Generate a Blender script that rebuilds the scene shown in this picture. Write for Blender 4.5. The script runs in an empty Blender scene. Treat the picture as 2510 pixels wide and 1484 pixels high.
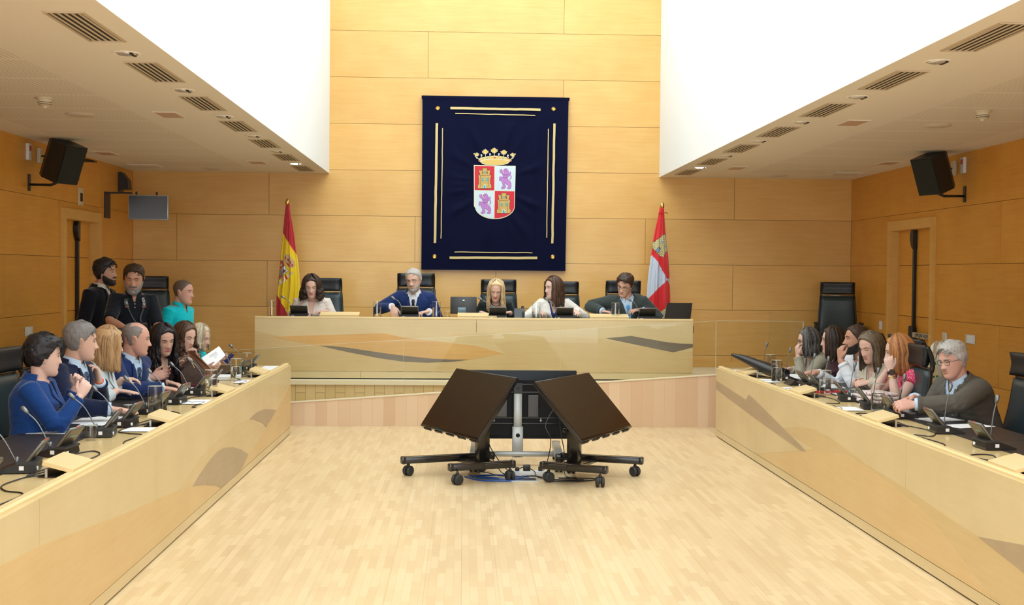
import bpy, bmesh, math, random
import numpy as np
from mathutils import Vector, Matrix
random.seed(7); np.random.seed(7)
SC = bpy.context.scene
COL = SC.collection
PI = math.pi
# ---------------------------------------------------------------- camera
F, CX, CY, EYE = 3000.0, 1255.0, 742.0, 1.7      # focal length in pixels of a 2510 x 1484 frame
_M = np.array([[0.9991878644, -0.0079935029, -0.0394932334],
               [-0.0392916452, 0.0239745632, -0.9989401318],
               [0.0089318639, 0.9996806111, 0.0236410147]])   # columns: camera axes in the world
_cam = bpy.data.cameras.new('camera'); cam = bpy.data.objects.new('camera', _cam); COL.objects.link(cam)
_cam.sensor_fit = 'HORIZONTAL'; _cam.sensor_width = 36.0; _cam.lens = F / 2510.0 * 36.0
_cam.clip_start = 0.05; _cam.clip_end = 200
_R = Matrix([list(r) for r in _M.tolist()]).to_4x4()
cam.matrix_world = Matrix.Translation((0, 0, EYE)) @ _R
SC.camera = cam
def at(px, py, Y):
    """world point seen at a photo pixel, at depth Y"""
    d = _M @ np.array([(px - CX) / F, (CY - py) / F, -1.0])
    return np.array([0, 0, EYE]) + d * (Y / d[1])
def atz(px, py, Z):
    d = _M @ np.array([(px - CX) / F, (CY - py) / F, -1.0])
    return np.array([0, 0, EYE]) + d * ((Z - EYE) / d[2])
# ---------------------------------------------------------------- world, light, exposure
W = bpy.data.worlds.new('world'); SC.world = W; W.use_nodes = True
W.node_tree.nodes['Background'].inputs[0].default_value = (0.93, 0.97, 1.0, 1)
W.node_tree.nodes['Background'].inputs[1].default_value = 4.4
SC.view_settings.view_transform = 'Standard'; SC.view_settings.look = 'None'
SC.view_settings.exposure = -0.02; SC.view_settings.gamma = 1.0; SC.view_settings.use_curve_mapping = False
def area(name, loc, sx, sy, power, color=(1, 1, 1), rot=(0, 0, 0)):
    l = bpy.data.lights.new(name, 'AREA'); l.shape = 'RECTANGLE'; l.size = sx; l.size_y = sy
    l.energy = power; l.color = color
    o = bpy.data.objects.new(name, l); o.location = loc; o.rotation_euler = rot; COL.objects.link(o); return o
area('skylight_daylight', (0.41, 7.6, 6.75), 4.2, 17.4, 700, (0.90, 0.97, 1.0))
# ---------------------------------------------------------------- materials
def nt(m): return m.node_tree.nodes, m.node_tree.links
def mat(name, col, rough=0.5, metal=0.0, spec=0.5, bump=None, vary=None, sheen=0.0, coat=0.0, emit=None, island=0.0, trans=0.0, ior=None):
    """bump=(scale,strength,dist)  vary=(scale,amount)"""
    m = bpy.data.materials.new(name); m.use_nodes = True; N, L = nt(m); b = N['Principled BSDF']
    b.inputs['Base Color'].default_value = (*col, 1); b.inputs['Roughness'].default_value = rough
    b.inputs['Metallic'].default_value = metal; b.inputs['Specular IOR Level'].default_value = spec
    if sheen: b.inputs['Sheen Weight'].default_value = sheen; b.inputs['Sheen Roughness'].default_value = .4
    if coat: b.inputs['Coat Weight'].default_value = coat; b.inputs['Coat Roughness'].default_value = .15
    if trans: b.inputs['Transmission Weight'].default_value = trans
    if ior: b.inputs['IOR'].default_value = ior
    if emit: b.inputs['Emission Color'].default_value = (*emit[0], 1); b.inputs['Emission Strength'].default_value = emit[1]
    tc = N.new('ShaderNodeTexCoord') if (bump or vary) else None
    if vary or island:
        hsv = N.new('ShaderNodeHueSaturation'); hsv.inputs['Color'].default_value = (*col, 1)
        val = None
        if vary:
            n = N.new('ShaderNodeTexNoise'); n.inputs['Scale'].default_value = vary[0]; n.inputs['Detail'].default_value = 4
            L.new(tc.outputs['Object'], n.inputs['Vector'])
            r = N.new('ShaderNodeMapRange'); r.inputs[1].default_value = .25; r.inputs[2].default_value = .75
            r.inputs[3].default_value = 1 - vary[1]; r.inputs[4].default_value = 1 + vary[1]
            L.new(n.outputs['Fac'], r.inputs[0]); val = r.outputs[0]
        if island:
            g = N.new('ShaderNodeNewGeometry'); r2 = N.new('ShaderNodeMapRange')
            r2.inputs[3].default_value = 1 - island; r2.inputs[4].default_value = 1 + island
            L.new(g.outputs['Random Per Island'], r2.inputs[0])
            if val:
                mu = N.new('ShaderNodeMath'); mu.operation = 'MULTIPLY'; L.new(val, mu.inputs[0]); L.new(r2.outputs[0], mu.inputs[1]); val = mu.outputs[0]
            else: val = r2.outputs[0]
        L.new(val, hsv.inputs['Value']); L.new(hsv.outputs[0], b.inputs['Base Color'])
    if bump:
        n = N.new('ShaderNodeTexNoise'); n.inputs['Scale'].default_value = bump[0]; n.inputs['Detail'].default_value = 5
        L.new(tc.outputs['Object'], n.inputs['Vector'])
        bp = N.new('ShaderNodeBump'); bp.inputs['Strength'].default_value = bump[1]
        bp.inputs['Distance'].default_value = bump[2] if len(bump) > 2 else .01
        L.new(n.outputs['Fac'], bp.inputs['Height']); L.new(bp.outputs[0], b.inputs['Normal'])
    return m
def wood(name, dark, light, scale=(.9, .9, 14), rough=.38, island=.06, coat=.0, mott=.5):
    """veneer: stretched grain + soft mottling, each panel a little lighter or darker"""
    m = bpy.data.materials.new(name); m.use_nodes = True; N, L = nt(m); b = N['Principled BSDF']
    tc = N.new('ShaderNodeTexCoord'); g = N.new('ShaderNodeNewGeometry')
    off = N.new('ShaderNodeVectorMath'); off.operation = 'SCALE'; off.inputs[0].default_value = (7.3, 3.1, 11.7)
    L.new(g.outputs['Random Per Island'], off.inputs['Scale'])
    ad = N.new('ShaderNodeVectorMath'); L.new(tc.outputs['Object'], ad.inputs[0]); L.new(off.outputs[0], ad.inputs[1])
    mp = N.new('ShaderNodeMapping'); mp.inputs['Scale'].default_value = scale; L.new(ad.outputs[0], mp.inputs[0])
    n1 = N.new('ShaderNodeTexNoise'); n1.inputs['Scale'].default_value = 2.4; n1.inputs['Detail'].default_value = 7; n1.inputs['Distortion'].default_value = .8
    L.new(mp.outputs[0], n1.inputs['Vector'])
    n2 = N.new('ShaderNodeTexNoise'); n2.inputs['Scale'].default_value = 2.2; n2.inputs['Detail'].default_value = 3
    L.new(ad.outputs[0], n2.inputs['Vector'])
    mx = N.new('ShaderNodeMix'); mx.data_type = 'FLOAT'; mx.inputs[0].default_value = mott
    L.new(n1.outputs['Fac'], mx.inputs[2]); L.new(n2.outputs['Fac'], mx.inputs[3])
    cr = N.new('ShaderNodeValToRGB'); cr.color_ramp.elements[0].position = .3; cr.color_ramp.elements[1].position = .68
    cr.color_ramp.elements[0].color = (*dark, 1); cr.color_ramp.elements[1].color = (*light, 1)
    L.new(mx.outputs[0], cr.inputs[0])
    hs = N.new('ShaderNodeHueSaturation'); r = N.new('ShaderNodeMapRange'); r.inputs[3].default_value = 1 - island; r.inputs[4].default_value = 1 + island
    L.new(g.outputs['Random Per Island'], r.inputs[0]); L.new(r.outputs[0], hs.inputs['Value']); L.new(cr.outputs[0], hs.inputs['Color'])
    L.new(hs.outputs[0], b.inputs['Base Color']); b.inputs['Roughness'].default_value = rough
    if coat: b.inputs['Coat Weight'].default_value = coat; b.inputs['Coat Roughness'].default_value = .12
    return m
def brickwood(name, c1, c2, mortar, w, h, rot=(0, 0, 0), rough=.35, bias=0.0, msize=.004, third=None):
    m = bpy.data.materials.new(name); m.use_nodes = True; N, L = nt(m); b = N['Principled BSDF']
    tc = N.new('ShaderNodeTexCoord'); mp = N.new('ShaderNodeMapping'); mp.inputs['Rotation'].default_value = rot
    L.new(tc.outputs['Object'], mp.inputs[0])
    br = N.new('ShaderNodeTexBrick'); br.inputs['Scale'].default_value = 1; br.inputs['Brick Width'].default_value = w; br.inputs['Row Height'].default_value = h
    br.inputs['Color1'].default_value = (*c1, 1); br.inputs['Color2'].default_value = (*c2, 1); br.inputs['Mortar'].default_value = (*mortar, 1)
    br.inputs['Mortar Size'].default_value = msize; br.inputs['Bias'].default_value = bias; br.offset = .37; br.inputs['Mortar Smooth'].default_value = .3
    L.new(mp.outputs[0], br.inputs['Vector'])
    n = N.new('ShaderNodeTexNoise'); n.inputs['Scale'].default_value = .6; n.inputs['Detail'].default_value = 2; L.new(tc.outputs['Object'], n.inputs['Vector'])
    r = N.new('ShaderNodeMapRange'); r.inputs[3].default_value = .95; r.inputs[4].default_value = 1.05; L.new(n.outputs['Fac'], r.inputs[0])
    hs = N.new('ShaderNodeHueSaturation'); L.new(br.outputs['Color'], hs.inputs['Color']); L.new(r.outputs[0], hs.inputs['Value'])
    out = hs.outputs[0]
    if third:       # wider boards over the small strips
        b2 = N.new('ShaderNodeTexBrick'); b2.inputs['Scale'].default_value = 1; b2.inputs['Brick Width'].default_value = third[0]; b2.inputs['Row Height'].default_value = third[1]
        b2.inputs['Color1'].default_value = (1, 1, 1, 1); b2.inputs['Color2'].default_value = (.96, .95, .93, 1); b2.inputs['Mortar'].default_value = (.86, .83, .78, 1)
        b2.inputs['Mortar Size'].default_value = .0025; b2.offset = .43; L.new(mp.outputs[0], b2.inputs['Vector'])
        mx = N.new('ShaderNodeMix'); mx.data_type = 'RGBA'; mx.blend_type = 'MULTIPLY'; mx.inputs[0].default_value = 1
        L.new(out, mx.inputs[6]); L.new(b2.outputs['Color'], mx.inputs[7]); out = mx.outputs[2]
    L.new(out, b.inputs['Base Color']); b.inputs['Roughness'].default_value = rough
    return m
def glassmat(name, tint=(.97, 1, .98), refl=1.0, rough=0.0):
    m = bpy.data.materials.new(name); m.use_nodes = True; N, L = nt(m); N.remove(N['Principled BSDF'])
    t = N.new('ShaderNodeBsdfTransparent'); t.inputs[0].default_value = (*tint, 1)
    g = N.new('ShaderNodeBsdfGlossy'); g.inputs['Roughness'].default_value = rough
    fr = N.new('ShaderNodeLayerWeight'); fr.inputs[0].default_value = .5; pw = N.new('ShaderNodeMath'); pw.operation = 'POWER'; pw.inputs[1].default_value = 4.5
    mu = N.new('ShaderNodeMath'); mu.operation = 'MULTIPLY_ADD'; mu.inputs[1].default_value = .75 * refl; mu.inputs[2].default_value = .045 * refl; mu.use_clamp = True
    L.new(fr.outputs['Facing'], pw.inputs[0]); L.new(pw.outputs[0], mu.inputs[0]); mx = N.new('ShaderNodeMixShader')
    L.new(mu.outputs[0], mx.inputs[0]); L.new(t.outputs[0], mx.inputs[1]); L.new(g.outputs[0], mx.inputs[2])
    L.new(mx.outputs[0], N['Material Output'].inputs[0]); return m
def colmat(name, rough=.6, sheen=.2):
    """cloth dyed in an own pattern kept in a colour attribute"""
    m = bpy.data.materials.new(name); m.use_nodes = True; N, L = nt(m); b = N['Principled BSDF']
    a = N.new('ShaderNodeAttribute'); a.attribute_name = 'Col'; L.new(a.outputs['Color'], b.inputs['Base Color'])
    b.inputs['Roughness'].default_value = rough; b.inputs['Sheen Weight'].default_value = sheen; return m
def spotmat(name, base, dots, scale, size, rough=.8, randcol=False):
    m = bpy.data.materials.new(name); m.use_nodes = True; N, L = nt(m); b = N['Principled BSDF']
    tc = N.new('ShaderNodeTexCoord'); v = N.new('ShaderNodeTexVoronoi'); v.inputs['Scale'].default_value = scale; L.new(tc.outputs['Object'], v.inputs['Vector'])
    lt = N.new('ShaderNodeMath'); lt.operation = 'LESS_THAN'; lt.inputs[1].default_value = size; L.new(v.outputs['Distance'], lt.inputs[0])
    mx = N.new('ShaderNodeMix'); mx.data_type = 'RGBA'; mx.inputs[6].default_value = (*base, 1); mx.inputs[7].default_value = (*dots, 1)
    L.new(lt.outputs[0], mx.inputs[0]); L.new(mx.outputs[2], b.inputs['Base Color']); b.inputs['Roughness'].default_value = rough; return m
def weave(name, base, c2, scale, rough=.85, rot=(0, 0, 0)):
    m = bpy.data.materials.new(name); m.use_nodes = True; N, L = nt(m); b = N['Principled BSDF']
    tc = N.new('ShaderNodeTexCoord'); ck = N.new('ShaderNodeTexChecker'); ck.inputs['Scale'].default_value = scale
    ck.inputs['Color1'].default_value = (*base, 1); ck.inputs['Color2'].default_value = (*c2, 1)
    L.new(tc.outputs['Object'], ck.inputs['Vector']); L.new(ck.outputs['Color'], b.inputs['Base Color']); b.inputs['Roughness'].default_value = rough; return m
M = dict(
 wall=wood('maple_panel_shade_tint', (.66, .285, .035), (.78, .39, .062), rough=.42, island=.05),  # same wood as the back; orange of shade and bounced light put into the colour
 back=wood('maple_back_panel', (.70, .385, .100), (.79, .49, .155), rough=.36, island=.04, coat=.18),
 desk=wood('pale_maple_veneer', (.61, .475, .245), (.69, .55, .305), rough=.34, island=.03, coat=.08, mott=.7),
 desktop=wood('maple_top', (.68, .50, .22), (.76, .58, .29), rough=.28, island=.03, coat=.25, mott=.7),
 lid=wood('maple_lid', (.74, .57, .28), (.80, .63, .34), rough=.35, island=.03),
 inlay_amber=wood('amber_veneer', (.60, .34, .10), (.70, .42, .15), scale=(1, 1, 22), island=.02),
 inlay_peach=wood('peach_veneer', (.62, .42, .18), (.69, .49, .235), scale=(1, 1, 16), island=.02, coat=.08),
 inlay_tan=wood('tan_veneer', (.575, .41, .18), (.65, .48, .235), scale=(1, 1, 18), island=.02, coat=.08),
 inlay_sand=wood('sand_veneer', (.60, .45, .215), (.68, .525, .275), scale=(1, 1, 14), island=.02, coat=.08),
 inlay_taupe=wood('taupe_veneer', (.36, .26, .15), (.44, .33, .20), scale=(1, 1, 20), island=.02, coat=.15),
 inlay_grey=wood('dark_grey_veneer', (.13, .105, .07), (.19, .155, .11), scale=(1, 1, 24), island=.02, coat=.2),
 floor=brickwood('maple_strip_floor', (.64, .465, .255), (.745, .575, .345), (.60, .44, .25), .30, .045, rot=(0, 0, PI / 2), rough=.34, bias=.15, msize=.0012, third=(1.9, .20)),
 dais=brickwood('maple_dais_boards', (.68, .50, .24), (.74, .56, .29), (.42, .30, .14), 1.2, .11, rot=(0, 0, 0), rough=.4, msize=.003),
 riser=brickwood('maple_riser_boards', (.66, .48, .22), (.73, .54, .27), (.38, .27, .12), .31, .113, rot=(PI / 2, 0, PI / 2), rough=.45, msize=.0035),
 ramp=brickwood('pinkish_beech_boards', (.68, .46, .28), (.78, .57, .38), (.58, .39, .24), .9, .125, rot=(PI / 2, 0, PI / 2), rough=.45, msize=.0015),
 white=mat('white_plaster', (.86, .90, .91), .9), trimwhite=mat('pale_edge', (.80, .70, .50), .5),
 black=mat('black_plastic', (.012, .012, .013), .38), gloss=mat('gloss_black', (.008, .008, .01), .16, coat=.3), rubber=mat('caster_rubber', (.025, .027, .03), .55),
 dark=mat('dark_void', (.02, .014, .01), .8), gap_shade=mat('shadow_gap_black', (.01, .009, .008), .9),  # shade under the desk plinths, put in as a black colour
 leather=mat('black_leather', (.009, .012, .016), .42, bump=(220, .12, .002)), leather2=mat('teal_black_leather', (.022, .042, .052), .36, bump=(160, .2, .003)),
 matl=mat('dark_leather_mat', (.030, .026, .026), .42, bump=(300, .15, .001)),
 steel=mat('brushed_steel', (.55, .56, .57), .3, 1), silver=mat('silver_paint', (.42, .46, .48), .35, .5), gold=mat('polished_gold', (.75, .52, .18), .22, 1),
 paper=mat('white_paper', (.86, .88, .90), .7), cable=mat('black_cable', (.012, .013, .016), .4), bluecable=mat('blue_cable', (.01, .09, .42), .4),
 screen=mat('brown_black_screen', (.022, .013, .008), .22, coat=.2), screen2=mat('dark_monitor_glass', (.015, .014, .008), .2),
 redled=mat('red_led', (.6, .02, .03), .4, emit=((1, .03, .03), .25)), blue_refl=mat('badge_blue_refl', (.10, .25, .33), .3), wood_refl=mat('mic_panel_wood_refl', (.085, .072, .05), .3, .4),  # mic panel taupe and badge blue: reflections put into the colour
 gray=mat('gooseneck_grey', (.20, .22, .23), .35, .6), micrim=mat('mic_rim', (.17, .18, .18), .3, .6), plastw=mat('white_plastic', (.75, .76, .76), .4), ivory=mat('ivory_plastic', (.68, .60, .42), .5), red=mat('red_plastic', (.55, .02, .03), .4),
 glass=glassmat('clear_glass', (.985, .992, .99), .75), pane=glassmat('barrier_glass', (.965, .975, .955), .3), glassedge=mat('glass_edge', (.62, .66, .55), .15),
 water=mat('water', (.98, .99, .985), .0, trans=1.0, ior=1.2),
)
# ---------------------------------------------------------------- mesh builder
def V3(p): return np.array(p, float)
def nrm(v):
    v = np.array(v, float); l = np.linalg.norm(v); return v / l if l > 1e-9 else v
def basis(d, up=(0, 0, 1)):
    d = nrm(d); up = V3(up)
    if abs(d @ nrm(up)) > .98: up = V3((0, 1, 0)) if abs(d[1]) < .9 else V3((1, 0, 0))
    x = nrm(np.cross(d, up)); y = np.cross(x, d); return x, y, d
class MB:
    def __init__(s): s.v = []; s.f = []; s.m = []; s.n = 0
    def add(s, vs, fs, mi=0):
        b = s.n; s.v.append(np.asarray(vs, float)); s.n += len(vs)
        for f in fs: s.f.append([i + b for i in f]); s.m.append(mi)
        return s
    def box(s, c, d, R=None, mi=0, bev=0):
        h = V3(d) / 2; c = V3(c)
        if bev > 0:
            bm = bmesh.new(); bmesh.ops.create_cube(bm, size=1)
            for v in bm.verts: v.co = Vector((v.co.x * d[0], v.co.y * d[1], v.co.z * d[2]))
            bmesh.ops.bevel(bm, geom=list(bm.edges), offset=min(bev, min(d) * .49), segments=2, affect='EDGES', profile=.5)
            vs = np.array([v.co[:] for v in bm.verts]); fs = [[v.index for v in f.verts] for f in bm.faces]; bm.free()
        else:
            vs = np.array([(x, y, z) for x in (-1, 1) for y in (-1, 1) for z in (-1, 1)]) * h
            fs = [(0, 1, 3, 2), (4, 6, 7, 5), (0, 4, 5, 1), (2, 3, 7, 6), (0, 2, 6, 4), (1, 5, 7, 3)]
        if R is not None: vs = vs @ np.asarray(R).T
        return s.add(vs + c, fs, mi)
    def bb(s, a, b, mi=0, bev=0):
        a = V3(a); b = V3(b); return s.box((a + b) / 2, np.abs(b - a), mi=mi, bev=bev)
    def tube(s, pts, rad, seg=10, mi=0, cap=True, up=(0, 0, 1), sq=1.0):
        """swept tube; rad scalar or list of r or (rx,ry)"""
        P = [V3(p) for p in pts]; n = len(P); rs = []
        prev = None
        for i in range(n):
            t = P[min(i + 1, n - 1)] - P[max(i - 1, 0)]
            if prev is None: x, y, d = basis(t, up)
            else:
                d = nrm(t); x = prev - d * (prev @ d); x = nrm(x) if np.linalg.norm(x) > 1e-6 else basis(t, up)[0]; y = np.cross(x, d)
            prev = x
            r = rad if np.isscalar(rad) else rad[i]
            rx, ry = (r, r * sq) if np.isscalar(r) else r
            a = np.arange(seg) * 2 * PI / seg
            rs.append(P[i] + np.outer(np.cos(a) * rx, x) + np.outer(np.sin(a) * ry, y))
        return s.loft(rs, mi, cap)
    def loft(s, rings, mi=0, cap=True, close=True):
        k = len(rings[0]); n = len(rings); fs = []
        for i in range(n - 1):
            for j in range(k if close else k - 1):
                a = i * k + j; b = i * k + (j + 1) % k; fs.append((a, b, b + k, a + k))
        if cap and close: fs.append(list(range(k))[::-1]); fs.append([(n - 1) * k + j for j in range(k)])
        return s.add(np.concatenate([np.asarray(r) for r in rings]), fs, mi)
    def ball(s, c, r, seg=14, rg=9, R=None, mi=0):
        r = V3((r, r, r)) if np.isscalar(r) else V3(r); rings = []
        for i in range(rg):
            t = PI * (i + .5) / rg; a = np.arange(seg) * 2 * PI / seg
            q = np.stack([np.sin(t) * np.cos(a), np.sin(t) * np.sin(a), np.full(seg, np.cos(t))], 1) * r
            if R is not None: q = q @ np.asarray(R).T
            rings.append(q + V3(c))
        return s.loft(rings[::-1], mi)
    def lathe(s, c, prof, seg=20, mi=0, axis=(0, 0, 1), cap=True):
        x, y, d = basis(axis); a = np.arange(seg) * 2 * PI / seg; c = V3(c)
        return s.loft([c + d * h + r * (np.outer(np.cos(a), x) + np.outer(np.sin(a), y)) for r, h in prof], mi, cap)
    def prism(s, poly, o, ux, uy, th, mi=0):
        """extrude the 2-D polygon by vector th from the plane o + ux*x + uy*y"""
        o, ux, uy, th = V3(o), V3(ux), V3(uy), V3(th); n = len(poly)
        a = np.array([o + ux * p[0] + uy * p[1] for p in poly]); 
        return s.add(np.concatenate([a, a + th]), [list(range(n))[::-1], [n + i for i in range(n)]] + [(i, (i + 1) % n, n + (i + 1) % n, n + i) for i in range(n)], mi)
    def build(s, name, mats, parent=None, smooth=False, org=None):
        me = bpy.data.meshes.new(name); v = np.concatenate(s.v) if s.v else np.zeros((0, 3))
        o3 = V3(org) if org is not None else (V3(parent['_o']) if parent is not None and '_o' in parent else V3((0, 0, 0)))
        v = v - o3
        me.from_pydata(v.tolist(), [], s.f)
        mats = mats if isinstance(mats, (list, tuple)) else [mats]
        for m in mats: me.materials.append(m)
        if len(mats) > 1: me.polygons.foreach_set('material_index', s.m)
        if smooth is True: me.polygons.foreach_set('use_smooth', [True] * len(me.polygons))
        me.update()
        if smooth == 'auto':
            bm = bmesh.new(); bm.from_mesh(me); bmesh.ops.recalc_face_normals(bm, faces=bm.faces)
            for f in bm.faces: f.smooth = True
            for e in bm.edges:
                if len(e.link_faces) == 2 and e.calc_face_angle(0) > .6: e.smooth = False
            bm.to_mesh(me); bm.free()
        else:
            bm = bmesh.new(); bm.from_mesh(me); bmesh.ops.recalc_face_normals(bm, faces=bm.faces); bm.to_mesh(me); bm.free()
        return link(name, me, parent, o3)
def link(name, me, parent=None, org=(0, 0, 0)):
    ob = bpy.data.objects.new(name, me); COL.objects.link(ob)
    if parent is not None:
        ob.parent = parent
    else: ob.location = Vector(org)
    if parent is not None and '_o' in parent: ob['_o'] = list(parent['_o'])
    return ob
def tag(o, label=None, cat=None, group=None, kind=None):
    if label: o['label'] = label
    if cat: o['category'] = cat
    if group: o['group'] = group
    if kind: o['kind'] = kind
    return o
def thing(name, loc, label, cat, group=None):
    o = bpy.data.objects.new(name, None); o.empty_display_size = .1; o.location = Vector([float(c) for c in loc]); COL.objects.link(o)
    o['_o'] = [float(c) for c in loc]; return tag(o, label, cat, group)
def struct(name, mb, mats, smooth=False): return tag(mb.build(name, mats, None, smooth), kind='structure')
def dup(root, loc=None, rz=0, label=None, group=None):
    """copy of a thing with copies of its parts and sub-parts"""
    r = root.copy(); COL.objects.link(r)
    if loc is not None: r.location = Vector([float(c) for c in loc])
    r.rotation_euler = (0, 0, rz)
    if label: r['label'] = label
    if group: r['group'] = group
    def rec(src, dst):
        for ch in [c for c in KIDS.get(src.name, [])]:
            c = ch.copy(); COL.objects.link(c); c.parent = dst; rec(ch, c)
    rec(root, r); return r
KIDS = {}
def index_kids(root):
    def rec(o):
        KIDS[o.name] = [c for c in COL.objects if c.parent == o]
        for c in KIDS[o.name]: rec(c)
    rec(root)
def Rz(a): c, s = math.cos(a), math.sin(a); return np.array([[c, -s, 0], [s, c, 0], [0, 0, 1.]])
def Rx(a): c, s = math.cos(a), math.sin(a); return np.array([[1, 0, 0], [0, c, -s], [0, s, c.real]])
def Ry(a): c, s = math.cos(a), math.sin(a); return np.array([[c, 0, s], [0, 1, 0], [-s, 0, c]])
def curve(pts, n=8):
    """Catmull-Rom through the points"""
    P = [V3(p) for p in pts]; P = [2 * P[0] - P[1]] + P + [2 * P[-1] - P[-2]]; out = []
    for i in range(1, len(P) - 2):
        for k in range(n):
            t = k / n; a, b, c, d = P[i - 1], P[i], P[i + 1], P[i + 2]
            out.append(.5 * ((2 * b) + (c - a) * t + (2 * a - 5 * b + 4 * c - d) * t * t + (3 * b - a - 3 * c + d) * t ** 3))
    out.append(P[-2]); return out
# ================================================================ the setting
XL, XR, YB, ZC, ZT = -4.41, 5.27, 16.5, 3.02, 6.85
WL, WR = -1.81, 2.63                # edges of the light well
mb = MB(); mb.bb((XL - .3, -3, -.1), (XR + .3, YB + .3, 0)); struct('floor', mb, M['floor'])
ROWS = [-.02, .613, 1.23, 1.842, 2.456, 3.07, 3.69, 4.31, 4.93, 5.55, 6.17, 6.85]
def panels(mb, u0, u1, zs, seams, put, holes=()):
    g = .002
    for i in range(len(zs) - 1):
        us = [u0] + [u for u in seams(i) if u0 < u < u1] + [u1]
        for a, b in zip(us, us[1:]):
            rects = [(a + g, b - g, zs[i] + g, zs[i + 1] - g)]
            for h in holes:
                nr = []
                for (p, q, r, t) in rects:
                    if h[1] <= p or h[0] >= q or h[3] <= r or h[2] >= t: nr.append((p, q, r, t)); continue
                    if h[0] > p: nr.append((p, h[0], r, t))
                    if h[1] < q: nr.append((h[1], q, r, t))
                    if h[3] < t: nr.append((max(p, h[0]), min(q, h[1]), h[3], t))
                rects = nr
            for r in rects: put(mb, *r)
SB = {0: (-2.61, .43, 3.65), 1: (-3.83, -.66, 2.45), 2: (-2.63, .43, 3.65), 3: (-3.83, -.66, 2.45), 4: (-2.61, .5, 3.66), 5: (-.5, 2.9), 6: (1.32,), 7: (-.5, 2.9), 8: (1.32,), 9: (-.5,), 10: (1.32,)}
mb = MB(); mb.bb((XL - .1, YB + .02, -.05), (XR + .1, YB + .2, ZT), mi=1)
panels(mb, XL, XR, ROWS, lambda i: SB.get(i, ()), lambda m, a, b, c, d: m.bb((a, YB, c), (b, YB + .019, d)))
struct('wall_back', mb, [M['back'], M['dark']])
DL = (13.60, 14.99, 0, 2.36); DR = (13.50, 14.97, 0, 2.36)
zs5 = ROWS[:5] + [3.06]
def sside(i): return [2.55 + (i % 2) * 1.57 + 3.13 * k for k in range(5)]
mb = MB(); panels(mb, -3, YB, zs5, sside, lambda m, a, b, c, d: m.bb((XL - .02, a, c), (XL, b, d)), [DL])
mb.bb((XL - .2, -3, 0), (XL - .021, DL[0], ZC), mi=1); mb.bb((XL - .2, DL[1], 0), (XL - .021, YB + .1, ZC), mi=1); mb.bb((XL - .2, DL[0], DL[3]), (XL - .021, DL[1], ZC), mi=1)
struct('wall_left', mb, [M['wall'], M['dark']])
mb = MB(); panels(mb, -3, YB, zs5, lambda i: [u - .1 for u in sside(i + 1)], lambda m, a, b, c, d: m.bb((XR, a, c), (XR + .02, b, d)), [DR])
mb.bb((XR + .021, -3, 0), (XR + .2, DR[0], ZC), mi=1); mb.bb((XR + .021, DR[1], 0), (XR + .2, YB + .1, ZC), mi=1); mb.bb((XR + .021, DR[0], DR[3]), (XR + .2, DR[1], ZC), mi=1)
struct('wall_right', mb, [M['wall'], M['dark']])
# white light well
for n, a, b in (('wall_well_left', WL - .2, WL), ('wall_well_right', WR, WR + .2)):
    mb = MB(); mb.bb((a, -3, ZC + .002), (b, YB - .002, ZT)); struct(n, mb, M['white'])
mb = MB(); mb.bb((WL, -3, ZT), (WR, YB, ZT + .1)); struct('ceiling_well', mb, M['white'])
mb = MB(); mb.bb((WL, -3.2, ZC), (WR, -3, ZT)); struct('wall_well_front', mb, M['white'])
# low ceilings with fields of fine slots
def slotmat(name, x0, x1):
    m = bpy.data.materials.new(name); m.use_nodes = True; N, L = nt(m); b = N['Principled BSDF']; b.inputs['Roughness'].default_value = .9
    tc = N.new('ShaderNodeTexCoord'); s = N.new('ShaderNodeSeparateXYZ'); L.new(tc.outputs['Object'], s.inputs[0])
    def ma(op, a, v, c=None):
        n = N.new('ShaderNodeMath'); n.operation = op
        for i, q in enumerate((a, v, c)):
            if q is None: continue
            if isinstance(q, (int, float)): n.inputs[i].default_value = q
            else: L.new(q, n.inputs[i])
        return n.outputs[0]
    fx = ma('FRACT', ma('DIVIDE', s.outputs['X'], .034), 0); slot = ma('LESS_THAN', fx, .30)
    fy = ma('FRACT', ma('DIVIDE', s.outputs['Y'], .78), 0); blk = ma('GREATER_THAN', fy, .10)
    fd = ma('FRACT', ma('DIVIDE', s.outputs['Y'], .026), 0); dsh = ma('LESS_THAN', fd, .72)
    inx = ma('MULTIPLY', ma('GREATER_THAN', s.outputs['X'], x0), ma('LESS_THAN', s.outputs['X'], x1))
    iny = ma('LESS_THAN', s.outputs['Y'], 15.6)
    k = ma('MULTIPLY', ma('MULTIPLY', slot, blk), ma('MULTIPLY', ma('MULTIPLY', inx, iny), dsh))
    mx = N.new('ShaderNodeMix'); mx.data_type = 'RGBA'; mx.inputs[6].default_value = (.90, .84, .74, 1); mx.inputs[7].default_value = (.60, .54, .44, 1)
    L.new(k, mx.inputs[0]); L.new(mx.outputs[2], b.inputs['Base Color']); return m
mb = MB(); mb.bb((XL - .1, -3, ZC), (WL - .0005, YB, ZC + .2)); struct('ceiling_left', mb, slotmat('slotted_plaster_left', -4.05, -2.78))
mb = MB(); mb.bb((WR + .0005, -3, ZC), (XR + .1, YB, ZC + .2)); struct('ceiling_right', mb, slotmat('slotted_plaster_right', 3.64, 4.91))
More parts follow.
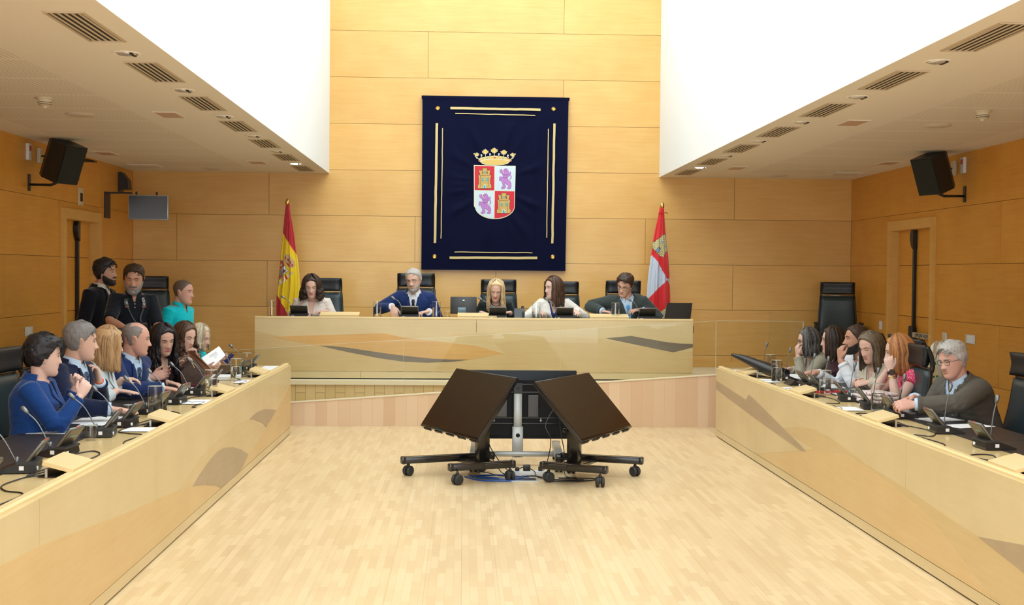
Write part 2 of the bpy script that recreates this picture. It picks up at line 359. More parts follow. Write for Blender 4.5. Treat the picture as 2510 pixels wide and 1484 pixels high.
# ceiling fittings ------------------------------------------------
def vent():
    t = thing('ceiling_vent', (0, 0, 0), 'x', 'vent')
    m = MB()
    for a in (-.098, .098): m.box((a, 0, -.002), (.016, .80, .006))
    for a in (-.39, .39): m.box((0, a, -.002), (.20, .016, .006))
    m.build('frame', mat('vent_frame', (.62, .50, .36), .6), t)
    m = MB(); m.box((0, 0, .0002), (.18, .77, .001)); m.build('slot_backing', M['dark'], t)
    for k in range(5):
        m = MB(); m.box((-.072 + k * .036, 0, -.0012), (.0165, .77, .0012)); m.build('slat', M['slatc'], t)
    return t
M['slatc'] = mat('vent_slat', (.66, .56, .42), .6)
v0 = vent(); index_kids(v0)
VL = [(-2.06, 5.28 + 1.495 * k) for k in range(8)]; VR = [(2.86, 5.15 + 1.495 * k) for k in range(8)]
sides = (('left', VL), ('right', VR)); first = True
ordw = ['', 'nearest', 'second nearest', 'third', 'fourth', 'fifth', 'sixth', 'farthest']
for sd, vs in sides:
    for k, (x, y) in enumerate(vs):
        if k == 0: continue
        lab = '%s slatted air vent in the %s low ceiling, counting from the camera' % (ordw[k], sd)
        if first: v0.location = (x, y, ZC - .002); v0['label'] = lab; v0['group'] = 'air vents along the ceiling edges'; first = False
        else: dup(v0, (x, y, ZC - .002), 0, lab, 'air vents along the ceiling edges')
M['lampoff'] = mat('unlit_lamp_reflector', (.75, .74, .72), .25, .5)
M['lampon'] = mat('lit_lamp', (1, 1, 1), .5, emit=((1, .96, .88), 9))
def downlight(lit):
    t = thing('recessed_downlight', (0, 0, 0), 'x', 'ceiling light')
    m = MB(); m.lathe((0, 0, 0), [(.085, .004), (.088, -.002), (.082, -.006), (.070, -.005), (.066, .004)], 24); m.build('trim_ring', M['ceilw'], t, 'auto')
    m = MB(); m.lathe((0.0, 0, 0), [(.066, .0), (.050, -.010), (.0, -.012)], 20); 
    R = Ry(.0); m.build('lamp', M['lampon'] if lit else M['lampoff'], t, True)
    m = MB(); m.box((.04, 0, -.006), (.018, .10, .014)); m.build('gimbal_gap', M['black'], t)
    return t
M['ceilw'] = mat('ceiling_paint', (.90, .85, .76), .7)
d_off = downlight(False); d_on = downlight(True); index_kids(d_off); index_kids(d_on)
DLx = [(-2.06, 7.56 + 1.5 * k) for k in range(6)]; DRx = [(2.88, 7.40 + 1.5 * k) for k in range(6)]
used = {0: False, 1: False}
for sd, ds in (('left', DLx), ('right', DRx)):
    for k, (x, y) in enumerate(ds):
        lit = k == 5; src = d_on if lit else d_off
        lab = ('lit round downlight in the %s low ceiling near the back wall' % sd) if lit else '%s unlit round recessed downlight in the %s low ceiling' % (['nearest', 'second nearest', 'middle', 'fourth', 'fifth'][k], sd)
        if not used[lit]: src.location = (x, y, ZC - .001); src['label'] = lab; src['group'] = 'recessed downlights'; used[lit] = True
        else: dup(src, (x, y, ZC - .001), 0, lab, 'recessed downlights')
tile_m = mat('pinkish_ceiling_tile', (.62, .42, .30), .6)
m = MB(); m.box((0, 0, 0), (.17, .34, .008)); m.box((0, 0, .001), (.20, .37, .006), mi=1)
tl = tag(m.build('ceiling_speaker_plate', [tile_m, M['ceilw']]), 'x', 'ceiling plate', 'flush ceiling plates')
TL = [(-2.5, 10.5, 'square pinkish plate in the left low ceiling beside the third vent'), (-2.51, 14.96, 'square pinkish plate at the far end of the left low ceiling'), (-4.05, 14.05, 'square pinkish plate against the left wood wall above the door'),
      (3.32, 10.4, 'square pinkish plate in the right low ceiling beside the third vent'), (3.33, 14.92, 'square pinkish plate at the far end of the right low ceiling'), (4.9, 14.03, 'square pinkish plate against the right wood wall above the door')]
for k, (x, y, lab) in enumerate(TL):
    o = tl if k == 0 else tl.copy()
    if k: COL.objects.link(o)
    o.location = (x, y, ZC - .003); o['label'] = lab
m = MB(); m.lathe((0, 0, 0), [(.115, 0), (.118, -.008), (.108, -.014), (.0, -.016)], 32)
rs = tag(m.build('round_ceiling_speaker', mat('speaker_grille', (.70, .60, .47), .8), None, 'auto'), 'x', 'ceiling speaker', 'round ceiling speakers')
for k, (x, y, lab) in enumerate([(-3.26, 10.55, 'round flush ceiling speaker near the left smoke detector'), (-3.23, 15.86, 'small round ceiling speaker at the far end of the left ceiling'),
                                 (4.09, 10.49, 'round flush ceiling speaker near the right smoke detector'), (4.11, 15.93, 'small round ceiling speaker at the far end of the right ceiling')]):
    o = rs if k == 0 else rs.copy()
    if k: COL.objects.link(o)
    o.location = (x, y, ZC); o['label'] = lab
for x, y, lab in ((-3.23, 9.58, 'cream smoke detector hanging from the left low ceiling'), (4.09, 9.56, 'cream smoke detector hanging from the right low ceiling')):
    t = thing('smoke_detector', (x, y, ZC), lab, 'smoke detector', 'smoke detectors')
    m = MB(); m.lathe((x, y, ZC), [(.062, 0), (.064, -.012), (.056, -.016)], 24); m.build('base', M['ivory'], t, 'auto')
    m = MB(); m.lathe((x, y, ZC), [(.054, -.016), (.052, -.045), (.036, -.062), (.020, -.066), (.016, -.080), (0, -.084)], 24); m.build('sensor_head', M['ivory'], t, 'auto')
    m = MB(); m.lathe((x, y, ZC), [(.0535, -.036), (.0535, -.040)], 24, cap=False); m.lathe((x, y, ZC), [(.0485, -.050), (.0475, -.054)], 24, cap=False); m.build('smoke_inlet', M['dark'], t, 'auto')
for x, y, lab in ((-4.02, 15.63, 'rectangular ceiling grille in the left back corner'), (4.88, 15.54, 'rectangular ceiling grille in the right back corner')):
    t = thing('ceiling_grille', (x, y, ZC), lab, 'vent', 'corner ceiling grilles')
    m = MB(); m.box((x, y, ZC - .004), (.36, .36, .008)); m.build('frame', M['ceilw'], t)
    for k in range(6): m = MB(); m.box((x, y - .125 + k * .05, ZC - .010), (.30, .022, .006)); m.build('slat', M['slatc'], t)
# doors -----------------------------------------------------------
def door(n, X, y0, y1, ztop, sgn, label_on):
    """sgn: +1 wall faces +X (left wall), -1 faces -X"""
    m = MB(); fx0, fx1 = X, X + sgn * .035; w = .085
    m.bb((fx0, y0 - .005, 0), (fx1, y0 + w, ztop + .02)); m.bb((fx0, y1 - w, 0), (fx1, y1 + .005, ztop + .02)); m.bb((fx0, y0 + w, ztop - .095), (fx1, y1 - w, ztop + .02))
    m.bb((X - sgn * .13, y0 + .03, 0), (fx0, y0 + w - .002, ztop - .06)); m.bb((X - sgn * .13, y1 - w + .002, 0), (fx0, y1 - .03, ztop - .06)); m.bb((X - sgn * .13, y0 + .03, ztop - .10), (fx0, y1 - .03, ztop - .06))
    struct('trim_%d' % n, m, M['casing'])
    xd = X - sgn * .085; ym = (y0 + y1) / 2 + .02
    a = xd - sgn * .02
    t = bpy.data.objects.new('door_%d' % n, None); t.location = (xd, ym, 0); COL.objects.link(t); t['_o'] = [xd, ym, 0]; t['kind'] = 'structure'
    m = MB(); m.bb((xd - sgn * .001 - sgn * .02, y0, 0), (xd - sgn * .06, y1, ztop)); m.bb((X - sgn * .03, y0 - .05, 0), (X - sgn * .30, y0 + .03, ztop + .05)); m.bb((X - sgn * .03, y1 - .03, 0), (X - sgn * .30, y1 + .05, ztop + .05)); m.bb((X - sgn * .03, y0, ztop - .06), (X - sgn * .30, y1, ztop + .05)); m.build('light_block', M['dark'], t)  # dark plates added behind the door to stop light leaking in
    for p, q in ((y0 + w, ym - .004), (ym + .004, y1 - w)):
        m = MB()
        for i in range(4): m.bb((xd - sgn * .02, p + .002, ROWS[i] + .022 if i == 0 else ROWS[i] + .003), (xd, q - .002, min(ROWS[i + 1] - .003, ztop - .1)))
        m.build('door_leaf', M['wall'], t)
    m = MB(); m.bb((xd + sgn * .004, ym + .03, .9), (xd + sgn * .045, ym + .062, ztop - .18), bev=.006); m.build('vertical_latch_bar', M['black'], t)
    m = MB(); m.prism([(-.02, 0), (.05, 0), (.085, -.05), (.085, -.12), (.05, -.19), (.0, -.23), (-.02, -.23)], (xd + sgn * .006, ym + .04, ztop - .10), (0, -sgn * -1.0 * -1, 0), (0, 0, 1), (sgn * .05, 0, 0)); m.build('latch_head', M['black'], t)
    zb = 1.02
    m = MB(); m.bb((xd + sgn * .03, y0 + w + .03, zb - .03), (xd + sgn * .065, ym - .02, zb + .03), bev=.006); pb = m.build('push_bar', mat('push_bar_beige_%d' % n, (.55, .50, .40), .5), t)
    m = MB(); m.box((xd + sgn * .05, ym + .02, zb + .02), (.07, .10, .17), bev=.02); m.build('latch_housing', M['black'], t)
    if label_on:
        cu = bpy.data.curves.new('push_text', 'FONT'); cu.body = 'EMPUJAR AQUI'; cu.size = .06; cu.extrude = .0008; cu.align_x = 'CENTER'; cu.align_y = 'CENTER'
        tmp = bpy.data.objects.new('tmp', cu); COL.objects.link(tmp); bpy.context.view_layer.update()
        me = bpy.data.meshes.new_from_object(tmp.evaluated_get(bpy.context.evaluated_depsgraph_get())); bpy.data.objects.remove(tmp)
        Rm = Matrix(((0, 0, -1), (-1, 0, 0), (0, 1, 0))).to_4x4()
        me.transform(Rm); me.transform(Matrix.Translation((xd + sgn * .0665 - xd, (y0 + w + ym) / 2 + .02 - ym, zb)))
        me.materials.clear(); me.materials.append(M['black']); link('lettering', me, t)
M['casing'] = wood('maple_casing', (.68, .38, .09), (.78, .47, .14), island=.03, coat=.05)
door(1, XL, DL[0], DL[1], 2.36, 1, False); door(2, XR, DR[0], DR[1], 2.36, -1, True)
# dais, ramp ------------------------------------------------------
mb = MB(); mb.bb((XL, 14.12, 0), (XR, YB, .436)); struct('floor_dais', mb, M['riser'])
mb = MB(); mb.bb((XL, 14.09, .405), (XR, 14.2, .452)); mb.bb((XL, 14.2, .437), (XR, YB, .451)); struct('trim_1_dais_edge', mb, M['trimwhite']).name = 'trim_3'
def rz_(x): return .25 + (x + 1.88) * (.33 / 4.69)
mb = MB(); mb.prism([(XL, 0), (2.82, 0), (2.82, rz_(2.82)), (XL, rz_(XL))], (0, 13.57, 0), (1, 0, 0), (0, 0, 1), (0, .06, 0)); mb.bb((2.82, 13.57, 0), (XR, 13.63, rz_(2.82))); struct('wall_ramp', mb, M['ramp'])
mb = MB(); mb.prism([(XL, rz_(XL)), (2.82, rz_(2.82)), (2.82, rz_(2.82) + .012), (XL, rz_(XL) + .012)], (0, 13.562, 0), (1, 0, 0), (0, 0, 1), (0, .072, 0)); mb.bb((2.82, 13.562, rz_(2.82)), (XR, 13.634, rz_(2.82) + .012)); struct('trim_4', mb, M['trimwhite'])
mb = MB(); mb.prism([(XL, 0), (XR, 0), (XR, .40), (2.8, .40), (XL, .02)], (0, 13.631, 0), (1, 0, 0), (0, 0, 1), (0, .47, 0)); struct('floor_ramp', mb, M['dais'])
mb = MB(); mb.bb((XL, YB - .018, .452), (XR, YB - .001, .53)); struct('baseboard_back', mb, M['back'])
# glass barrier ---------------------------------------------------
gt = thing('glass_barrier', (2.83, 13.60, .6), 'clear frameless glass barrier standing on the ramp wall in front of the podium', 'glass barrier')
def gz(x): return .87 + (x + 1.89) * (.32 / 4.72)
for a, b in ((-4.2, -2.75), (-2.745, -.663), (-.657, 1.08), (1.085, 2.827)):
    m = MB(); m.prism([(a, rz_(a) + .013), (b, rz_(b) + .013), (b, gz(b)), (a, gz(a))], (0, 13.592, 0), (1, 0, 0), (0, 0, 1), (0, .012, 0)); p = m.build('glass_pane', M['pane'], gt)
    m = MB(); m.prism([(a, gz(a)), (b, gz(b)), (b, gz(b) + .0022), (a, gz(a) + .0022)], (0, 13.592, 0), (1, 0, 0), (0, 0, 1), (0, .012, 0)); m.bb((b - .001, 13.592, rz_(b) + .02), (b + .0012, 13.604, gz(b))); m.build('polished_edge', M['glassedge'], p)
m = MB(); m.bb((2.834, 13.592, .6), (3.81, 13.604, 1.19)); p = m.build('glass_pane', M['pane'], gt)
m = MB(); m.bb((2.834, 13.592, 1.19), (3.81, 13.604, 1.193)); m.bb((3.81, 13.59, .6), (3.816, 13.606, 1.193)); m.build('polished_edge', M['glassedge'], p)
m = MB(); m.bb((3.82, 13.9, .6), (3.832, 15.2, 1.25)); p = m.build('glass_pane', M['pane'], gt)
# ================================================================ desks
def side_desk(name, X, s, seams, inlays, label):
    """X front face, s=-1 desk extends to -X, +1 to +X"""
    y0, y1 = 3.0, seams[0]
    t = thing(name, (X, 8, 0), label, 'desk', None)
    b = sorted(seams + [y0])
    for p, q in zip(b, b[1:]):
        m = MB(); m.bb((X, p + .0015, .078), (X + s * .025, q - .0015, .722)); m.build('front_panel', M['desk'], t)
    off = [-.03] + [0] * 4
    for p, q in zip(b, b[1:]):
        m = MB(); m.bb((X + s * .001, p + .001, .010), (X + s * .03, q - .001, .074)); m.build('plinth', M['desk'], t)
    m = MB(); m.bb((X + s * .012, y0, 0), (X + s * .06, y1 - .03, .0095)); m.build('shadow_gap', M['gap_shade'], t)
    m = MB(); m.prism([(.022, .66), (.068, .66), (.068, .7175), (.060, .745), (.030, .745), (.022, .735)], (X, y0, 0), (s, 0, 0), (0, 0, 1), (0, y1 - y0, 0)); m.build('front_rail', M['lid'], t)
    m = MB(); m.bb((X + s * .068, y0, .672), (X + s * .86, y1, .715)); m.build('tabletop', M['desktop'], t)
    yy = y0
    for p, q in zip(b, b[1:]):
        m = MB(); m.bb((X + s * .40, p + .004, .715), (X + s * .85, q - .004, .7185), bev=.001); m.build('leather_mat', M['matl'], t)
    m = MB(); m.bb((X + s * .03, y1 - .03, .075), (X + s * .86, y1, .672)); m.build('end_panel', M['desk'], t)
    for yb in b[:-1]:
        m = MB(); m.bb((X + s * .2, yb + .02, 0), (X + s * .78, yb + .05, .672)); m.build('support_panel', M['desk'], t)
    for k, (mm, poly) in enumerate(inlays):
        m = MB(); m.prism(poly, (X - s * .0001, 0, 0), (0, 1, 0), (0, 0, 1), (-s * (.0009 + .0005 * k), 0, 0)); m.build('veneer_inlay', M[mm], t)
    return t
side_desk('left_bench_desk'.replace('left_', ''), -1.80, -1, [12.86, 11.11, 9.20, 7.25, 5.27], [
    ('inlay_sand', [(7.75, .3), (8.43, .42), (9.17, .46), (9.77, .48), (10.38, .45), (11.25, .27), (10.9, .12), (10.15, .085), (7.6, .085)]),
    ('inlay_peach', [(12.84, .53), (12.3, .44), (11.84, .36), (11.3, .26), (10.38, .16), (9.92, .08), (12.84, .08)]),
    ('inlay_peach', [(3.2, .60), (4.0, .60), (4.83, .54), (5.27, .52), (6.13, .44), (6.7, .39), (7.25, .35), (7.65, .32), (7.94, .29), (8.25, .26), (8.43, .23), (8.82, .165), (9.17, .079), (3.2, .079)]),
    ('inlay_taupe', [(10.38, .45), (10.55, .46), (10.8, .465), (11.15, .45), (11.5, .41), (11.89, .36), (11.25, .27), (11.1, .33), (10.88, .37), (10.62, .42)]),
    ('inlay_taupe', [(8.21, .26), (8.4, .30), (8.59, .33), (8.85, .36), (9.05, .372), (9.3, .365), (9.64, .32), (10.0, .25), (10.34, .16), (10.1, .10), (9.92, .079), (9.18, .079), (9.0, .13), (8.82, .16), (8.6, .205), (8.43, .23)])],
    'long pale maple desk on the left side, curved veneer inlays along its front')
side_desk('bench_desk', 2.67, 1, [12.80, 11.02, 9.17, 7.25, 5.30], [
    ('inlay_tan', [(11.0, .085), (10.78, .12), (9.19, .385), (9.7, .40), (10.2, .41), (9.7, .49), (9.17, .54), (8.76, .53), (8.4, .50), (7.99, .46), (7.24, .43), (6.56, .38), (6.2, .36), (5.6, .30), (5.2, .24), (4.5, .2), (3.2, .2), (3.2, .085)]),
    ('inlay_peach', [(10.78, .12), (9.9, .25), (9.19, .37), (8.8, .42), (8.36, .46), (8.0, .45), (7.66, .42), (7.07, .36), (6.8, .31), (6.55, .24), (6.02, .08), (10.9, .08)]),
    ('inlay_taupe', [(12.79, .59), (12.1, .56), (11.43, .53), (11.32, .59), (11.03, .56), (10.2, .45), (9.37, .34), (9.51, .32), (11.1, .40), (12.79, .50)]),
    ('inlay_taupe', [(6.2, .36), (5.69, .43), (5.2, .46), (4.6, .47), (4.9, .2), (5.3, .24), (5.68, .30)])],
    'long pale maple desk on the right side, angular dark veneer inlays along its front')
# podium desk
t = thing('podium_desk', (.14, 14.3, .45), 'wide raised maple presiding desk below the coat of arms', 'desk'); x0, x1, Yp = -2.42, 2.70, 14.30
for a, b in ((x0, .148), (.152, x1)):
    m = MB(); m.bb((a, Yp, .545), (b, Yp + .025, 1.158)); m.build('front_panel', M['desk'], t)
for a, b in ((x0, -1.192), (-1.188, .148), (.152, x1)):
    m = MB(); m.bb((a, Yp + .002, .466), (b, Yp + .03, .541)); m.build('plinth', M['desk'], t)
m = MB(); m.bb((x0, Yp + .02, .452), (x1, Yp + .06, .465)); m.build('shadow_gap', M['gap_shade'], t)
m = MB(); m.bb((x0, Yp - .004, 1.158), (x1, Yp + .04, 1.182), bev=.003); m.build('front_rail', M['lid'], t)
m = MB(); m.bb((x0, Yp + .04, 1.12), (x1, Yp + .75, 1.158)); m.build('tabletop', M['desktop'], t)
m = MB(); m.bb((x0 + .03, Yp + .22, 1.158), (x1 - .03, Yp + .73, 1.161)); m.build('leather_mat', M['matl'], t)
for a in (x0, x1 - .03): m = MB(); m.bb((a, Yp + .03, .452), (a + .03, Yp + .75, 1.12)); m.build('side_panel', M['desk'], t)
for k, (mm, poly) in enumerate([
    ('inlay_tan', [(-2.42, 1.01), (-2.22, .965), (-2.11, .94), (-1.64, .84), (-1.35, .77), (-.98, .70), (-.69, .662), (-.42, .652), (-.16, .662), (.07, .688), (.55, .77), (.93, .81), (1.35, .80), (1.75, .78), (2.1, .755), (2.42, .745), (2.70, .80), (2.70, .546), (-2.42, .546)]),
    ('inlay_sand', [(-.48, .925), (-.1, .99), (.4, 1.0), (.78, .965), (1.1, .96), (1.5, .985), (1.67, .95), (2.45, .79), (2.1, .77), (1.75, .78), (1.35, .80), (.93, .81), (.55, .775), (.37, .79), (.15, .85), (-.23, .89)]),
    ('inlay_tan', [(.37, .88), (.78, .93), (1.1, .955), (1.35, .955), (1.67, .925), (2.1, .85), (2.47, .79), (2.7, .80), (2.7, .546), (.25, .546), (.1, .66), (.3, .73), (.49, .76)]),
    ('inlay_amber', [(-2.22, .94), (-1.62, .965), (-1.2, .98), (-.93, .99), (-.80, .965), (-.69, .94), (-.48, .92), (-.23, .89), (.15, .85), (.37, .79), (.49, .76), (.17, .71), (.08, .69), (-.15, .687), (-.36, .69), (-.69, .73), (-.95, .76), (-1.35, .82), (-1.67, .84)]),
    ('inlay_grey', [(-1.67, .84), (-1.5, .835), (-1.35, .82), (-.95, .763), (-.69, .73), (-.36, .698), (-.15, .69), (.08, .69), (-.05, .672), (-.16, .66), (-.42, .65), (-.69, .66), (-.98, .70), (-1.35, .77)]),
    ('inlay_grey', [(1.67, .95), (1.97, .98), (2.38, .91), (2.55, .893), (2.70, .89), (2.70, .85), (2.47, .79)])]):
    m = MB(); m.prism(poly, (0, Yp + .0001, 0), (1, 0, 0), (0, 0, 1), (0, -(.0009 + .0005 * k), 0)); m.build('veneer_inlay', M[mm], t)
m = MB(); m.tube(curve([(2.70, 14.5, 1.12), (2.735, 14.5, 1.10), (2.745, 14.5, 1.03), (2.72, 14.5, .98), (2.695, 14.5, .96)]), .004, 6); tag(m.build('power_cable', M['cable'], None, True), 'short dark cable looping out of the right end of the podium desk', 'cable')
# ================================================================ chairs
def chair():
    t = thing('conference_chair', (0, 0, 0), 'x', 'chair', 'black leather conference chairs')
    m = MB(); m.box((0, -.02, .455), (.50, .50, .085), bev=.03); m.build('seat', M['leather'], t, True)
    def slab(zs, hw, yf, th, crv, n=11, edge=.0):
        m = MB(); R = []
        for z, w, y in zip(zs, hw, yf):
            fr, bk = [], []
            for k in range(n):
                u = -1 + 2 * k / (n - 1); yy = y - crv * u * u; e = th * (1 - .75 * abs(u) ** 6)
                fr.append((u * w, yy - e / 2, z)); bk.append((u * w, yy + e / 2, z))
            R.append(np.array(fr + bk[::-1]))
        return m.loft(R)
    zs = np.linspace(.46, .985, 9); k = (zs - .46) / .525
    hw = .245 - .035 * k; yf = .215 + .115 * k + .02 * np.sin(k * PI)
    m = slab(zs, hw, yf, .055, .012); b = m.build('backrest', M['leather2'], t, True)
    for s in (-1, 1):
        m = MB(); m.tube([(s * (w + .006), y, z) for z, w, y in zip(zs, hw, yf)], [(.014, .020)] * 9, 8); m.build('side_frame', M['black'], t, True)
        m = MB(); m.tube(curve([(s * .212, .335, .97), (s * .214, .345, 1.02), (s * .215, .33, 1.10), (s * .213, .30, 1.165)], 5), [(.010, .018)] * 16, 8); m.build('headrest_wing', M['black'], t, True)
    m = MB(); m.tube([(-.21, .338, .995), (.21, .338, .995)], .008, 8); m.build('headrest_bar', M['steel'], t, True)
    R = []
    for k in range(9):
        a = -1 + 2 * k / 8.0
        R.append((1.092 + a * .082, .335 - .03 * a * a))
    m = MB(); ring = []
    for j in range(13):
        u = -1 + 2 * j / 12; x = u * .205; th = .032 * (1 - .5 * abs(u) ** 8)
        ring.append(np.array([(x, y - .018 - th * (1 - (abs(-1 + 2 * i / 8.0)) ** 4) - .012 * u * u, z) for i, (z, y) in enumerate(R)] + [(x, y + .012 - .012 * u * u, z) for (z, y) in R[::-1]]))
    m.loft(ring); m.build('headrest', M['leather'], t, True)
    for s in (-1, 1):
        m = MB(); m.tube(curve([(s * .25, .20, .50), (s * .285, .20, .58), (s * .285, .12, .622), (s * .285, -.10, .622), (s * .285, -.17, .58), (s * .25, -.14, .46)], 5), .013, 8); a = m.build('armrest_frame', M['black'], t, True)
        m = MB(); m.box((s * .285, .0, .637), (.055, .26, .028), bev=.012); m.build('arm_pad', M['leather'], a, True)
    m = MB(); m.lathe((0, 0, .12), [(.03, 0), (.03, .18), (.02, .18), (.02, .30)], 14); m.box((0, 0, .40), (.22, .26, .03), bev=.01); m.build('gas_column', M['black'], t, 'auto')
    for i in range(5):
        a = i * 2 * PI / 5 + .3; c, s = math.cos(a), math.sin(a)
        m = MB(); m.tube([(0, 0, .13), (c * .16, s * .16, .115), (c * .30, s * .30, .085)], [(.03, .02), (.024, .017), (.018, .013)], 8); l = m.build('base_leg', M['steel'], t, True)
        m = MB()
        for q in (-.018, .018): m.lathe((c * .30 - s * q, s * .30 + c * q, .030), [(0, -.009), (.024, -.009), (.03, -.005), (.03, .005), (.024, .009), (0, .009)], 14, axis=(-s, c, 0))
        m.lathe((c * .30, s * .30, .05), [(.006, 0), (.006, .03)], 8); m.build('caster', M['rubber'], l, 'auto')
    return t
CH = chair(); index_kids(CH); chair_used = [False]
def put_chair(x, y, z, face, label, sc=1.0):
    """face: direction the sitter looks, degrees; 0 = towards the camera, 90 = +X"""
    rz = math.radians(face); g = 'black leather conference chairs'
    if not chair_used[0]: o = CH; chair_used[0] = True; o.location = (x, y, z); o.rotation_euler = (0, 0, rz); o['label'] = label; o['group'] = g
    else: o = dup(CH, (x, y, z), rz, label, g)
    o.scale = (sc, sc, sc); return o
for x, lab, sc in ((-1.75, 'curly-haired woman in a dotted blouse', 1.0), (-.60, 'grey-haired man in a navy suit', 1.06), (.44, 'blonde woman in the dark jacket', 1.0), (1.235, 'brown-haired woman in a white jacket', .985), (2.02, 'man in a grey-green suit', 1.0)):
    put_chair(x + .0, 15.12, .451, 0, 'black leather chair on the podium behind the ' + lab, sc)
put_chair(-3.98, 15.75, .451, 14, 'empty tall black chair in the left back corner behind the photographer')
put_chair(4.88, 15.75, .451, -14, 'empty tall black chair standing in the right back corner')
for y, lab in ((7.56, 'short-haired woman in bright blue'), (8.30, 'man in navy leaning his chin on his hand'), (8.97, 'woman with long strawberry-blonde hair'), (9.70, 'balding man in a blue suit'), (10.5, 'black-haired woman in burgundy'), (11.25, 'wavy-haired woman reading a sheet'), (11.97, 'ash-blonde woman in turquoise')):
    put_chair(-2.78 + random.uniform(-.03, .03), y, 0, 90 + random.uniform(-6, 6), 'black chair of the ' + lab)
put_chair(-2.73, 6.72, 0, 62, 'empty black chair at the left edge of the photo, nearest the camera')
put_chair(-3.52, 9.15, 0, 105, 'empty black chair standing back behind the short-haired woman in blue')
for x, y, lab in ((3.62, 12.15, 'grey-black-haired woman with glasses'), (3.62, 11.53, 'woman with straight dark brown hair'), (3.64, 10.92, 'bearded man in a white shirt'), (3.54, 10.32, 'woman in a cream blazer'), (3.62, 8.36, 'grey-haired man in a grey suit')):
    put_chair(x, y, 0, -90 + random.uniform(-6, 6), 'black chair of the ' + lab)
put_chair(3.26, 9.46, 0, -92, 'empty black chair between the red-haired woman and the grey-suited man')
put_chair(3.72, 7.30, 0, -158, 'empty black chair turned away at the right edge of the photo')
# ================================================================ microphones
def mic(lf, ls, back='wood_refl'):
    """faces -Y (the talker stands at -Y); lf lean of the neck to the talker, ls sideways"""
    t = thing('desk_microphone', (0, 0, 0), 'x', 'microphone', 'delegate microphone units')
    m = MB(); m.prism([(-.105, .0), (.075, .0), (.080, .012), (.074, .040), (-.02, .040), (-.095, .012), (-.105, .008)], (-.085, 0, 0), (0, 1, 0), (0, 0, 1), (.17, 0, 0))
    m.build('base', M['black'], t, 'auto')
    m = MB(); m.prism([(-.02, .040), (.078, .040), (.082, .050), (.06, .056), (-.015, .046)], (-.088, 0, 0), (0, 1, 0), (0, 0, 1), (.176, 0, 0)); m.build('top_plate', M['rubber'], t, 'auto')
    m = MB(); m.bb((-.0885, -.0, .014), (-.085, .022, .034)); m.bb((.085, 0, .014), (.0885, .022, .034)); m.bb((.045, .077, .012), (.07, .0815, .028)); m.build('number_sticker', M['paper'], t)
    R = Rx(-math.radians(38)); c = V3((0, .030, .05)); hl = .062
    m = MB(); m.box(c + R @ V3((0, 0, hl)), (.168, .016, .130), R=R, bev=.007); p = m.build('speaker_panel', M['micrim'], t, 'auto')
    m = MB(); m.box(c + R @ V3((0, .0085, hl)), (.158, .003, .118), R=R, bev=.001); m.build('panel_back', M[back], p); m = MB(); m.box(c + R @ V3((0, -.0085, hl)), (.158, .003, .118), R=R, bev=.001); m.build('speaker_grille', M['black'], p)
    m = MB(); m.box(c + R @ V3((0, .0105, hl + .012)), (.075, .002, .012), R=R); m.build('badge', M['blue_refl'] if back == 'wood_refl' else M['rubber'], p)
    m = MB(); m.box(c + R @ V3((0, 0, hl + .066)), (.012, .008, .003), R=R); m.build('talk_light', M['redled'], p)
    s = V3((.055, -.015, .045)); e = s + V3((ls, -lf, .23 - .35 * (lf + abs(ls)))); md = (s + e) / 2 + V3((0, 0, .03 + .2 * abs(ls)))
    pts = curve([s, md, e], 6)
    m = MB(); m.tube(pts, .0036, 8); m.lathe(s - V3((0, 0, .004)), [(.011, 0), (.010, .02), (.006, .035)], 12); g = m.build('gooseneck', M['gray'], t, True)
    d = nrm(e - md); m = MB(); m.tube([e - d * .012, e, e + d * .012, e + d * .034, e + d * .040], [.006, .0105, .0125, .0125, .007], 12); m.build('microphone_head', M['gray'], g, True)
    return t
def series(proto, spots, group):
    index_kids(proto); out = []
    for k, (loc, rz, lab) in enumerate(spots):
        if k == 0: o = proto; o.location = loc; o.rotation_euler = (0, 0, rz); o['label'] = lab; o['group'] = group
        else: o = dup(proto, loc, rz, lab, group)
        out.append(o)
    return out
TZ = .7155
ML = [(5.40, 'black desk microphone cut by the left edge of the photo'), (6.03, 'black desk microphone in front of the nearest empty left chair'), (6.55, 'black desk microphone beside the nearest upturned glass on the left desk'), (7.32, 'black desk microphone before the papers of the woman in bright blue'),
      (7.77, 'black desk microphone before the flat hand of the man in navy'), (8.49, 'black desk microphone just behind the nearest left carafe'), (9.11, 'black desk microphone in front of the balding man'), (9.80, 'black desk microphone just behind the second left carafe'), (10.38, 'black desk microphone beside the brown handbag'), (11.66, 'second farthest desk microphone on the left desk'), (12.25, 'farthest desk microphone on the left desk')]
series(mic(.13, 0), [((-2.14, y, TZ + .0035), math.radians(-90 + random.uniform(-9, 9) + 180 * 0), l) for y, l in ML], 'microphones on the left desk')
MR = [(6.92, 'nearest black desk microphone on the right desk, beside the leather mat'), (7.62, 'black desk microphone at the elbow of the grey-suited man'), (8.42, 'black desk microphone in front of the writing hands of the man in grey'), (9.00, 'black desk microphone behind the nearest right carafe'), (9.55, 'black desk microphone in front of the folded flowered cloth'),
      (10.25, 'black desk microphone beside the red folder'), (10.62, 'black desk microphone beside the reading hand of the bearded man'), (11.45, 'black desk microphone behind the small black sign on the right desk'), (12.35, 'farthest desk microphone on the right desk, above the black bag')]
series(mic(.035, 0), [((3.05, y, TZ + .0035), math.radians(90 + random.uniform(-9, 9)), l) for y, l in MR], 'microphones on the right desk')
MP = [(-1.92, 0, 'black microphone before the woman in the dotted blouse'), (-.63, 0, 'black microphone before the grey-haired man in navy'), (.40, 0, 'black microphone before the blonde woman'), (1.19, 0, 'black microphone before the woman in the white jacket'), (2.17, 0, 'black microphone before the man in the grey-green suit')]
mp = mic(.02, .10, 'black')
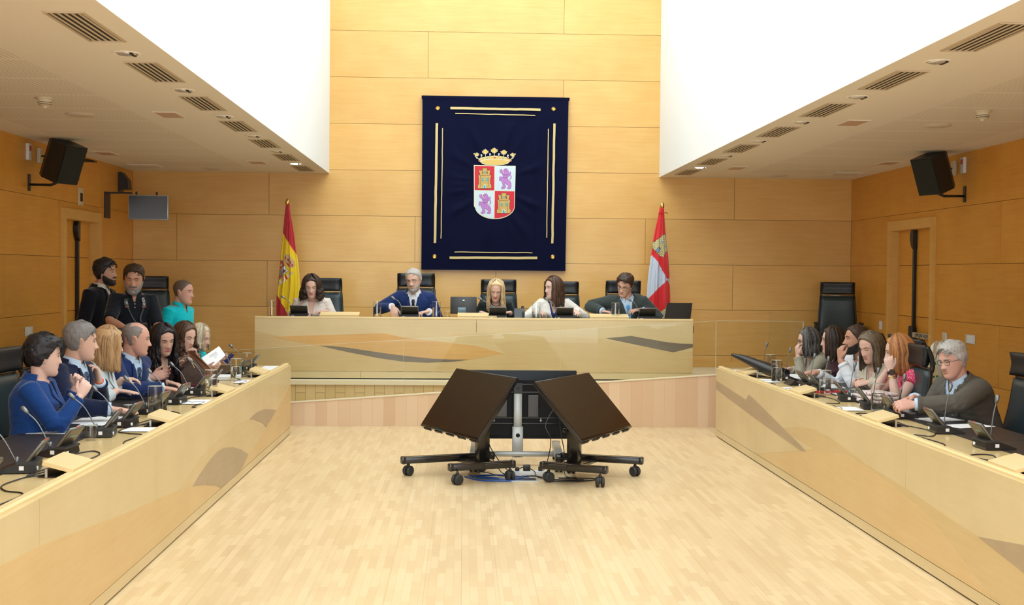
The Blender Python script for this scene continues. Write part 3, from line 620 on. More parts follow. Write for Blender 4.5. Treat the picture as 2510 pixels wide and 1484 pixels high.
# podium units: their backs face the camera, larger housing
pod = series(mp, [((x, 14.44, 1.1585), PI, l) for x, _, l in MP], 'podium microphones')
for o in pod: o.scale = (1.22, 1.1, 1.0)
# ================================================================ cable hatches with tilted lids
def hatch():
    t = thing('cable_hatch', (0, 0, 0), 'x', 'cable hatch', 'tilted wooden cable lids')
    m = MB(); m.box((0, 0, .0015), (.13, .27, .003)); m.build('opening', M['dark'], t)
    R = Ry(math.radians(15)); m = MB(); m.box((.035, 0, .052), (.150, .31, .022), R=R, bev=.002); m.build('lid', M['lid'], t)
    m = MB(); m.box((-.02, .0, .022), (.012, .30, .040)); m.build('hinge_support', M['steel'], t)
    return t
HL = [(5.98, 'nearest'), (7.90, 'second nearest'), (9.78, 'third nearest'), (11.55, 'farthest')]
series(hatch(), [((-1.94, y, TZ), 0, '%s tilted wooden lid over a cable hole in the left desk' % n) for y, n in HL] + [((2.82, y, TZ), PI, '%s tilted wooden lid over a cable hole in the right desk' % n) for y, n in [(6.04, 'nearest'), (8.05, 'second nearest'), (9.92, 'third nearest'), (11.85, 'farthest')]], 'tilted cable hatch lids')
def plid():
    t = thing('cable_hatch', (0, 0, 0), 'x', 'cable hatch', 'podium cable lids')
    m = MB(); m.box((0, .03, .0015), (.42, .14, .003)); m.build('opening', M['dark'], t)
    m = MB(); m.box((0, .035, .045), (.46, .13, .028), R=Rx(math.radians(14)), bev=.002); m.build('lid', M['lid'], t)
    return t
series(plid(), [((x, 14.38, 1.1585), 0, l) for x, l in ((-1.45, 'pale wooden cable lid beside the woman in the dotted blouse'), (.16, 'pale wooden cable lid below the black monitor on the podium'), (1.72, 'pale wooden cable lid beside the man in the grey-green suit'))], 'podium cable lids')
# cables
def scable(pts, lab, mt='cable', r=.0035, n=7, nm='cable'):
    m = MB(); m.tube(curve(pts, n), r, 6); return tag(m.build(nm, M[mt], None, True), lab, 'cable')
zc = TZ + .004
for (y, s, nm) in [(y, -1, n) for y, n in HL] + [(6.04, 1, 'nearest'), (8.05, 1, 'second nearest'), (9.92, 1, 'third nearest'), (11.85, 1, 'farthest')]:
    X = -1.80 if s < 0 else 2.67; f = lambda a: X + s * a; rr = random.Random(int(y * 100))
    pts = [(f(.17), y - .05, zc + .004), (f(.27), y - .12, zc), (f(.24), y + .22, zc), (f(.16), y + .34, zc), (f(.12), y + .55, zc), (f(.20), y + .66, zc), (f(.26), y + .55, zc), (f(.22), y + .44, zc)]
    pts = [(a + rr.uniform(-.02, .02), b + rr.uniform(-.05, .05), c) for a, b, c in pts]
    scable(pts, 'dark cable curling on the wood beyond the %s cable lid of the %s desk' % (nm, 'left' if s < 0 else 'right'))
    pts = [(f(.20), y + .05, zc + .004), (f(.30), y - .32, zc), (f(.22), y - .55, zc), (f(.12), y - .62, zc), (f(.15), y - .9, zc), (f(.10), y - 1.02, zc)]
    pts = [(a + rr.uniform(-.02, .02), b + rr.uniform(-.08, .08), c) for a, b, c in pts]
    scable(pts, 'dark cable running nearer the camera from the %s cable lid of the %s desk' % (nm, 'left' if s < 0 else 'right'))
# ================================================================ carafes and glasses
def carafe(handle=True):
    t = thing('water_carafe', (0, 0, 0), 'x', 'carafe', 'glass water carafes'); r = .050
    m = MB(); m.lathe((0, 0, 0), [(r - .004, .0), (r, .004), (r, .205), (r - .0022, .205), (r - .0022, .014), (0, .012)], 28); m.build('glass_body', M['glass'], t, 'auto')
    m = MB(); m.lathe((0, 0, 0), [(0, .0145), (r - .0026, .0145), (r - .0026, .135), (0, .135)], 28); m.build('water', M['water'], t, 'auto')
    if handle: m = MB(); m.tube(curve([(r, 0, .165), (r + .035, 0, .160), (r + .040, 0, .14), (r + .038, 0, .06), (r + .028, 0, .045), (r, 0, .04)], 6), .0042, 8); m.build('handle', M['glass'], t, True)
    m = MB(); m.lathe((0, 0, .2045), [(r - .0022, 0), (r, 0), (r, .0015), (r - .0022, .0015)], 28); m.build('rim', M['glassedge'], t, 'auto')
    return t
def tumbler():
    t = thing('drinking_glass', (0, 0, 0), 'x', 'glass', 'drinking glasses'); 
    m = MB(); m.lathe((0, 0, 0), [(.030, .0), (.036, .088), (.0345, .088), (.029, .008), (0, .006)], 24); m.build('glass_body', M['glass'], t, 'auto')
    m = MB(); m.lathe((0, 0, .0875), [(.0345, 0), (.036, 0), (.036, .001), (.0345, .001)], 24); m.build('rim', M['glassedge'], t, 'auto')
    return t
def zt(px, py): p = atz(px, py, TZ); return (p[0], p[1], TZ)
CL = [((-2.07, 8.32), 'glass water carafe on the left desk in front of the man in navy'), ((-1.98, 9.70), 'glass water carafe on the left desk in front of the balding man'), ((-2.02, 10.97), 'glass water carafe on the left desk in front of the black-haired woman'), ((-2.06, 11.75), 'farthest glass water carafe on the left desk')]
CR = [((2.90, 11.2), 'glass water carafe beside the black bag on the right desk'), ((3.04, 12.0), 'farthest glass carafe on the right desk, before the grey-black-haired woman'), ((3.00, 10.02), 'glass water carafe behind the third cable lid of the right desk'), ((3.02, 8.78), 'glass water carafe on the right desk before the red-haired woman')]
CP = [((-2.25, 14.46), 'glass carafe at the left end of the podium desk'), ((-1.02, 14.50), 'glass carafe on the podium at the elbow of the man in navy'), ((-.32, 14.46), 'glass carafe on the podium between the man in navy and the monitor'), ((.86, 14.46), 'glass carafe before the woman in the white jacket'), ((1.80, 14.45), 'glass carafe before the man in the grey-green suit')]
series(carafe(), [((x, y, TZ), PI * .9, l) for (x, y), l in CL] + [((x, y, TZ), .4, l) for (x, y), l in CR] + [((x, y, 1.1585), PI + .3 * k, l) for k, ((x, y), l) in enumerate(CP)], 'glass water carafes')
GL = [(-2.14, 7.12, 'upturned drinking glass on the left desk nearest the camera'), (-2.22, 8.22, 'drinking glass behind the hand of the man in navy'), (-2.17, 9.02, 'drinking glass before the cuffs of the balding man'), (-2.10, 10.35, 'drinking glass behind the middle carafe on the left desk'),
      (3.12, 12.3, 'drinking glass at the far end of the right desk'), (3.16, 10.35, 'drinking glass by the reading hand on the right desk'), (3.12, 9.62, 'drinking glass near the flowered cloth')]
GP = [(-2.06, 'drinking glass by the Spanish flag end of the podium'), (-.74, 'low glass by the hand of the man in navy'), (-.19, 'upturned glass standing alone left of the monitor'), (.98, 'drinking glass before the woman in white'), (1.98, 'drinking glass by the hand of the man in the grey-green suit')]
series(tumbler(), [((x, y, TZ), 0, l) for x, y, l in GL] + [((x, 14.45, 1.1585), 0, l) for x, l in GP], 'drinking glasses')
# ================================================================ papers
def sheet(px, pz, lab, w=.21, l=.297, rz=0.0, z=None, mt='paper', nm='paper_sheet', cat='paper', th=.0012, tilt=None):
    m = MB(); R = Rz(rz)
    if tilt is not None: R = R @ tilt
    m.box((px, pz, z if z is not None else TZ + .0045), (w, l, th), R=R); return tag(m.build(nm, M[mt] if isinstance(mt, str) else mt), lab, cat)
sheet(-2.47, 7.45, 'long white paper strip on the black mat before the woman in bright blue', .26, .15)
sheet(-1.98, 7.60, 'white sheet on the wood left of the second cable lid', .20, .20)
sheet(-2.36, 8.05, 'open white sheets under the forearm of the man in navy', .30, .40, z=TZ + .006)
sheet(-2.30, 7.83, 'second white sheet beside the dark tablet on the left desk', .24, .18, rz=.1, z=TZ + .005)
sheet(-1.98, 9.22, 'white sheet under looped cables on the left desk', .18, .30)
sheet(-1.93, 10.95, 'white sheet beside the third carafe on the left desk', .17, .33)
sheet(-1.95, 12.45, 'white sheet lying at the far end of the left desk', .20, .60)
sheet(2.92, 12.40, 'white sheet at the far end of the right desk', .25, .40); sheet(2.85, 11.30, 'white sheet beside the carafe and black bag', .16, .35)
sheet(2.84, 10.55, 'small white sheet behind the third lid on the right desk', .10, .24); sheet(2.86, 8.95, 'white sheet between two lids on the right desk', .17, .26)
sheet(3.28, 8.30, 'printed sheet on the mat before the man in grey', .28, .20, rz=.3, z=TZ + .005); sheet(3.34, 7.95, 'white sheet under the elbow of the man in grey', .30, .18, rz=.35, z=TZ + .0042)
sheet(3.22, 11.7, 'stack of white papers before the grey-black-haired woman', .22, .5, z=TZ + .012, th=.012); sheet(3.20, 10.75, 'open white notebook under the hand of the bearded man', .3, .36, z=TZ + .007, th=.006)
sheet(3.20, 9.98, 'white papers before the woman in the cream blazer', .22, .3, z=TZ + .006, th=.004)
sheet(3.10, 10.17, 'bright red folder edge on the right desk', .26, .05, z=TZ + .012, mt='red', nm='folder', cat='folder', th=.02)
sheet(3.16, 8.72, 'thin closed laptop under the hands of the grey-suited man', .30, .22, z=TZ + .010, mt='silver', nm='closed_laptop', cat='laptop', th=.014, rz=.2)
sheet(-2.30, 7.62, 'dark tablet lying on the left desk mat', .18, .20, z=TZ + .008, mt='gloss', nm='tablet', cat='tablet', th=.008)
sheet(-2.25, 10.55, 'burgundy notebook before the black-haired woman', .18, .24, z=TZ + .012, mt=mat('burgundy_cover', (.13, .012, .03), .5), nm='notebook', cat='notebook', th=.018)
sheet(-2.23, 10.15, 'open red-edged book beside the hand in burgundy', .20, .24, z=TZ + .008, mt='paper', nm='open_book', cat='book', th=.01, rz=.2)
sheet(-2.20, 11.25, 'stack of white papers before the wavy-haired woman', .22, .30, z=TZ + .016, th=.025)
# small black tent sign
t = thing('tent_sign', (3.0, 10.98, TZ), 'small black tent sign between the carafe and a microphone on the right desk', 'sign')
m = MB(); m.prism([(-.05, 0), (.05, 0), (.0, .045)], (2.98, 10.86, TZ + .004), (1, 0, 0), (0, 0, 1), (0, .22, 0)); m.build('body', M['black'], t)
# black cap-like bag with badge at the end of the right desk
t = thing('black_pouch', (2.86, 11.55, TZ), 'black soft case with a round red and white badge leaning on the far right lid', 'bag')
m = MB(); P = curve([(2.66, 12.0, TZ + .20), (2.74, 11.9, TZ + .175), (2.86, 11.72, TZ + .12), (2.96, 11.55, TZ + .075), (3.02, 11.42, TZ + .058)], 5)
m.tube(P, [(.020 + .058 * min(1, k / 12), .014 + .042 * min(1, k / 12)) for k in range(len(P))], 14); m.build('case', M['leather'], t, True)
m = MB(); m.lathe((2.925, 11.50, TZ + .088), [(0, 0), (.026, 0), (.026, .003), (0, .003)], 16, axis=(-.55, -.83, .3)); b = m.build('badge', M['red'], t)
m = MB(); m.lathe((2.922, 11.496, TZ + .0905), [(0, 0), (.016, 0), (.016, .003), (0, .003)], 12, axis=(-.55, -.83, .3)); m.build('badge_centre', M['paper'], b)
# folded flowered cloth
t = thing('folded_cloth', (3.22, 9.45, TZ), 'folded pale pink flowered cloth before the cream blazer on the right desk', 'cloth')
M['flower'] = spotmat('flowered_cloth', (.72, .62, .60), (.25, .10, .13), 34, .28)
for k in range(3):
    m = MB(); m.box((3.21 + .01 * k, 9.45 - .02 * k, TZ + .020 + .028 * k), (.26 - .03 * k, .42 - .06 * k, .026), bev=.012, R=Rz(.1 * k)); m.build('fold', M['flower'], t, True)
# ================================================================ podium things
t = thing('touch_monitor', (-.02, 14.66, 1.1585), 'black desktop monitor seen from behind beside the blonde woman', 'monitor')
R = Rx(math.radians(-12)); R2 = R
m = MB(); m.box((.0, 14.66, 1.315), (.315, .028, .205), R=R, bev=.008); m.build('housing', M['black'], t, 'auto')
m = MB(); m.box((-.02, 14.635, 1.235), (.10, .04, .11), R=Rx(.2), bev=.006); m.build('stand', mat('stand_pale_blue', (.20, .30, .36), .3, .3), t, 'auto')
m = MB(); m.box((-.02, 14.66, 1.165), (.20, .14, .012), bev=.003); m.build('foot', M['black'], t)
m = MB(); m.box((.0, 14.642, 1.375), (.022, .002, .014), R=R); m.build('logo', M['silver'], t)
t = thing('desk_telephone', (.66, 14.52, 1.1585), 'black desk telephone right of the blonde woman', 'telephone')
m = MB(); m.prism([(-.09, 0), (.09, 0), (.06, .11), (-.05, .13)], (.60, 14.50, 1.159), (0, 1, 0), (0, 0, 1), (.125, 0, 0)); m.build('body', mat('phone_grey', (.05, .06, .07), .4), t, 'auto')
m = MB(); m.tube(curve([(.70, 14.42, 1.17), (.70, 14.45, 1.25), (.70, 14.52, 1.30), (.705, 14.58, 1.295)], 4), [.02] + [.014] * 10 + [.02] * 2, 10); m.build('handset', M['black'], t, True)
m = MB(); m.box((.615 + .04, 14.445, 1.265), (.05, .004, .018), R=Rx(-.3)); m.build('display', M['paper'], t)
t = thing('laptop', (2.56, 14.52, 1.1585), 'open black laptop at the right end of the podium seen from behind', 'laptop')
m = MB(); m.box((2.54, 14.66, 1.168), (.30, .21, .016), bev=.003); m.build('keyboard_base', M['black'], t)
R = Rx(math.radians(-10)) @ Ry(math.radians(0)); m = MB(); m.prism([(-.165, 0), (.150, 0), (.168, .200), (-.135, .200)], (2.565, 14.55, 1.170), (1, 0, 0), (0, -.12, .99), (0, .008, 0)); m.build('lid', mat('laptop_lid', (.018, .018, .02), .28), t)
for x, w, lab in ((-1.80, .24, 'white papers under the hands of the woman in the dotted blouse'), (-.50, .30, 'white papers before the man in navy'), (.30, .24, 'white papers before the blonde woman'), (1.15, .2, 'white papers before the woman in white'), (1.95, .30, 'white papers under the hands of the man in the grey-green suit')):
    sheet(x, 14.62, lab, w, .22, z=1.166, th=.006)
# ================================================================ screen trolleys
def screen_cart(cx, cy, cz, yaw, tilt, w, h, pole, legdir, casters, legs, lab, metal, facing=True, portless=False):
    t = thing('screen_trolley', (pole[0], pole[1], 0), lab, 'screen trolley', 'mobile screens on the floor')
    u = V3((math.cos(yaw), math.sin(yaw), 0)); n = V3((math.sin(yaw), -math.cos(yaw), 0)); v = V3((0, 0, 1)) * math.cos(tilt) - n * math.sin(tilt); nn = np.cross(u, v)
    R = np.stack([u, -nn, v], 1); c = V3((cx, cy, cz))       # local y points to the back
    m = MB(); m.box(c + R @ V3((0, .018, 0)), (w, .032, h), R=R, bev=.004); fr = m.build('screen_frame', M['gloss'], t, 'auto')
    m = MB(); m.box(c + R @ V3((0, .0, .004)), (w - .018, .004, h - .03), R=R); m.build('screen_panel', M['screen'], t)
    m = MB(); m.prism([(-w * .42, .034), (w * .42, .034), (w * .36, .075), (-w * .36, .075)], c + R @ V3((0, 0, -h * .46)), R @ V3((1, 0, 0)), R @ V3((0, 1, 0)), R @ V3((0, 0, h * .72))); bk = m.build('back_housing', M['black'], t, 'auto')
    for q in (-.4, -.2, 0, .2, .4):
        m = MB(); m.box(c + R @ V3((q * w, .030, -h / 2 - .004)), (w * .11, .026, .009), R=R, bev=.002); m.build('lower_vent', M['rubber'], fr)
    return t, R, c
BAR = dict(k=mat('trolley_black', (.010, .010, .011), .22, coat=.3), g=mat('trolley_grey', (.42, .43, .42), .35, .6))
def beam(t, a, b, zz, mt, wd=.06, hh=.06, nm='foot_bar'):
    a, b = V3((*a, zz)), V3((*b, zz)); d = nrm(b - a); R = np.stack([d, np.cross((0, 0, 1), d), V3((0, 0, 1))], 1)
    m = MB(); m.box((a + b) / 2, (np.linalg.norm(b - a), wd, hh), R=R, bev=.012); ob = m.build(nm, BAR[mt], t, 'auto')
    for q, s in ((a, -1), (b, 1)): m = MB(); m.box(q + d * s * .003, (.04, wd + .004, hh + .004), R=R, bev=.012); m.build('end_cap', M['gloss'], ob, 'auto')
    return ob
def castr(t, x, y, ang):
    c, s = math.cos(ang), math.sin(ang); m = MB()
    for q in (-.021, .021):
        m.lathe((x - s * q, y + c * q, .042), [(0, -.013), (.034, -.013), (.042, -.006), (.042, .006), (.036, .013), (0, .013)], 24, axis=(-s, c, 0))
    w = m.build('wheel', M['rubber'], t, 'auto')
    m = MB(); m.lathe((x, y, .05), [(.014, .0), (.014, .045), (.008, .05), (.008, .065)], 14); m.box((x, y, .055), (.05, .026, .05), R=Rz(ang), bev=.006); m.build('caster_fork', M['black'], w, 'auto')
# left cart: front beam, back beam, joined by a cross beam carrying the pole
def full_cart(cx, cy, cz, yaw, tilt, w, h, pole, front, back, cast, lab):
    t, R, c = screen_cart(cx, cy, cz, yaw, tilt, w, h, pole, None, None, None, lab, 'k')
    for a, b in (front, back): beam(t, a, b, .135, 'k')
    fa = (V3((*front[0], 0)) + V3((*front[1], 0))) / 2; ba = (V3((*back[0], 0)) + V3((*back[1], 0))) / 2
    P = V3((*pole, 0)); 
    m = MB(); d = nrm(ba - fa); Rr = np.stack([np.cross(d, (0, 0, 1)), d, V3((0, 0, 1))], 1)
    m.box(P + V3((0, 0, .115)) , (.17, np.linalg.norm(ba - fa) * 1.0, .03), R=Rr, bev=.004); m.build('cross_plate', BAR['k'], t, 'auto')
    n = V3((math.sin(yaw), -math.cos(yaw), 0)); Rp = np.stack([np.cross(n, (0, 0, 1)), n, V3((0, 0, 1))], 1)
    m = MB(); m.box(P + V3((0, 0, .33)), (.085, .10, .42), R=Rp, bev=.006); po = m.build('pole', BAR['k'], t, 'auto')
    m = MB(); m.box(P + V3((0, 0, .60)), (.06, .07, .16), R=Rp); m.box((P + V3((0, 0, .64)) + c + R @ V3((0, .07, 0))) / 2, (.10, .12, .10), R=R, bev=.01); m.build('tilt_bracket', BAR['k'], t, 'auto')
    m = MB(); m.lathe(P + V3((-.05, -.0, .40)), [(.006, 0), (.006, .03), (.018, .03), (.018, .045), (0, .05)], 14, axis=(-1, -.3, 0)); m.build('height_knob', M['gloss'], po, 'auto')
    for (x, y), a in cast: castr(t, x, y, a)
    m = MB(); d = nrm(V3((*front[1], 0)) - V3((*front[0], 0))); q = V3((*front[0], .135)) + d * (.36 if pole[0] < .5 else .14)
    nf = V3((d[1], -d[0], 0)); Rf = np.stack([d, -nf, V3((0, 0, 1))], 1); m.box(q + nf * .033, (.16, .006, .034), R=Rf, bev=.002); m.build('side_handle', M['gloss'], t)
    return t
t1 = full_cart(.030, 10.12, .632, -1.085, .624, 1.038, .597, (.165, 10.20), ((-.09, 9.83), (.41, 10.02)), ((-.49, 10.20), (.25, 10.47)), [((-.452, 10.27 - .03), .9), ((-.039, 9.80), .7), ((.391, 9.99), 1.9), ((.16, 10.45), .3)], 'left black mobile screen tilted back on a castored trolley, facing left')
t2 = full_cart(1.008, 10.00, .627, 1.053, .745, 1.047, .608, (.93, 10.13), ((.66, 9.96), (1.14, 9.72)), ((.86, 10.44), (1.50, 10.21)), [((1.455, 10.235), 2.2), ((1.10, 9.70), 1.6), ((.705, 9.94), .4), ((.93, 10.38), 1)], 'right black mobile screen tilted back on a castored trolley, facing right')
# rear upright screen seen from behind
t = thing('screen_trolley', (.487, 10.78, 0), 'rear upright screen seen from behind on a grey castored stand', 'screen trolley', 'mobile screens on the floor')
c = V3((.488, 10.93, .528)); w, h = 1.06, .615
m = MB(); m.box(c, (w, .03, h), bev=.008); fr = m.build('screen_frame', mat('blue_black_plastic', (.008, .013, .020), .35, spec=.3), t, 'auto')
m = MB(); m.box(c + V3((0, .017, 0)), (w - .02, .003, h - .03)); m.build('screen_panel', M['screen'], t)
m = MB(); m.prism([(-.50, -.27), (.50, -.27), (.50, -.02), (.44, .0), (.36, .22), (-.36, .22), (-.44, 0), (-.50, -.02)], c + V3((0, -.015, 0)), (1, 0, 0), (0, 0, 1), (0, -.028, 0)); m.build('back_housing', mat('rear_panel', (.006, .006, .007), .5, spec=.2), t, 'auto')
for x in (-.14, .14): m = MB(); m.box(c + V3((x, -.045, -.01)), (.10, .012, .20), bev=.02); m.build('mount_recess', M['gloss'], t)
for x, z in ((-.21, -.14), (.21, -.14), (.22, .14), (-.21, .14)):
    m = MB(); m.lathe(c + V3((x, -.043, z)), [(.0, 0), (.009, 0), (.009, .008), (0, .010)], 10, axis=(0, -1, 0)); m.box(c + V3((x, -.046, z + .018)), (.006, .004, .01)); m.build('mount_bolt', M['steel'], t)
m = MB()
for z in (.185, .115, -.115, -.165): m.box(c + V3((.05, -.045, z)), (.80, .01, .008))
m.build('panel_rib', M['gloss'], t)
m = MB(); m.box(c + V3((.0, -.045, .152)), (.05, .003, .018)); m.build('rating_label', M['silver'], t)
m = MB(); m.box(c + V3((.30, -.046, .05)), (.018, .004, .014))
for k in range(5): m.lathe(c + V3((.395, -.044, .05 - k * .013)), [(.0035, 0), (.0035, .005)], 8, axis=(0, -1, 0))
m.build('port', M['silver'], t)
m = MB(); m.box((.487, 10.80, .47), (.072, .05, .38), bev=.003); po = m.build('pole', BAR['g'], t, 'auto')
m = MB(); m.box((.487, 10.80, .21), (.095, .065, .27), bev=.003); m.build('pole_sleeve', BAR['g'], t, 'auto')
m = MB(); m.lathe((.487, 10.766, .275), [(.008, 0), (.008, .015), (.018, .015), (.018, .04), (0, .045)], 16, axis=(0, -1, 0)); m.build('height_knob', M['gloss'], po, 'auto')
m = MB(); m.box((.487, 10.79, .685), (.075, .04, .09)); m.lathe((.487, 10.768, .69), [(.010, 0), (.010, .006), (0, .008)], 10, axis=(0, -1, 0)); m.build('head_bracket', M['black'], t)
m = MB(); m.box((.487, 10.766, .095), (.05, .004, .03)); m.build('cable_port', M['dark'], po)
beam(t, (.12, 10.78), (.86, 10.78), .105, 'g', .05, .045, 'cross_bar')
for x, e in ((.115, -.02), (.86, -.03)):
    ob = beam(t, (x, 11.22), (x + e, 10.42), .125, 'g', .07, .07)
    castr(t, x, 11.18, 1.5); castr(t, x + e, 10.46, 1.2)
# tangle under the screens
scable(curve([(.02, 10.16, .006), (.15, 9.98, .006), (.38, 9.95, .006), (.55, 10.05, .006), (.48, 10.22, .006), (.25, 10.25, .006), (.08, 10.15, .008)], 6), 'blue network cable coiled on the floor under the screens', 'bluecable', .006, 2)
scable(curve([(.05, 10.2, .012), (.2, 10.03, .012), (.42, 10.0, .014), (.5, 10.12, .012), (.3, 10.2, .012), (.12, 10.12, .012), (.3, 10.02, .018)], 6), 'second blue cable loop under the left trolley', 'bluecable', .005, 2)
for k, pts in enumerate([[(.20, 10.2, .30), (.24, 10.15, .18), (.30, 10.12, .08), (.36, 10.2, .02), (.5, 10.25, .006)], [(.19, 10.2, .36), (.26, 10.18, .2), (.40, 10.25, .03), (.52, 10.28, .006), (.6, 10.2, .006)],
                         [(.45, 10.2, .05), (.52, 10.15, .09), (.60, 10.17, .05), (.64, 10.1, .008), (.85, 10.0, .006), (1.0, 10.02, .006)], [(.4, 10.1, .006), (.6, 10.12, .02), (.75, 9.95, .006), (1.05, 9.98, .006), (1.08, 10.08, .006), (.8, 10.1, .006)],
                         [(.62, 10.2, .03), (.7, 10.3, .06), (.74, 10.2, .3), (.70, 10.3, .42), (.80, 10.45, .56), (.9, 10.3, .62)], [(.84, 10.5, .66), (.83, 10.4, .4), (.86, 10.3, .2), (.86, 10.2, .02), (.95, 10.05, .006)],
                         [(.15, 10.3, .01), (.12, 10.2, .04), (.2, 10.1, .05), (.33, 10.16, .012), (.45, 10.3, .006)]]):
    scable(pts, ['thin black cable dropping from the left trolley pole', 'black cable hanging off the left screen', 'black cable running right from the power strip', 'thick black cable loop lying under the right trolley', 'black cable arching up to the right screen', 'grey-black cable hanging straight beside the right pole', 'black wire tangled by the left casters'][k], 'cable', .0055 if k == 3 else .004, 6)
t = thing('power_strip', (.56, 10.2, 0), 'white power strip with black adapters under the screens', 'power strip')
m = MB(); m.box((.56, 10.22, .024), (.30, .055, .045), bev=.006); m.build('strip', M['plastw'], t, 'auto')
for x, hh in ((.54, .05), (.655, .035), (.46, .03)): m = MB(); m.box((x, 10.22, .046 + hh / 2), (.06 if hh > .04 else .035, .045, hh), bev=.004); m.build('plug_adapter', M['black'], t, 'auto')
t = thing('floor_box', (.52, 10.02, 0), 'open floor socket box under the screens', 'floor box')
m = MB(); m.box((.50, 10.03, .004), (.24, .16, .008)); m.build('frame', M['silver'], t)
m = MB(); m.box((.52, 10.02, .009), (.17, .10, .004)); m.build('opening', M['dark'], t)
# ================================================================ wall fixtures
def wall_speaker(X, y, z, s, lab):
    t = thing('wall_speaker', (X, y, z), lab, 'speaker', 'black wall loudspeakers')
    # tapered cabinet tilted down; s=+1 on the left wall
    yaw = math.radians(64) * s; R = Rz(yaw) @ Rx(math.radians(21)); c = V3((X + s * .33, y, z))
    m = MB(); m.prism([(-.15, -.14), (.15, -.14), (.15, .06), (.08, .16), (-.08, .16), (-.15, .06)], c + R @ V3((0, 0, -.20)), R @ V3((1, 0, 0)), R @ V3((0, 1, 0)), R @ V3((0, 0, .40))); b = m.build('cabinet', M['black'], t, 'auto')
    m = MB(); m.box(c + R @ V3((0, -.145, 0)), (.285, .014, .385), R=R, bev=.006); m.build('grille', mat('speaker_cloth', (.012, .015, .012), .8), b, 'auto')
    m = MB(); e = c + R @ V3((0, .0, -.20)); m.tube([e, e + V3((0, 0, -.03)), e + V3((-s * .05, 0, -.055)), (X + s * .01, y, e[2] - .055)], [.018, .018, .014, .012], 10); m.build('swivel_arm', M['black'], t, True)
    m = MB(); m.bb((X, y - .03, e[2] - .12), (X + s * .012, y + .03, e[2] + .05)); m.build('wall_plate', M['black'], t)
    return t
wall_speaker(XL, 12.60, 2.80, 1, 'black loudspeaker bracketed high on the left wall'); wall_speaker(XR, 12.72, 2.80, -1, 'black loudspeaker bracketed high on the right wall')
def wbox(X, y, z, s, dy, dz, th, mt, lab, nm='wall_box', cat='wall box', extra=None, grp=None):
    t = thing(nm, (X, y, z), lab, cat, grp); m = MB(); m.bb((X, y - dy / 2, z - dz / 2), (X + s * th, y + dy / 2, z + dz / 2), bev=min(.008, th * .3)); m.build('housing', M[mt], t, 'auto')
    if extra: m = MB(); m.bb((X + s * th, y - dy * .25 + extra[2], z + extra[0]), (X + s * (th + .004), y + dy * .25 + extra[2], z + extra[1])); m.build(extra[4] if len(extra) > 4 else 'indicator', M[extra[3]], t)
    return t
wbox(XL, 12.55, 2.885, 1, .09, .17, .035, 'plastw', 'white switch box with red window left of the left speaker', extra=(.01, .06, 0, 'red'), cat='switch box')
wbox(XL, 12.86, 2.875, 1, .08, .155, .04, 'ivory', 'ivory socket box directly behind the left speaker', cat='socket box')
wbox(XR, 12.98, 2.875, -1, .08, .155, .04, 'ivory', 'ivory socket box directly behind the right speaker', cat='socket box')
wbox(XR, 12.74, 2.885, -1, .09, .17, .035, 'plastw', 'white switch box with red window right of the right speaker', extra=(.01, .06, 0, 'red'), cat='switch box')
for X, s, y, z in ((XL, 1, 12.86, 2.87), (XR, -1, 12.98, 2.87)):
    scable([(X + s * .04, y, z), (X + s * .10, y - .01, z), (X + s * .17, y - .06, z - .02), (X + s * .27, y - .12, z - .03)], 'black plug and lead between the socket box and the %s wall speaker' % ('left' if s > 0 else 'right'), 'cable', .009, 5)
wbox(XL, 12.59, 1.07, 1, .21, .095, .012, 'plastw', 'white double light switch low on the left wall', 'light_switch', 'switch', (-.035, .035, 0, 'paper', 'rocker'))
wbox(XR, 12.51, 1.06, -1, .22, .095, .012, 'plastw', 'wide white light switch on the right wall above the grey-haired man', 'light_switch', 'switch', (-.035, .035, 0, 'paper', 'rocker'))
wbox(XR, 13.19, 1.05, -1, .11, .09, .014, 'plastw', 'small white switch on the right wall beside the door frame', 'light_switch', 'switch', (-.03, .03, 0, 'ivory', 'rocker'))
wbox(XR, 15.24, 1.09, -1, .10, .11, .016, 'plastw', 'white socket plate between the right door and the back corner', 'socket_plate', 'socket')
wbox(XL, 14.27, 2.54, 1, .17, .20, .012, 'ivory', 'small framed emergency sign above the left door', 'emergency_sign', 'sign', (-.055, .04, 0, 'black', 'pictogram'))
t = thing('socket_plate', (-3.99, YB, 1.54), 'white socket plate on the back wall beside the left corner chair', 'socket'); m = MB(); m.bb((-4.03, YB - .012, 1.48), (-3.95, YB, 1.60), bev=.003); m.build('plate', M['plastw'], t, 'auto')
# hooded lamps on the left wall
def wall_lamp(X, y, z, s, lab):
    t = thing('wall_lamp', (X, y, z), lab, 'wall lamp', 'dark wall lamps'); m = MB(); m.bb((X, y - .05, z - .16), (X + s * .045, y + .05, z + .06), bev=.008); m.build('body', M['black'], t, 'auto')
    m = MB(); m.prism([(0, .03), (.03, .07), (.12, .09), (.24, .065), (.24, .045), (.12, .05), (.04, .04)], (X, y - .05, z), (s, 0, 0), (0, 0, 1), (0, .10, 0)); m.build('hood', mat('bronze_hood', (.05, .025, .015), .35), t, 'auto')
    m = MB(); m.bb((X + s * .045, y - .02, z - .10), (X + s * .048, y + .02, z)); m.build('label_window', M['silver'], t)
wall_lamp(XL, 14.05, 2.87, 1, 'dark emergency lamp with a curved hood above the left door')
t = thing('wall_camera', (XL, 15.9, 2.85), 'dark wedge-shaped wall unit in the left corner above the monitor', 'wall unit')
m = MB(); m.prism([(0, .12), (.04, .12), (.12, .02), (.13, -.10), (.04, -.10), (0, -.14)], (XL, 15.8, 2.83), (1, 0, 0), (0, 0, 1), (0, .17, 0)); m.build('body', M['black'], t, 'auto')
t = thing('wall_monitor', (XL, 15.3, 2.48), 'black monitor on a bracket in the upper left corner', 'monitor')
R = Rz(math.radians(8)); c = V3((-3.895, 15.30, 2.475))
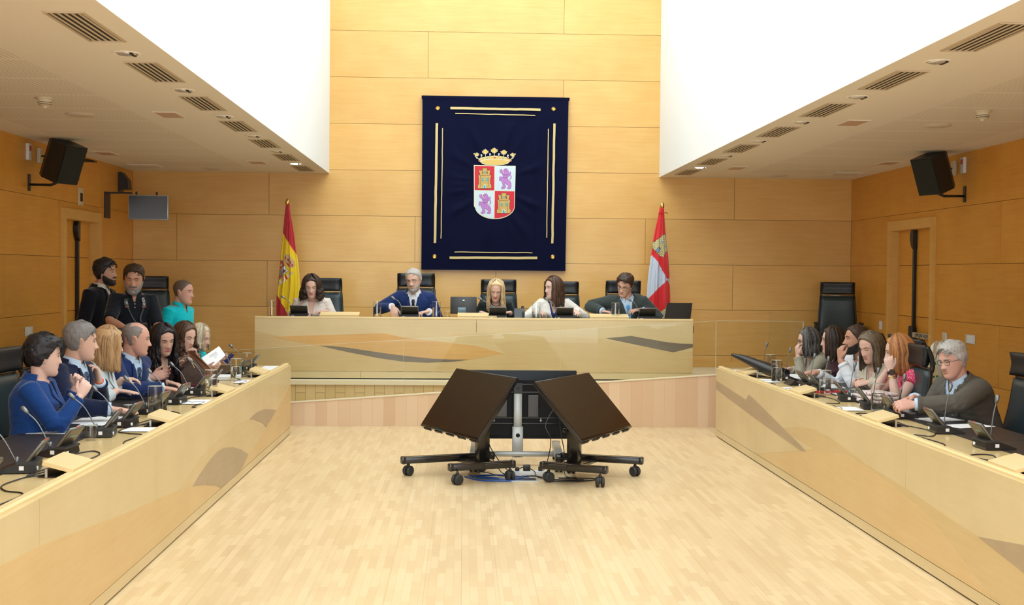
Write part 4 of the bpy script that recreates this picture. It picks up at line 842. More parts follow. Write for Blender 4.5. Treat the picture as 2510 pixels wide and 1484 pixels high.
m = MB(); m.box(c, (.475, .07, .305), R=R, bev=.006); m.build('casing', M['silver'], t, 'auto')
m = MB(); m.box(c + R @ V3((0, -.036, 0)), (.455, .003, .285), R=R); m.build('screen_panel', M['screen2'], t)
for x in (-.12, .12): m = MB(); m.box(c + R @ V3((x, -.0385, .132)), (.007, .002, .007), R=R); m.build('standby_light', M['redled'], t)
m = MB(); m.bb((XL, 15.2, 2.34), (XL + .015, 15.42, 2.66)); m.prism([(0, 0), (.30, 0), (.30, .02), (0, .02)], (XL, 15.3, 2.645), (1, 0, 0), (0, 0, 1), (0, .05, 0)); m.box((-4.05, 15.32, 2.64), (.02, .02, .06)); m.box((-3.80, 15.32, 2.64), (.02, .02, .06)); m.build('wall_bracket', M['black'], t)
# ================================================================ velvet hanging
Z8 = lambda x, y, Y=16.41: at(1130 + x / 6.747, 340 + y / 6.745, Y)
tp = thing('velvet_hanging', (.40, 16.44, 2.9), 'navy velvet hanging with gold braid and an embroidered coat of arms', 'wall hanging')
rs_ = random.Random(4)
nx, nz = 150, 180; x0, x1, z0, z1 = -.570, 1.385, 1.742, 4.062
X, Z = np.meshgrid(np.linspace(0, 1, nx), np.linspace(0, 1, nz)); wx = x0 + (x1 - x0) * X + .02 * (1 - Z) * (.5 - X) * 2 * 0 - .022 * (1 - Z) * X; wz = z0 + (z1 - z0) * Z
D = np.zeros_like(X)
for k in range(16):        # drapes radiating from the shield and top corners
    a = rs_.uniform(0, 2 * PI); cxk, czk = .5, .50
    dx, dz = (X - cxk) * 1.95, (Z - czk) * 2.3; r = np.hypot(dx, dz); th = np.arctan2(dz, dx)
    dd = (th - a + PI) % (2 * PI) - PI; sag = .5 * (r - .3)
    D += rs_.uniform(.4, 1) * .030 * np.exp(-((dd + .35 * sag * np.sin(a * 2)) / .09) ** 2) * np.exp(-((r - .55) / .28) ** 2)
for k in range(9):
    u = rs_.uniform(.1, .9); D += .011 * np.exp(-((X - u - .05 * np.sin(Z * 4 + k)) / .018) ** 2) * (.25 + .75 * np.sin(Z * PI)) * rs_.uniform(-1, 1)
edge = np.clip((np.minimum(np.minimum(X, 1 - X) , np.minimum(Z, 1 - Z) * 1.35) - .150) / .07, 0, 1); D *= edge
shx = np.exp(-(((X - .495) / .17) ** 4 + ((Z - .49) / .22) ** 4)); D *= (1 - shx)
WY = 16.425 - D
m = MB(); vs = np.stack([wx, WY, wz], 2).reshape(-1, 3); fs = [(j * nx + i, j * nx + i + 1, (j + 1) * nx + i + 1, (j + 1) * nx + i) for j in range(nz - 1) for i in range(nx - 1)]; m.add(vs, fs)
velvet = mat('navy_velvet', (.0012, .0024, .021), .8, spec=.12, sheen=.5); velvet.node_tree.nodes['Principled BSDF'].inputs['Sheen Tint'].default_value = (.05, .12, .6, 1)
m.build('velvet_cloth', velvet, tp, True)
m = MB(); m.bb((x0, 16.427, z0), (x1 - .02, 16.495, z1 - .004)); m.bb((x0 - .012, 16.42, z1 - .03), (x1 + .012, 16.498, z1 + .004)); m.build('backing_frame', velvet, tp)
def xz(px, py): p = at(px, py, 16.41); return (p[0], p[2])
gm = mat('gold_braid', (.62, .50, .22), .45, .25, bump=(260, .6, .004))
for a, b, wd in (((1104, 265), (1325, 269), .031), ((1116, 278), (1312, 283), .012), ((1102, 632), (1317, 633), .034), ((1114, 618), (1305, 620), .012), ((1071, 302), (1066, 596), .033), ((1085, 314), (1081, 585), .012), ((1359, 303), (1354, 597), .030), ((1344, 316), (1340, 583), .012)):
    a, b = xz(*a), xz(*b); d = nrm((b[0] - a[0], 0, b[1] - a[1])); n = V3((-d[2], 0, d[0])) * wd / 2; N = 14; rr = random.Random(int(wd * 1e4) + int(a[0] * 100)); vs = []; 
    for i in range(N + 1):
        q = V3((a[0], 16.412, a[1])) * (1 - i / N) + V3((b[0], 16.412, b[1])) * (i / N) + nrm(n) * rr.uniform(-.002, .002); vs += [q - n, q + n]
    m = MB(); fr = [2 * i for i in range(N + 1)]
    top = np.array(vs); bot = top + V3((0, .008, 0)); m.loft([np.array([top[2 * i], top[2 * i + 1], bot[2 * i + 1], bot[2 * i]]) for i in range(N + 1)]); m.build('gold_braid', gm, tp)
for px, py in ((1073, 265), (1357, 267), (1065, 629), (1355, 630)):
    x, z = xz(px, py); m = MB(); m.lathe((x, 16.424, z), [(.028, 0), (.028, .010), (.020, .018), (.012, .014), (.008, .022), (0, .024)], 20, axis=(0, -1, 0)); m.build('rosette', M['gold'], tp, 'auto')
# embroidered arms, drawn in the 2-D frame of the cloth
em = dict(gold=mat('embroidery_gold', (.70, .50, .13), .6, bump=(300, .3, .002)), cream=mat('embroidery_cream', (.78, .74, .55), .7), red=mat('embroidery_red', (.60, .010, .03), .6), white=mat('embroidery_white', (.60, .74, .80), .6),
          purple=mat('embroidery_purple', (.47, .20, .56), .6, vary=(60, .25)), blue=mat('embroidery_blue', (.02, .42, .65), .6), dk=mat('embroidery_dark', (.04, .03, .02), .8), pink=mat('embroidery_outline', (.25, .09, .28), .7),
          brick=brickwood('embroidery_masonry', (.66, .45, .13), (.72, .50, .16), (.10, .06, .02), .030, .0145, rot=(PI / 2, 0, 0), rough=.7, msize=.0012))
sh = None
def emb(poly, mt, lev, nm, par=None, off=(0, 0)):
    pts = [Z8(x + off[0], y + off[1]) for x, y in poly]; m = MB()
    m.prism([(p[0], p[2]) for p in pts], (0, 16.414 - .0018 * lev, 0), (1, 0, 0), (0, 0, 1), (0, .0022 + .0010 * lev, 0)); return m.build(nm, em[mt], par or tp)
arc = [(890 + (560 - 890) * 0, 1120)] + [(560 + 330 * math.cos(a), 1120 + 212 * math.sin(a)) for a in np.linspace(.12, PI - .12, 16)] + [(228 - 14, 1112)]
sh = emb([(212, 437), (560, 446), (905, 450)] + arc, 'cream', 1, 'shield')
inner = [(560 + 322 * math.cos(a), 1115 + 203 * math.sin(a)) for a in np.linspace(.10, PI / 2 - .02, 8)]; innL = [(560 - 322 * math.cos(a), 1115 + 203 * math.sin(a)) for a in np.linspace(.10, PI / 2 - .06, 8)]
emb([(225, 449), (552, 456), (550, 855), (225, 850)], 'red', 2, 'shield_quarter', sh); emb([(562, 456), (893, 462), (888, 868), (562, 860)], 'white', 2, 'shield_quarter', sh)
emb([(224, 860), (550, 865), (548, 1318)] + innL[::-1], 'white', 2, 'shield_quarter', sh); emb([(560, 868), (884, 874)] + inner + [(553, 1320)], 'red', 2, 'shield_quarter', sh)
CAS = [(278, 775), (298, 745), (298, 660), (290, 630), (290, 598), (303, 598), (303, 608), (314, 608), (314, 585), (303, 545), (303, 522), (318, 522), (318, 530), (338, 530), (338, 522), (352, 522), (352, 560), (348, 588), (358, 590), (366, 560), (358, 520), (358, 488), (374, 488), (374, 496), (388, 496), (388, 488), (402, 488), (402, 496), (416, 496), (416, 488), (430, 488), (430, 520), (420, 560), (428, 590), (440, 588), (438, 555), (432, 522), (448, 522), (448, 530), (466, 530), (466, 522), (482, 522), (482, 545), (472, 585), (472, 606), (484, 606), (484, 598), (495, 598), (495, 635), (485, 660), (485, 745), (503, 775), (500, 822), (278, 822)]
LION = [(725, 500), (755, 498), (775, 520), (790, 550), (800, 575), (790, 600), (782, 620), (775, 645), (765, 665), (790, 690), (815, 710), (828, 745), (830, 790), (822, 820), (800, 830), (775, 828), (762, 812), (788, 800), (790, 782), (765, 765), (740, 745), (720, 735), (725, 765), (740, 790), (735, 810), (705, 830), (675, 828), (665, 810), (690, 790), (692, 760), (685, 730), (668, 710), (675, 680), (652, 695), (635, 690), (632, 665), (640, 655), (632, 645), (645, 628), (680, 635), (697, 630), (690, 600), (688, 585), (665, 570), (650, 555), (640, 545), (650, 535), (640, 505), (656, 522), (668, 500), (682, 522), (690, 555), (708, 572), (722, 560), (722, 545), (708, 540), (716, 525), (712, 512)]
TAIL = [(795, 685), (832, 658), (837, 625), (820, 600), (828, 560), (820, 538), (806, 556), (796, 600), (790, 632), (800, 612), (812, 606), (822, 640), (800, 672)]
def grow(poly, k):
    c = np.mean(poly, 0); P = np.array(poly, float); n = len(P); out = []
    for i in range(n):
        d = P[(i + 1) % n] - P[i - 1]; q = np.array([d[1], -d[0]]); l = np.linalg.norm(q); out.append(tuple(P[i] + q / l * k))
    return out
for off in ((0, 0), (316, 410)):
    o = emb(grow(CAS, 5), 'dk', 3, 'castle', sh, off)
    emb(CAS, 'brick', 4, 'castle_masonry', sh, off)
    for w in ([(368, 822), (370, 775), (378, 762), (390, 755), (402, 762), (409, 775), (411, 822)],): emb(w, 'cream', 5, 'castle_gate_frame', sh, off)
    for w in ([(374, 822), (376, 778), (390, 762), (403, 778), (405, 822)], [(347, 662), (357, 654), (368, 662), (368, 702), (347, 702)], [(420, 662), (431, 654), (442, 662), (442, 702), (420, 702)], [(385, 545), (394, 537), (403, 545), (403, 574), (385, 574)]): emb(w, 'blue', 6, 'castle_opening', sh, off)
    for w in ([(320, 640), (320, 610), (470, 610), (470, 614), (324, 614), (324, 640)], [(324, 640), (324, 790), (328, 790), (328, 640)], [(456, 640), (456, 790), (460, 790), (460, 640)]): emb(w, 'dk', 5, 'castle_outline', sh, off)
for off in ((0, 0), (-337, 413)):
    emb(grow(LION, 4), 'pink', 3, 'lion', sh, off); emb(LION, 'purple', 4, 'lion_body', sh, off); emb(TAIL, 'purple', 4, 'lion_tail', sh, off)
    emb([(704, 512), (712, 530), (722, 542), (714, 544), (700, 530)], 'red', 5, 'lion_tongue', sh, off)
    for w in ([(700, 590), (740, 600), (775, 590), (772, 597), (740, 608), (702, 598)], [(696, 640), (730, 650), (765, 640), (762, 648), (730, 658), (698, 648)], [(738, 512), (750, 510), (752, 518), (740, 520)]): emb(w, 'pink', 5, 'lion_stitching', sh, off)
# crown
cr = emb([(290, 345), (330, 320), (400, 300), (480, 287), (560, 283), (640, 287), (720, 300), (790, 322), (835, 350), (832, 378), (800, 385), (780, 410), (700, 435), (560, 443), (410, 437), (340, 408), (318, 382), (290, 375)], 'cream', 1, 'crown')
emb([(300, 350), (340, 327), (400, 308), (480, 295), (560, 291), (640, 295), (720, 308), (785, 329), (826, 354), (824, 370), (780, 352), (700, 338), (560, 330), (420, 338), (345, 352), (300, 370)], 'gold', 2, 'crown_band', cr)
emb([(330, 378), (420, 350), (560, 342), (700, 350), (795, 378), (770, 405), (690, 428), (560, 436), (420, 428), (350, 402)], 'gold', 2, 'crown_lining', cr)
for w, c in (([(537, 314), (558, 304), (580, 314), (558, 326)], 'red'), ([(288, 362), (305, 354), (322, 362), (305, 374)], 'red'), ([(800, 370), (815, 362), (832, 372), (817, 382)], 'red'), ([(412, 322), (443, 318), (445, 330), (414, 334)], 'blue'), ([(678, 324), (708, 327), (706, 338), (676, 334)], 'blue')): emb(w, c, 3, 'crown_jewel', cr)
LEAF = [(0, -70), (10, -45), (28, -52), (28, -32), (62, -28), (48, -10), (58, 8), (32, 8), (34, 30), (12, 22), (6, 44), (-6, 44), (-12, 22), (-34, 30), (-32, 8), (-58, 8), (-48, -10), (-62, -28), (-28, -32), (-28, -52), (-10, -45)]
for cx_, cy_, k in ((550, 210, 1), (402, 228, .93), (708, 236, .93), (262, 270, .68), (852, 275, .68)):
    lf = emb([(cx_ + x * k, cy_ + y * k) for x, y in LEAF], 'cream', 1, 'crown_leaf', cr); emb([(cx_ + x * k * .86, cy_ + (y - 2) * k * .86) for x, y in LEAF], 'gold', 2, 'leaf_fill', cr)
    emb([(cx_ + 11 * math.cos(a), cy_ + 10 + 11 * math.sin(a)) for a in np.linspace(0, 2 * PI, 9)[:-1]], 'cream', 3, 'pearl', cr)
    emb([(cx_ - 4, cy_ + 40 * k), (cx_ + 4, cy_ + 40 * k), (cx_ + 4 + (558 - cx_) * .06, cy_ + 66 * k + 12), (cx_ - 4 + (558 - cx_) * .06, cy_ + 66 * k + 12)], 'cream', 1, 'leaf_stem', cr)
for cx_, cy_ in ((480, 256), (626, 256), (337, 272), (777, 276)):
    emb([(cx_ + 14 * math.cos(a), cy_ + 14 * math.sin(a)) for a in np.linspace(0, 2 * PI, 11)[:-1]], 'white', 2, 'pearl', cr)
    emb([(cx_ - 3, cy_ + 12), (cx_ + 3, cy_ + 12), (cx_ + 14, cy_ + 44), (cx_ - 14, cy_ + 44)], 'cream', 1, 'pearl_stem', cr)
for s in (1, -1):
    q = [(205, 250), (215, 238), (232, 245), (240, 285), (262, 318), (300, 330), (335, 310), (345, 275), (352, 277), (343, 318), (303, 340), (256, 328), (230, 290), (222, 255), (212, 262)]
    emb([(x, y) if s > 0 else (1112 - x, y + 6) for x, y in q], 'cream', 1, 'crown_scroll', cr)
# ================================================================ flags
def inpoly(px, py, poly):
    ins = np.zeros(px.shape, bool); n = len(poly); j = n - 1
    for i in range(n):
        xi, yi = poly[i]; xj, yj = poly[j]
        c = ((yi > py) != (yj > py)) & (px < (xj - xi) * (py - yi) / (yj - yi + 1e-12) + xi); ins ^= c; j = i
    return ins
def flag(nm, lab, L, R_, ys, top, base_xy, toworld, paint, folds, seed, nxs=110, nys=300):
    """L, R_: outline left/right at heights ys in the flag's own drawing frame"""
    t = thing('flag_on_pole', (base_xy[0], 16.0, .451), lab, 'flag', 'flags beside the podium')
    yy = np.linspace(ys[0], ys[-1], nys); l = np.interp(yy, ys, L); r = np.interp(yy, ys, R_)
    s = np.linspace(0, 1, nxs); rr = random.Random(seed); rings = []; cols = []
    for j in range(nys):
        k = (j / nys); u = l[j] + (r[j] - l[j]) * s; w = toworld(u, np.full(nxs, yy[j])); 
        dep = (.02 + .07 * min(1, k * 2.2)) * (1 - (2 * s - 1) ** 2) ** .5
        ph = sum(a * np.sin(f * (s * 2 * PI) + p + k * q) for a, f, p, q in folds) * min(1, .15 + k * 2)
        yfr = 16.0 - dep - ph * np.sin(s * PI) ** .4; ybk = 16.0 + dep * .8
        rings.append(np.concatenate([np.stack([w[:, 0], yfr, w[:, 2]], 1), np.stack([w[::-1, 0], ybk[::-1], w[::-1, 2]], 1)]))
        c = paint(u, np.full(nxs, yy[j])); cols.append(np.concatenate([c, c[::-1]]))
    m = MB(); m.loft(rings); ob = m.build('flag_cloth', colmat('flag_cloth_' + nm, .5, .3), t, True)
    at_ = ob.data.color_attributes.new('Col', 'FLOAT_COLOR', 'POINT'); C = np.concatenate(cols); C = np.concatenate([C, np.ones((len(C), 1))], 1).astype(np.float32); at_.data.foreach_set('color', C.ravel())
    px, pz = top
    m = MB(); m.tube([(px, 16.0, .46), (px, 16.0, pz)], .013, 12); m.build('pole', M['wall'], t, True)
    m = MB(); m.lathe((px, 16.0, pz), [(.016, -.03), (.018, 0), (.012, .008), (.026, .03), (.029, .055), (.020, .085), (.006, .102), (0, .104)], 18); m.build('finial', M['gold'], t, True)
    m = MB(); m.lathe((px, 16.0, .451), [(.16, 0), (.16, .02), (.03, .05), (.025, .09)], 24); m.build('stand', M['gold'], t, 'auto')
    return t
def w1(u, v): d = [at(640 + a / 4.364, 460 + b / 4.364, 16.0) for a, b in zip(u, v)]; return np.array(d)
RED, YEL = np.array((.50, .005, .02)), np.array((.86, .60, .0))
def paint1(u, v):
    c = np.tile(YEL, (len(u), 1)); up = np.interp(u, [150, 233, 300, 380, 430], [340, 480, 590, 715, 790]); c[v < up] = RED
    lo = np.interp(u, [100, 172, 262, 300, 360], [1020, 1140, 1290, 1370, 1500]); c[v > lo] = RED
    def P(poly, col): c[inpoly(u, v, poly)] = col
    gold, dr, wh, gr = (.55, .42, .20), (.55, .02, .02), (.75, .76, .72), (.25, .20, .10)
    P([(198, 790), (228, 775), (262, 825), (304, 895), (240, 950), (205, 990), (188, 985)], gr); P([(203, 795), (230, 782), (258, 830), (225, 858), (200, 880)], dr); P([(228, 862), (262, 838), (298, 893), (238, 940)], wh)
    P([(192, 935), (225, 948), (196, 985)], dr); P([(236, 905), (245, 880), (238, 870), (252, 868), (262, 882), (274, 880), (268, 900), (252, 918), (244, 912)], (.12, .01, .01)); P([(206, 825), (226, 812), (234, 832), (212, 848)], gold)
    P([(248, 745), (262, 722), (290, 716), (330, 745), (368, 790), (372, 830), (352, 862), (310, 862), (285, 830), (252, 790)], gold)
    for q in ([(262, 742), (280, 738), (282, 765), (265, 768)], [(285, 765), (305, 760), (308, 795), (292, 790)], [(315, 785), (335, 790), (330, 825), (312, 815)], [(338, 815), (355, 825), (348, 850), (332, 845)], [(282, 800), (300, 815), (318, 840), (305, 848), (285, 822)]): P(q, dr)
    P([(300, 915), (330, 900), (352, 905), (345, 925), (318, 945), (306, 935)], gold); P([(283, 945), (300, 930), (318, 945), (300, 962)], wh); P([(262, 935), (278, 932), (296, 975), (284, 990), (268, 965)], dr); P([(238, 985), (262, 960), (278, 985), (258, 1010), (215, 1035), (200, 1015)], wh); P([(245, 958), (256, 962), (252, 1010), (240, 1005)], dr); P([(186, 1010), (205, 1000), (215, 1020), (196, 1052), (186, 1045)], gold)
    return c
flag('spain', 'red and yellow flag with a crest on a gold-tipped pole left of the podium', [266, 262, 250, 233, 212, 205, 195, 185, 172, 166, 163, 163, 166], [306, 308, 320, 352, 380, 398, 407, 414, 414, 408, 400, 392, 385], [178, 220, 300, 480, 700, 800, 900, 1000, 1100, 1150, 1200, 1300, 1500], (-2.295, 2.545), (-2.30, 16.0), w1, paint1, [(.016, 3, .5, 2), (.010, 5.3, 1.1, -3), (.005, 9, 2, 4)], 1)
def w2(u, v): return np.array([at(1540 + a / 4.122, 460 + b / 4.122, 16.0) for a, b in zip(u, v)])
RD2 = np.array((.68, .006, .012)); 
def paint2(u, v):
    c = np.tile(RD2, (len(u), 1)); wh, blu, st, dk = (.55, .62, .74), (.18, .33, .60), (.70, .62, .30), (.03, .02, .01)
    def P(poly, col): c[inpoly(u, v, poly)] = col
    P([(236, 682), (232, 690), (180, 690), (180, 1110), (205, 1118), (260, 1050), (330, 985), (390, 932), (340, 850), (300, 770)], wh); P([(390, 932), (440, 890), (440, 1000), (415, 985)], wh)
    def castle(poly, ang, ox, oy):
        P(grow(poly, 4), dk); i = inpoly(u, v, poly); ca, sa = math.cos(ang), math.sin(ang); p = (u - ox) * ca + (v - oy) * sa; q = -(u - ox) * sa + (v - oy) * ca
        row = np.floor(q / 15.0); ln = (np.abs(q / 15.0 - np.round(q / 15.0)) < .09) | (np.abs(((p + 12 * (row % 2)) / 25.0) - np.round((p + 12 * (row % 2)) / 25.0)) < .05)
        c[i] = st; c[i & ln] = dk
    castle([(245, 560), (285, 530), (325, 500), (345, 478), (372, 478), (378, 500), (386, 560), (395, 640), (360, 668), (345, 705), (310, 692), (240, 612)], -.9, 300, 600)
    P([(262, 640), (290, 608), (312, 605), (322, 622), (292, 662)], dk); P([(268, 640), (294, 613), (308, 611), (315, 622), (290, 654)], blu); P([(325, 548), (350, 535), (355, 548), (330, 568)], blu); P([(362, 595), (380, 588), (382, 605), (365, 612)], blu)
    castle([(296, 1275), (340, 1235), (385, 1203), (400, 1203), (420, 1330), (300, 1330)], -.9, 330, 1260); P([(345, 1275), (375, 1262), (375, 1285), (350, 1292)], blu)
    return c
fl2 = flag('leon', 'red and white quartered flag with castles on a gold-tipped pole right of the podium', [318, 300, 275, 255, 238, 226, 213, 200, 192, 188, 190, 200, 210], [360, 366, 373, 381, 393, 404, 411, 417, 421, 424, 424, 422, 420], [196, 300, 400, 500, 600, 700, 800, 900, 1000, 1100, 1200, 1300, 1450], (2.595, 2.555), (2.60, 16.0), w2, paint2, [(.015, 2.6, 1.5, 2), (.009, 6, .4, -2), (.004, 10, 2, 3)], 2)
m = MB(); m.tube(curve([(2.54, 15.97, 2.50), (2.57, 15.96, 2.52), (2.60, 15.96, 2.505), (2.635, 15.96, 2.52), (2.66, 15.97, 2.50)], 5), .005, 6); m.build('tie_cord', mat('red_cord', (.5, .01, .01), .7), fl2, True)
# ================================================================ scarf and jacket on a chair back
def drape(nm, lab, cat, pts, mt, seed, wave=.012, wseg=18, th=.006):
    P = curve([p for p, _ in pts], 6); Wv = curve([w for _, w in pts], 6); n = len(P); A = []; rr = random.Random(seed); ph = [rr.uniform(0, 6) for _ in range(3)]
    for i in range(n):
        k = i / (n - 1); w = V3(Wv[i]); t = nrm(P[min(i + 1, n - 1)] - P[max(i - 1, 0)]); nn = nrm(np.cross(w, t)); row = []
        for j in range(wseg):
            u = -1 + 2 * j / (wseg - 1); row.append(P[i] + w * u + nn * wave * (math.sin(u * 6 + ph[0] + k * 2) + .6 * math.sin(u * 13 + ph[1] - k * 3)) * (.3 + k))
        row = np.array(row); A.append(np.concatenate([row, (row - nn * th)[::-1]]))
    m = MB(); m.loft(A); return tag(m.build(nm, mt, None, True), lab, cat)
Yc = 10.05
drape('pale_jacket', 'pale cream jacket hanging over the chair behind the grey-haired man', 'jacket', [(at(2322, 900, Yc + .3), (.02, .06, .0)), (at(2312, 846, Yc + .15), (.05, .05, .0)), (at(2300, 842, Yc), (.06, .03, 0)), (at(2296, 870, Yc - .1), (.07, .02, 0)), (at(2298, 930, Yc - .14), (.09, .02, 0)), (at(2296, 985, Yc - .16), (.10, .02, 0))], mat('cream_cloth', (.62, .60, .50), .85), 3, .012)
SCF = spotmat('scarf_print', (.70, .66, .42), (.03, .22, .10), 22, .33)
drape('silk_scarf', 'patterned green and yellow scarf hanging on the chair behind the grey-haired man', 'scarf', [(at(2286, 868, 9.78), (.02, .01, 0)), (at(2284, 900, 9.76), (.035, .01, 0)), (at(2292, 940, 9.74), (.06, .02, 0)), (at(2298, 985, 9.72), (.08, .02, 0))], SCF, 5, .010)
drape('print_scarf', 'narrow dark patterned shawl hanging beside the green and yellow scarf', 'scarf', [(at(2306, 880, 9.95), (.015, .01, 0)), (at(2318, 915, 9.8), (.015, .01, 0)), (at(2314, 945, 9.78), (.02, .01, 0)), (at(2308, 985, 9.76), (.025, .01, 0))], spotmat('shawl_print', (.10, .05, .03), (.6, .45, .15), 60, .3), 6, .006)
# ================================================================ people
HT = np.array([(-.120, .012, .070, -.045), (-.113, .028, .082, -.020), (-.102, .040, .087, .005), (-.085, .050, .0885, .025), (-.062, .058, .089, .048), (-.035, .065, .090, .070), (0, .071, .091, .088), (.03, .0745, .093, .096), (.06, .073, .087, .095), (.085, .063, .072, .082), (.103, .046, .048, .060), (.114, .026, .026, .036), (.119, .010, .010, .014)])
HT[:, 1] *= 1.055
def gs(x, s): return np.exp(-(x / s) ** 2)
FEAT = [1.0]
def face_add(x, z, wide=1.0):
    """forward relief of the face over the plain skull"""
    ax = np.abs(x); d = 0 * x
    nz_ = np.clip((.022 - z) / .055, 0, 1); d = d + .027 * gs(x, .0085 + .006 * nz_) * np.where(z < .026, 1, 0) * np.where(z > -.036, 1, gs(z + .036, .006)) * nz_ ** 1.1
    d = d + .007 * gs(ax - .013, .007) * gs(z + .032, .008)                    # nostril wings
    d = d + .0055 * gs(z - .026, .009) * gs(ax - .025, .022)                   # brow
    d = d - .012 * gs(ax - .031, .015) * gs(z - .008, .012)                    # socket
    d = d + .006 * gs(ax - .031, .011) * gs(z - .006, .0075)                   # lid
    d = d + .004 * gs(ax - .043, .016) * gs(z + .022, .018)                    # cheek
    d = d + .0040 * gs(x, .019) * gs(z + .0545, .0050) + .0042 * gs(x, .017) * gs(z + .0655, .0055) - .003 * gs(z + .0600, .0022) * gs(x, .024)
    d = d - .003 * gs(x, .03) * gs(z + .077, .006) + .007 * gs(x, .018) * gs(z + .095, .012)
    return d * FEAT[0]
def ring_pts(z, n, off=0.0):
    w, yf, yb = (np.interp(z, HT[:, 0], HT[:, k]) for k in (1, 2, 3)); c = (yf - yb) / 2; h = (yf + yb) / 2
    a = np.arange(n) * 2 * PI / n - PI / 2; e = .92
    x = (w + off) * np.sign(np.cos(a)) * np.abs(np.cos(a)) ** e; y = c + (h + off) * np.sin(a + 0) * -1
    return np.stack([x, y, np.full(n, z)], 1)          # y forward = face
def face_y(x, z):
    w, yf, yb = (np.interp(z, HT[:, 0], HT[:, k]) for k in (1, 2, 3)); c = (yf - yb) / 2; h = (yf + yb) / 2
    u = min(.98, abs(x) / w); return c + h * math.sqrt(max(0, 1 - u ** 2.17)) + float(face_add(np.array([x]), np.array([z]))[0])
def head_mesh(mb, T, jaw=1.0):
    zs = np.concatenate([np.linspace(-.119, -.08, 9), np.linspace(-.075, .04, 34), np.linspace(.05, .1185, 12)]); rings = []
    for z in zs:
        p = ring_pts(z, 56); fr = np.clip((p[:, 1] - .02) / .03, 0, 1); fr = fr * fr * (3 - 2 * fr)
        p[:, 1] += face_add(p[:, 0], p[:, 2]) * fr
        if z < -.02: p[:, 0] *= 1 + (jaw - 1) * min(1, (-.02 - z) / .05)
        rings.append(T(p))
    mb.loft(rings)
    for s in (-1, 1):      # ears
        e = []
        for k in range(9):
            a = k * 2 * PI / 8; 
        mb.ball(T(np.array([(s * .0745, -.004, -.004)]))[0], V3((.008, .019, .033)) * T.s, 14, 9, R=T.R @ Ry(s * .18) @ Rx(-.15))
        mb.ball(T(np.array([(s * .080, -.010, .002)]))[0], V3((.005, .021, .030)) * T.s, 14, 9, R=T.R @ Ry(s * .35) @ Rz(s * -.45) @ Rx(-.15))
class Tf:
    def __init__(s, o, R, sc): s.o, s.R, s.s = V3(o), R, sc
    def __call__(s, p): return s.o + (np.asarray(p) * s.s) @ s.R.T
def fdir(a): a = math.radians(a); return V3((math.sin(a), -math.cos(a), 0))
def frame(yaw, pitch=0, roll=0):
    f = fdir(yaw); z = V3((0, 0, 1)); x = np.cross(f, z); B = np.stack([x, f, z], 1)
    return B @ Rx(-math.radians(pitch)) @ Ry(math.radians(roll))
TOR = np.array([(0, .165, .120), (.2, .152, .112), (.4, .146, .108), (.6, .156, .114), (.74, .168, .114), (.84, .170, .102), (.90, .162, .090), (.95, .134, .076), (.99, .092, .062), (1.04, .062, .060), (1.08, .058, .058)])
TORF = np.array([(0, .172, .120), (.2, .145, .105), (.4, .130, .098), (.6, .142, .112), (.72, .155, .122), (.84, .162, .096), (.90, .153, .082), (.95, .120, .066), (.99, .076, .054), (1.04, .050, .049), (1.08, .047, .048)])
def voxelize(mb, voxel, smooth=3, fac=.5):
    me = bpy.data.meshes.new('tmp'); me.from_pydata(np.concatenate(mb.v).tolist(), [], mb.f); me.update()
    bm = bmesh.new(); bm.from_mesh(me); bmesh.ops.recalc_face_normals(bm, faces=bm.faces); bm.to_mesh(me); bm.free()
    ob = bpy.data.objects.new('tmp', me); COL.objects.link(ob)
    r = ob.modifiers.new('r', 'REMESH'); r.mode = 'VOXEL'; r.voxel_size = voxel; r.use_smooth_shade = True
    if smooth: s = ob.modifiers.new('s', 'SMOOTH'); s.iterations = smooth; s.factor = fac
    dg = bpy.context.evaluated_depsgraph_get(); dg.update()
    out = bpy.data.meshes.new_from_object(ob.evaluated_get(dg)); bpy.data.objects.remove(ob); bpy.data.meshes.remove(me); return out
def coords(me): a = np.empty(len(me.vertices) * 3); me.vertices.foreach_get('co', a); return a.reshape(-1, 3)
def setco(me, a): me.vertices.foreach_set('co', a.ravel()); me.update()
def cutmesh(me, mask):
    bm = bmesh.new(); bm.from_mesh(me); bm.verts.ensure_lookup_table(); bmesh.ops.delete(bm, geom=[bm.verts[i] for i in np.nonzero(mask)[0]], context='VERTS')
    for it in range(8):
        new = {}
        for e in bm.edges:
            if e.is_boundary:
                for a, b in ((e.verts[0], e.verts[1]), (e.verts[1], e.verts[0])): new.setdefault(a, []).append(b.co.copy())
        for v, l in new.items():
            if len(l) == 2: v.co = v.co * .4 + (l[0] + l[1]) * .3
    bm.to_mesh(me); bm.free(); me.update()
def finish(me, name, m, par, org):
    if m is not None: me.materials.clear(); me.materials.append(m)
    me.name = name; setco(me, coords(me) - org); me.polygons.foreach_set('use_smooth', [True] * len(me.polygons)); return link(name, me, par)
def vnoise(p, f, seed=0):
    p = p * f; r = np.random.RandomState(seed); out = np.zeros(len(p))
    for k in range(7): d = r.randn(3); d /= np.linalg.norm(d); out += np.sin(p @ d * (1 + .35 * k) + r.rand() * 6.28)
    return out / 7
SKIN = {}
def skin(c):
    if c not in SKIN: SKIN[c] = mat('skin_%d' % len(SKIN), c, .48, spec=.4, bump=(180, .08, .001)); SKIN[c].node_tree.nodes['Principled BSDF'].inputs['Subsurface Weight'].default_value = .06; SKIN[c].node_tree.nodes['Principled BSDF'].inputs['Subsurface Radius'].default_value = (.02, .008, .005)
    return SKIN[c]
def fabric(name, c, rough=.85, sheen=.25, vary=None): return mat(name, c, rough, sheen=sheen, bump=(26, .35, .012), vary=vary, spec=.25)
EYEW, IRIS, LASH = mat('eye_white', (.62, .60, .57), .25), mat('iris_dark', (.03, .018, .01), .2), mat('lash_dark', (.02, .012, .01), .7)
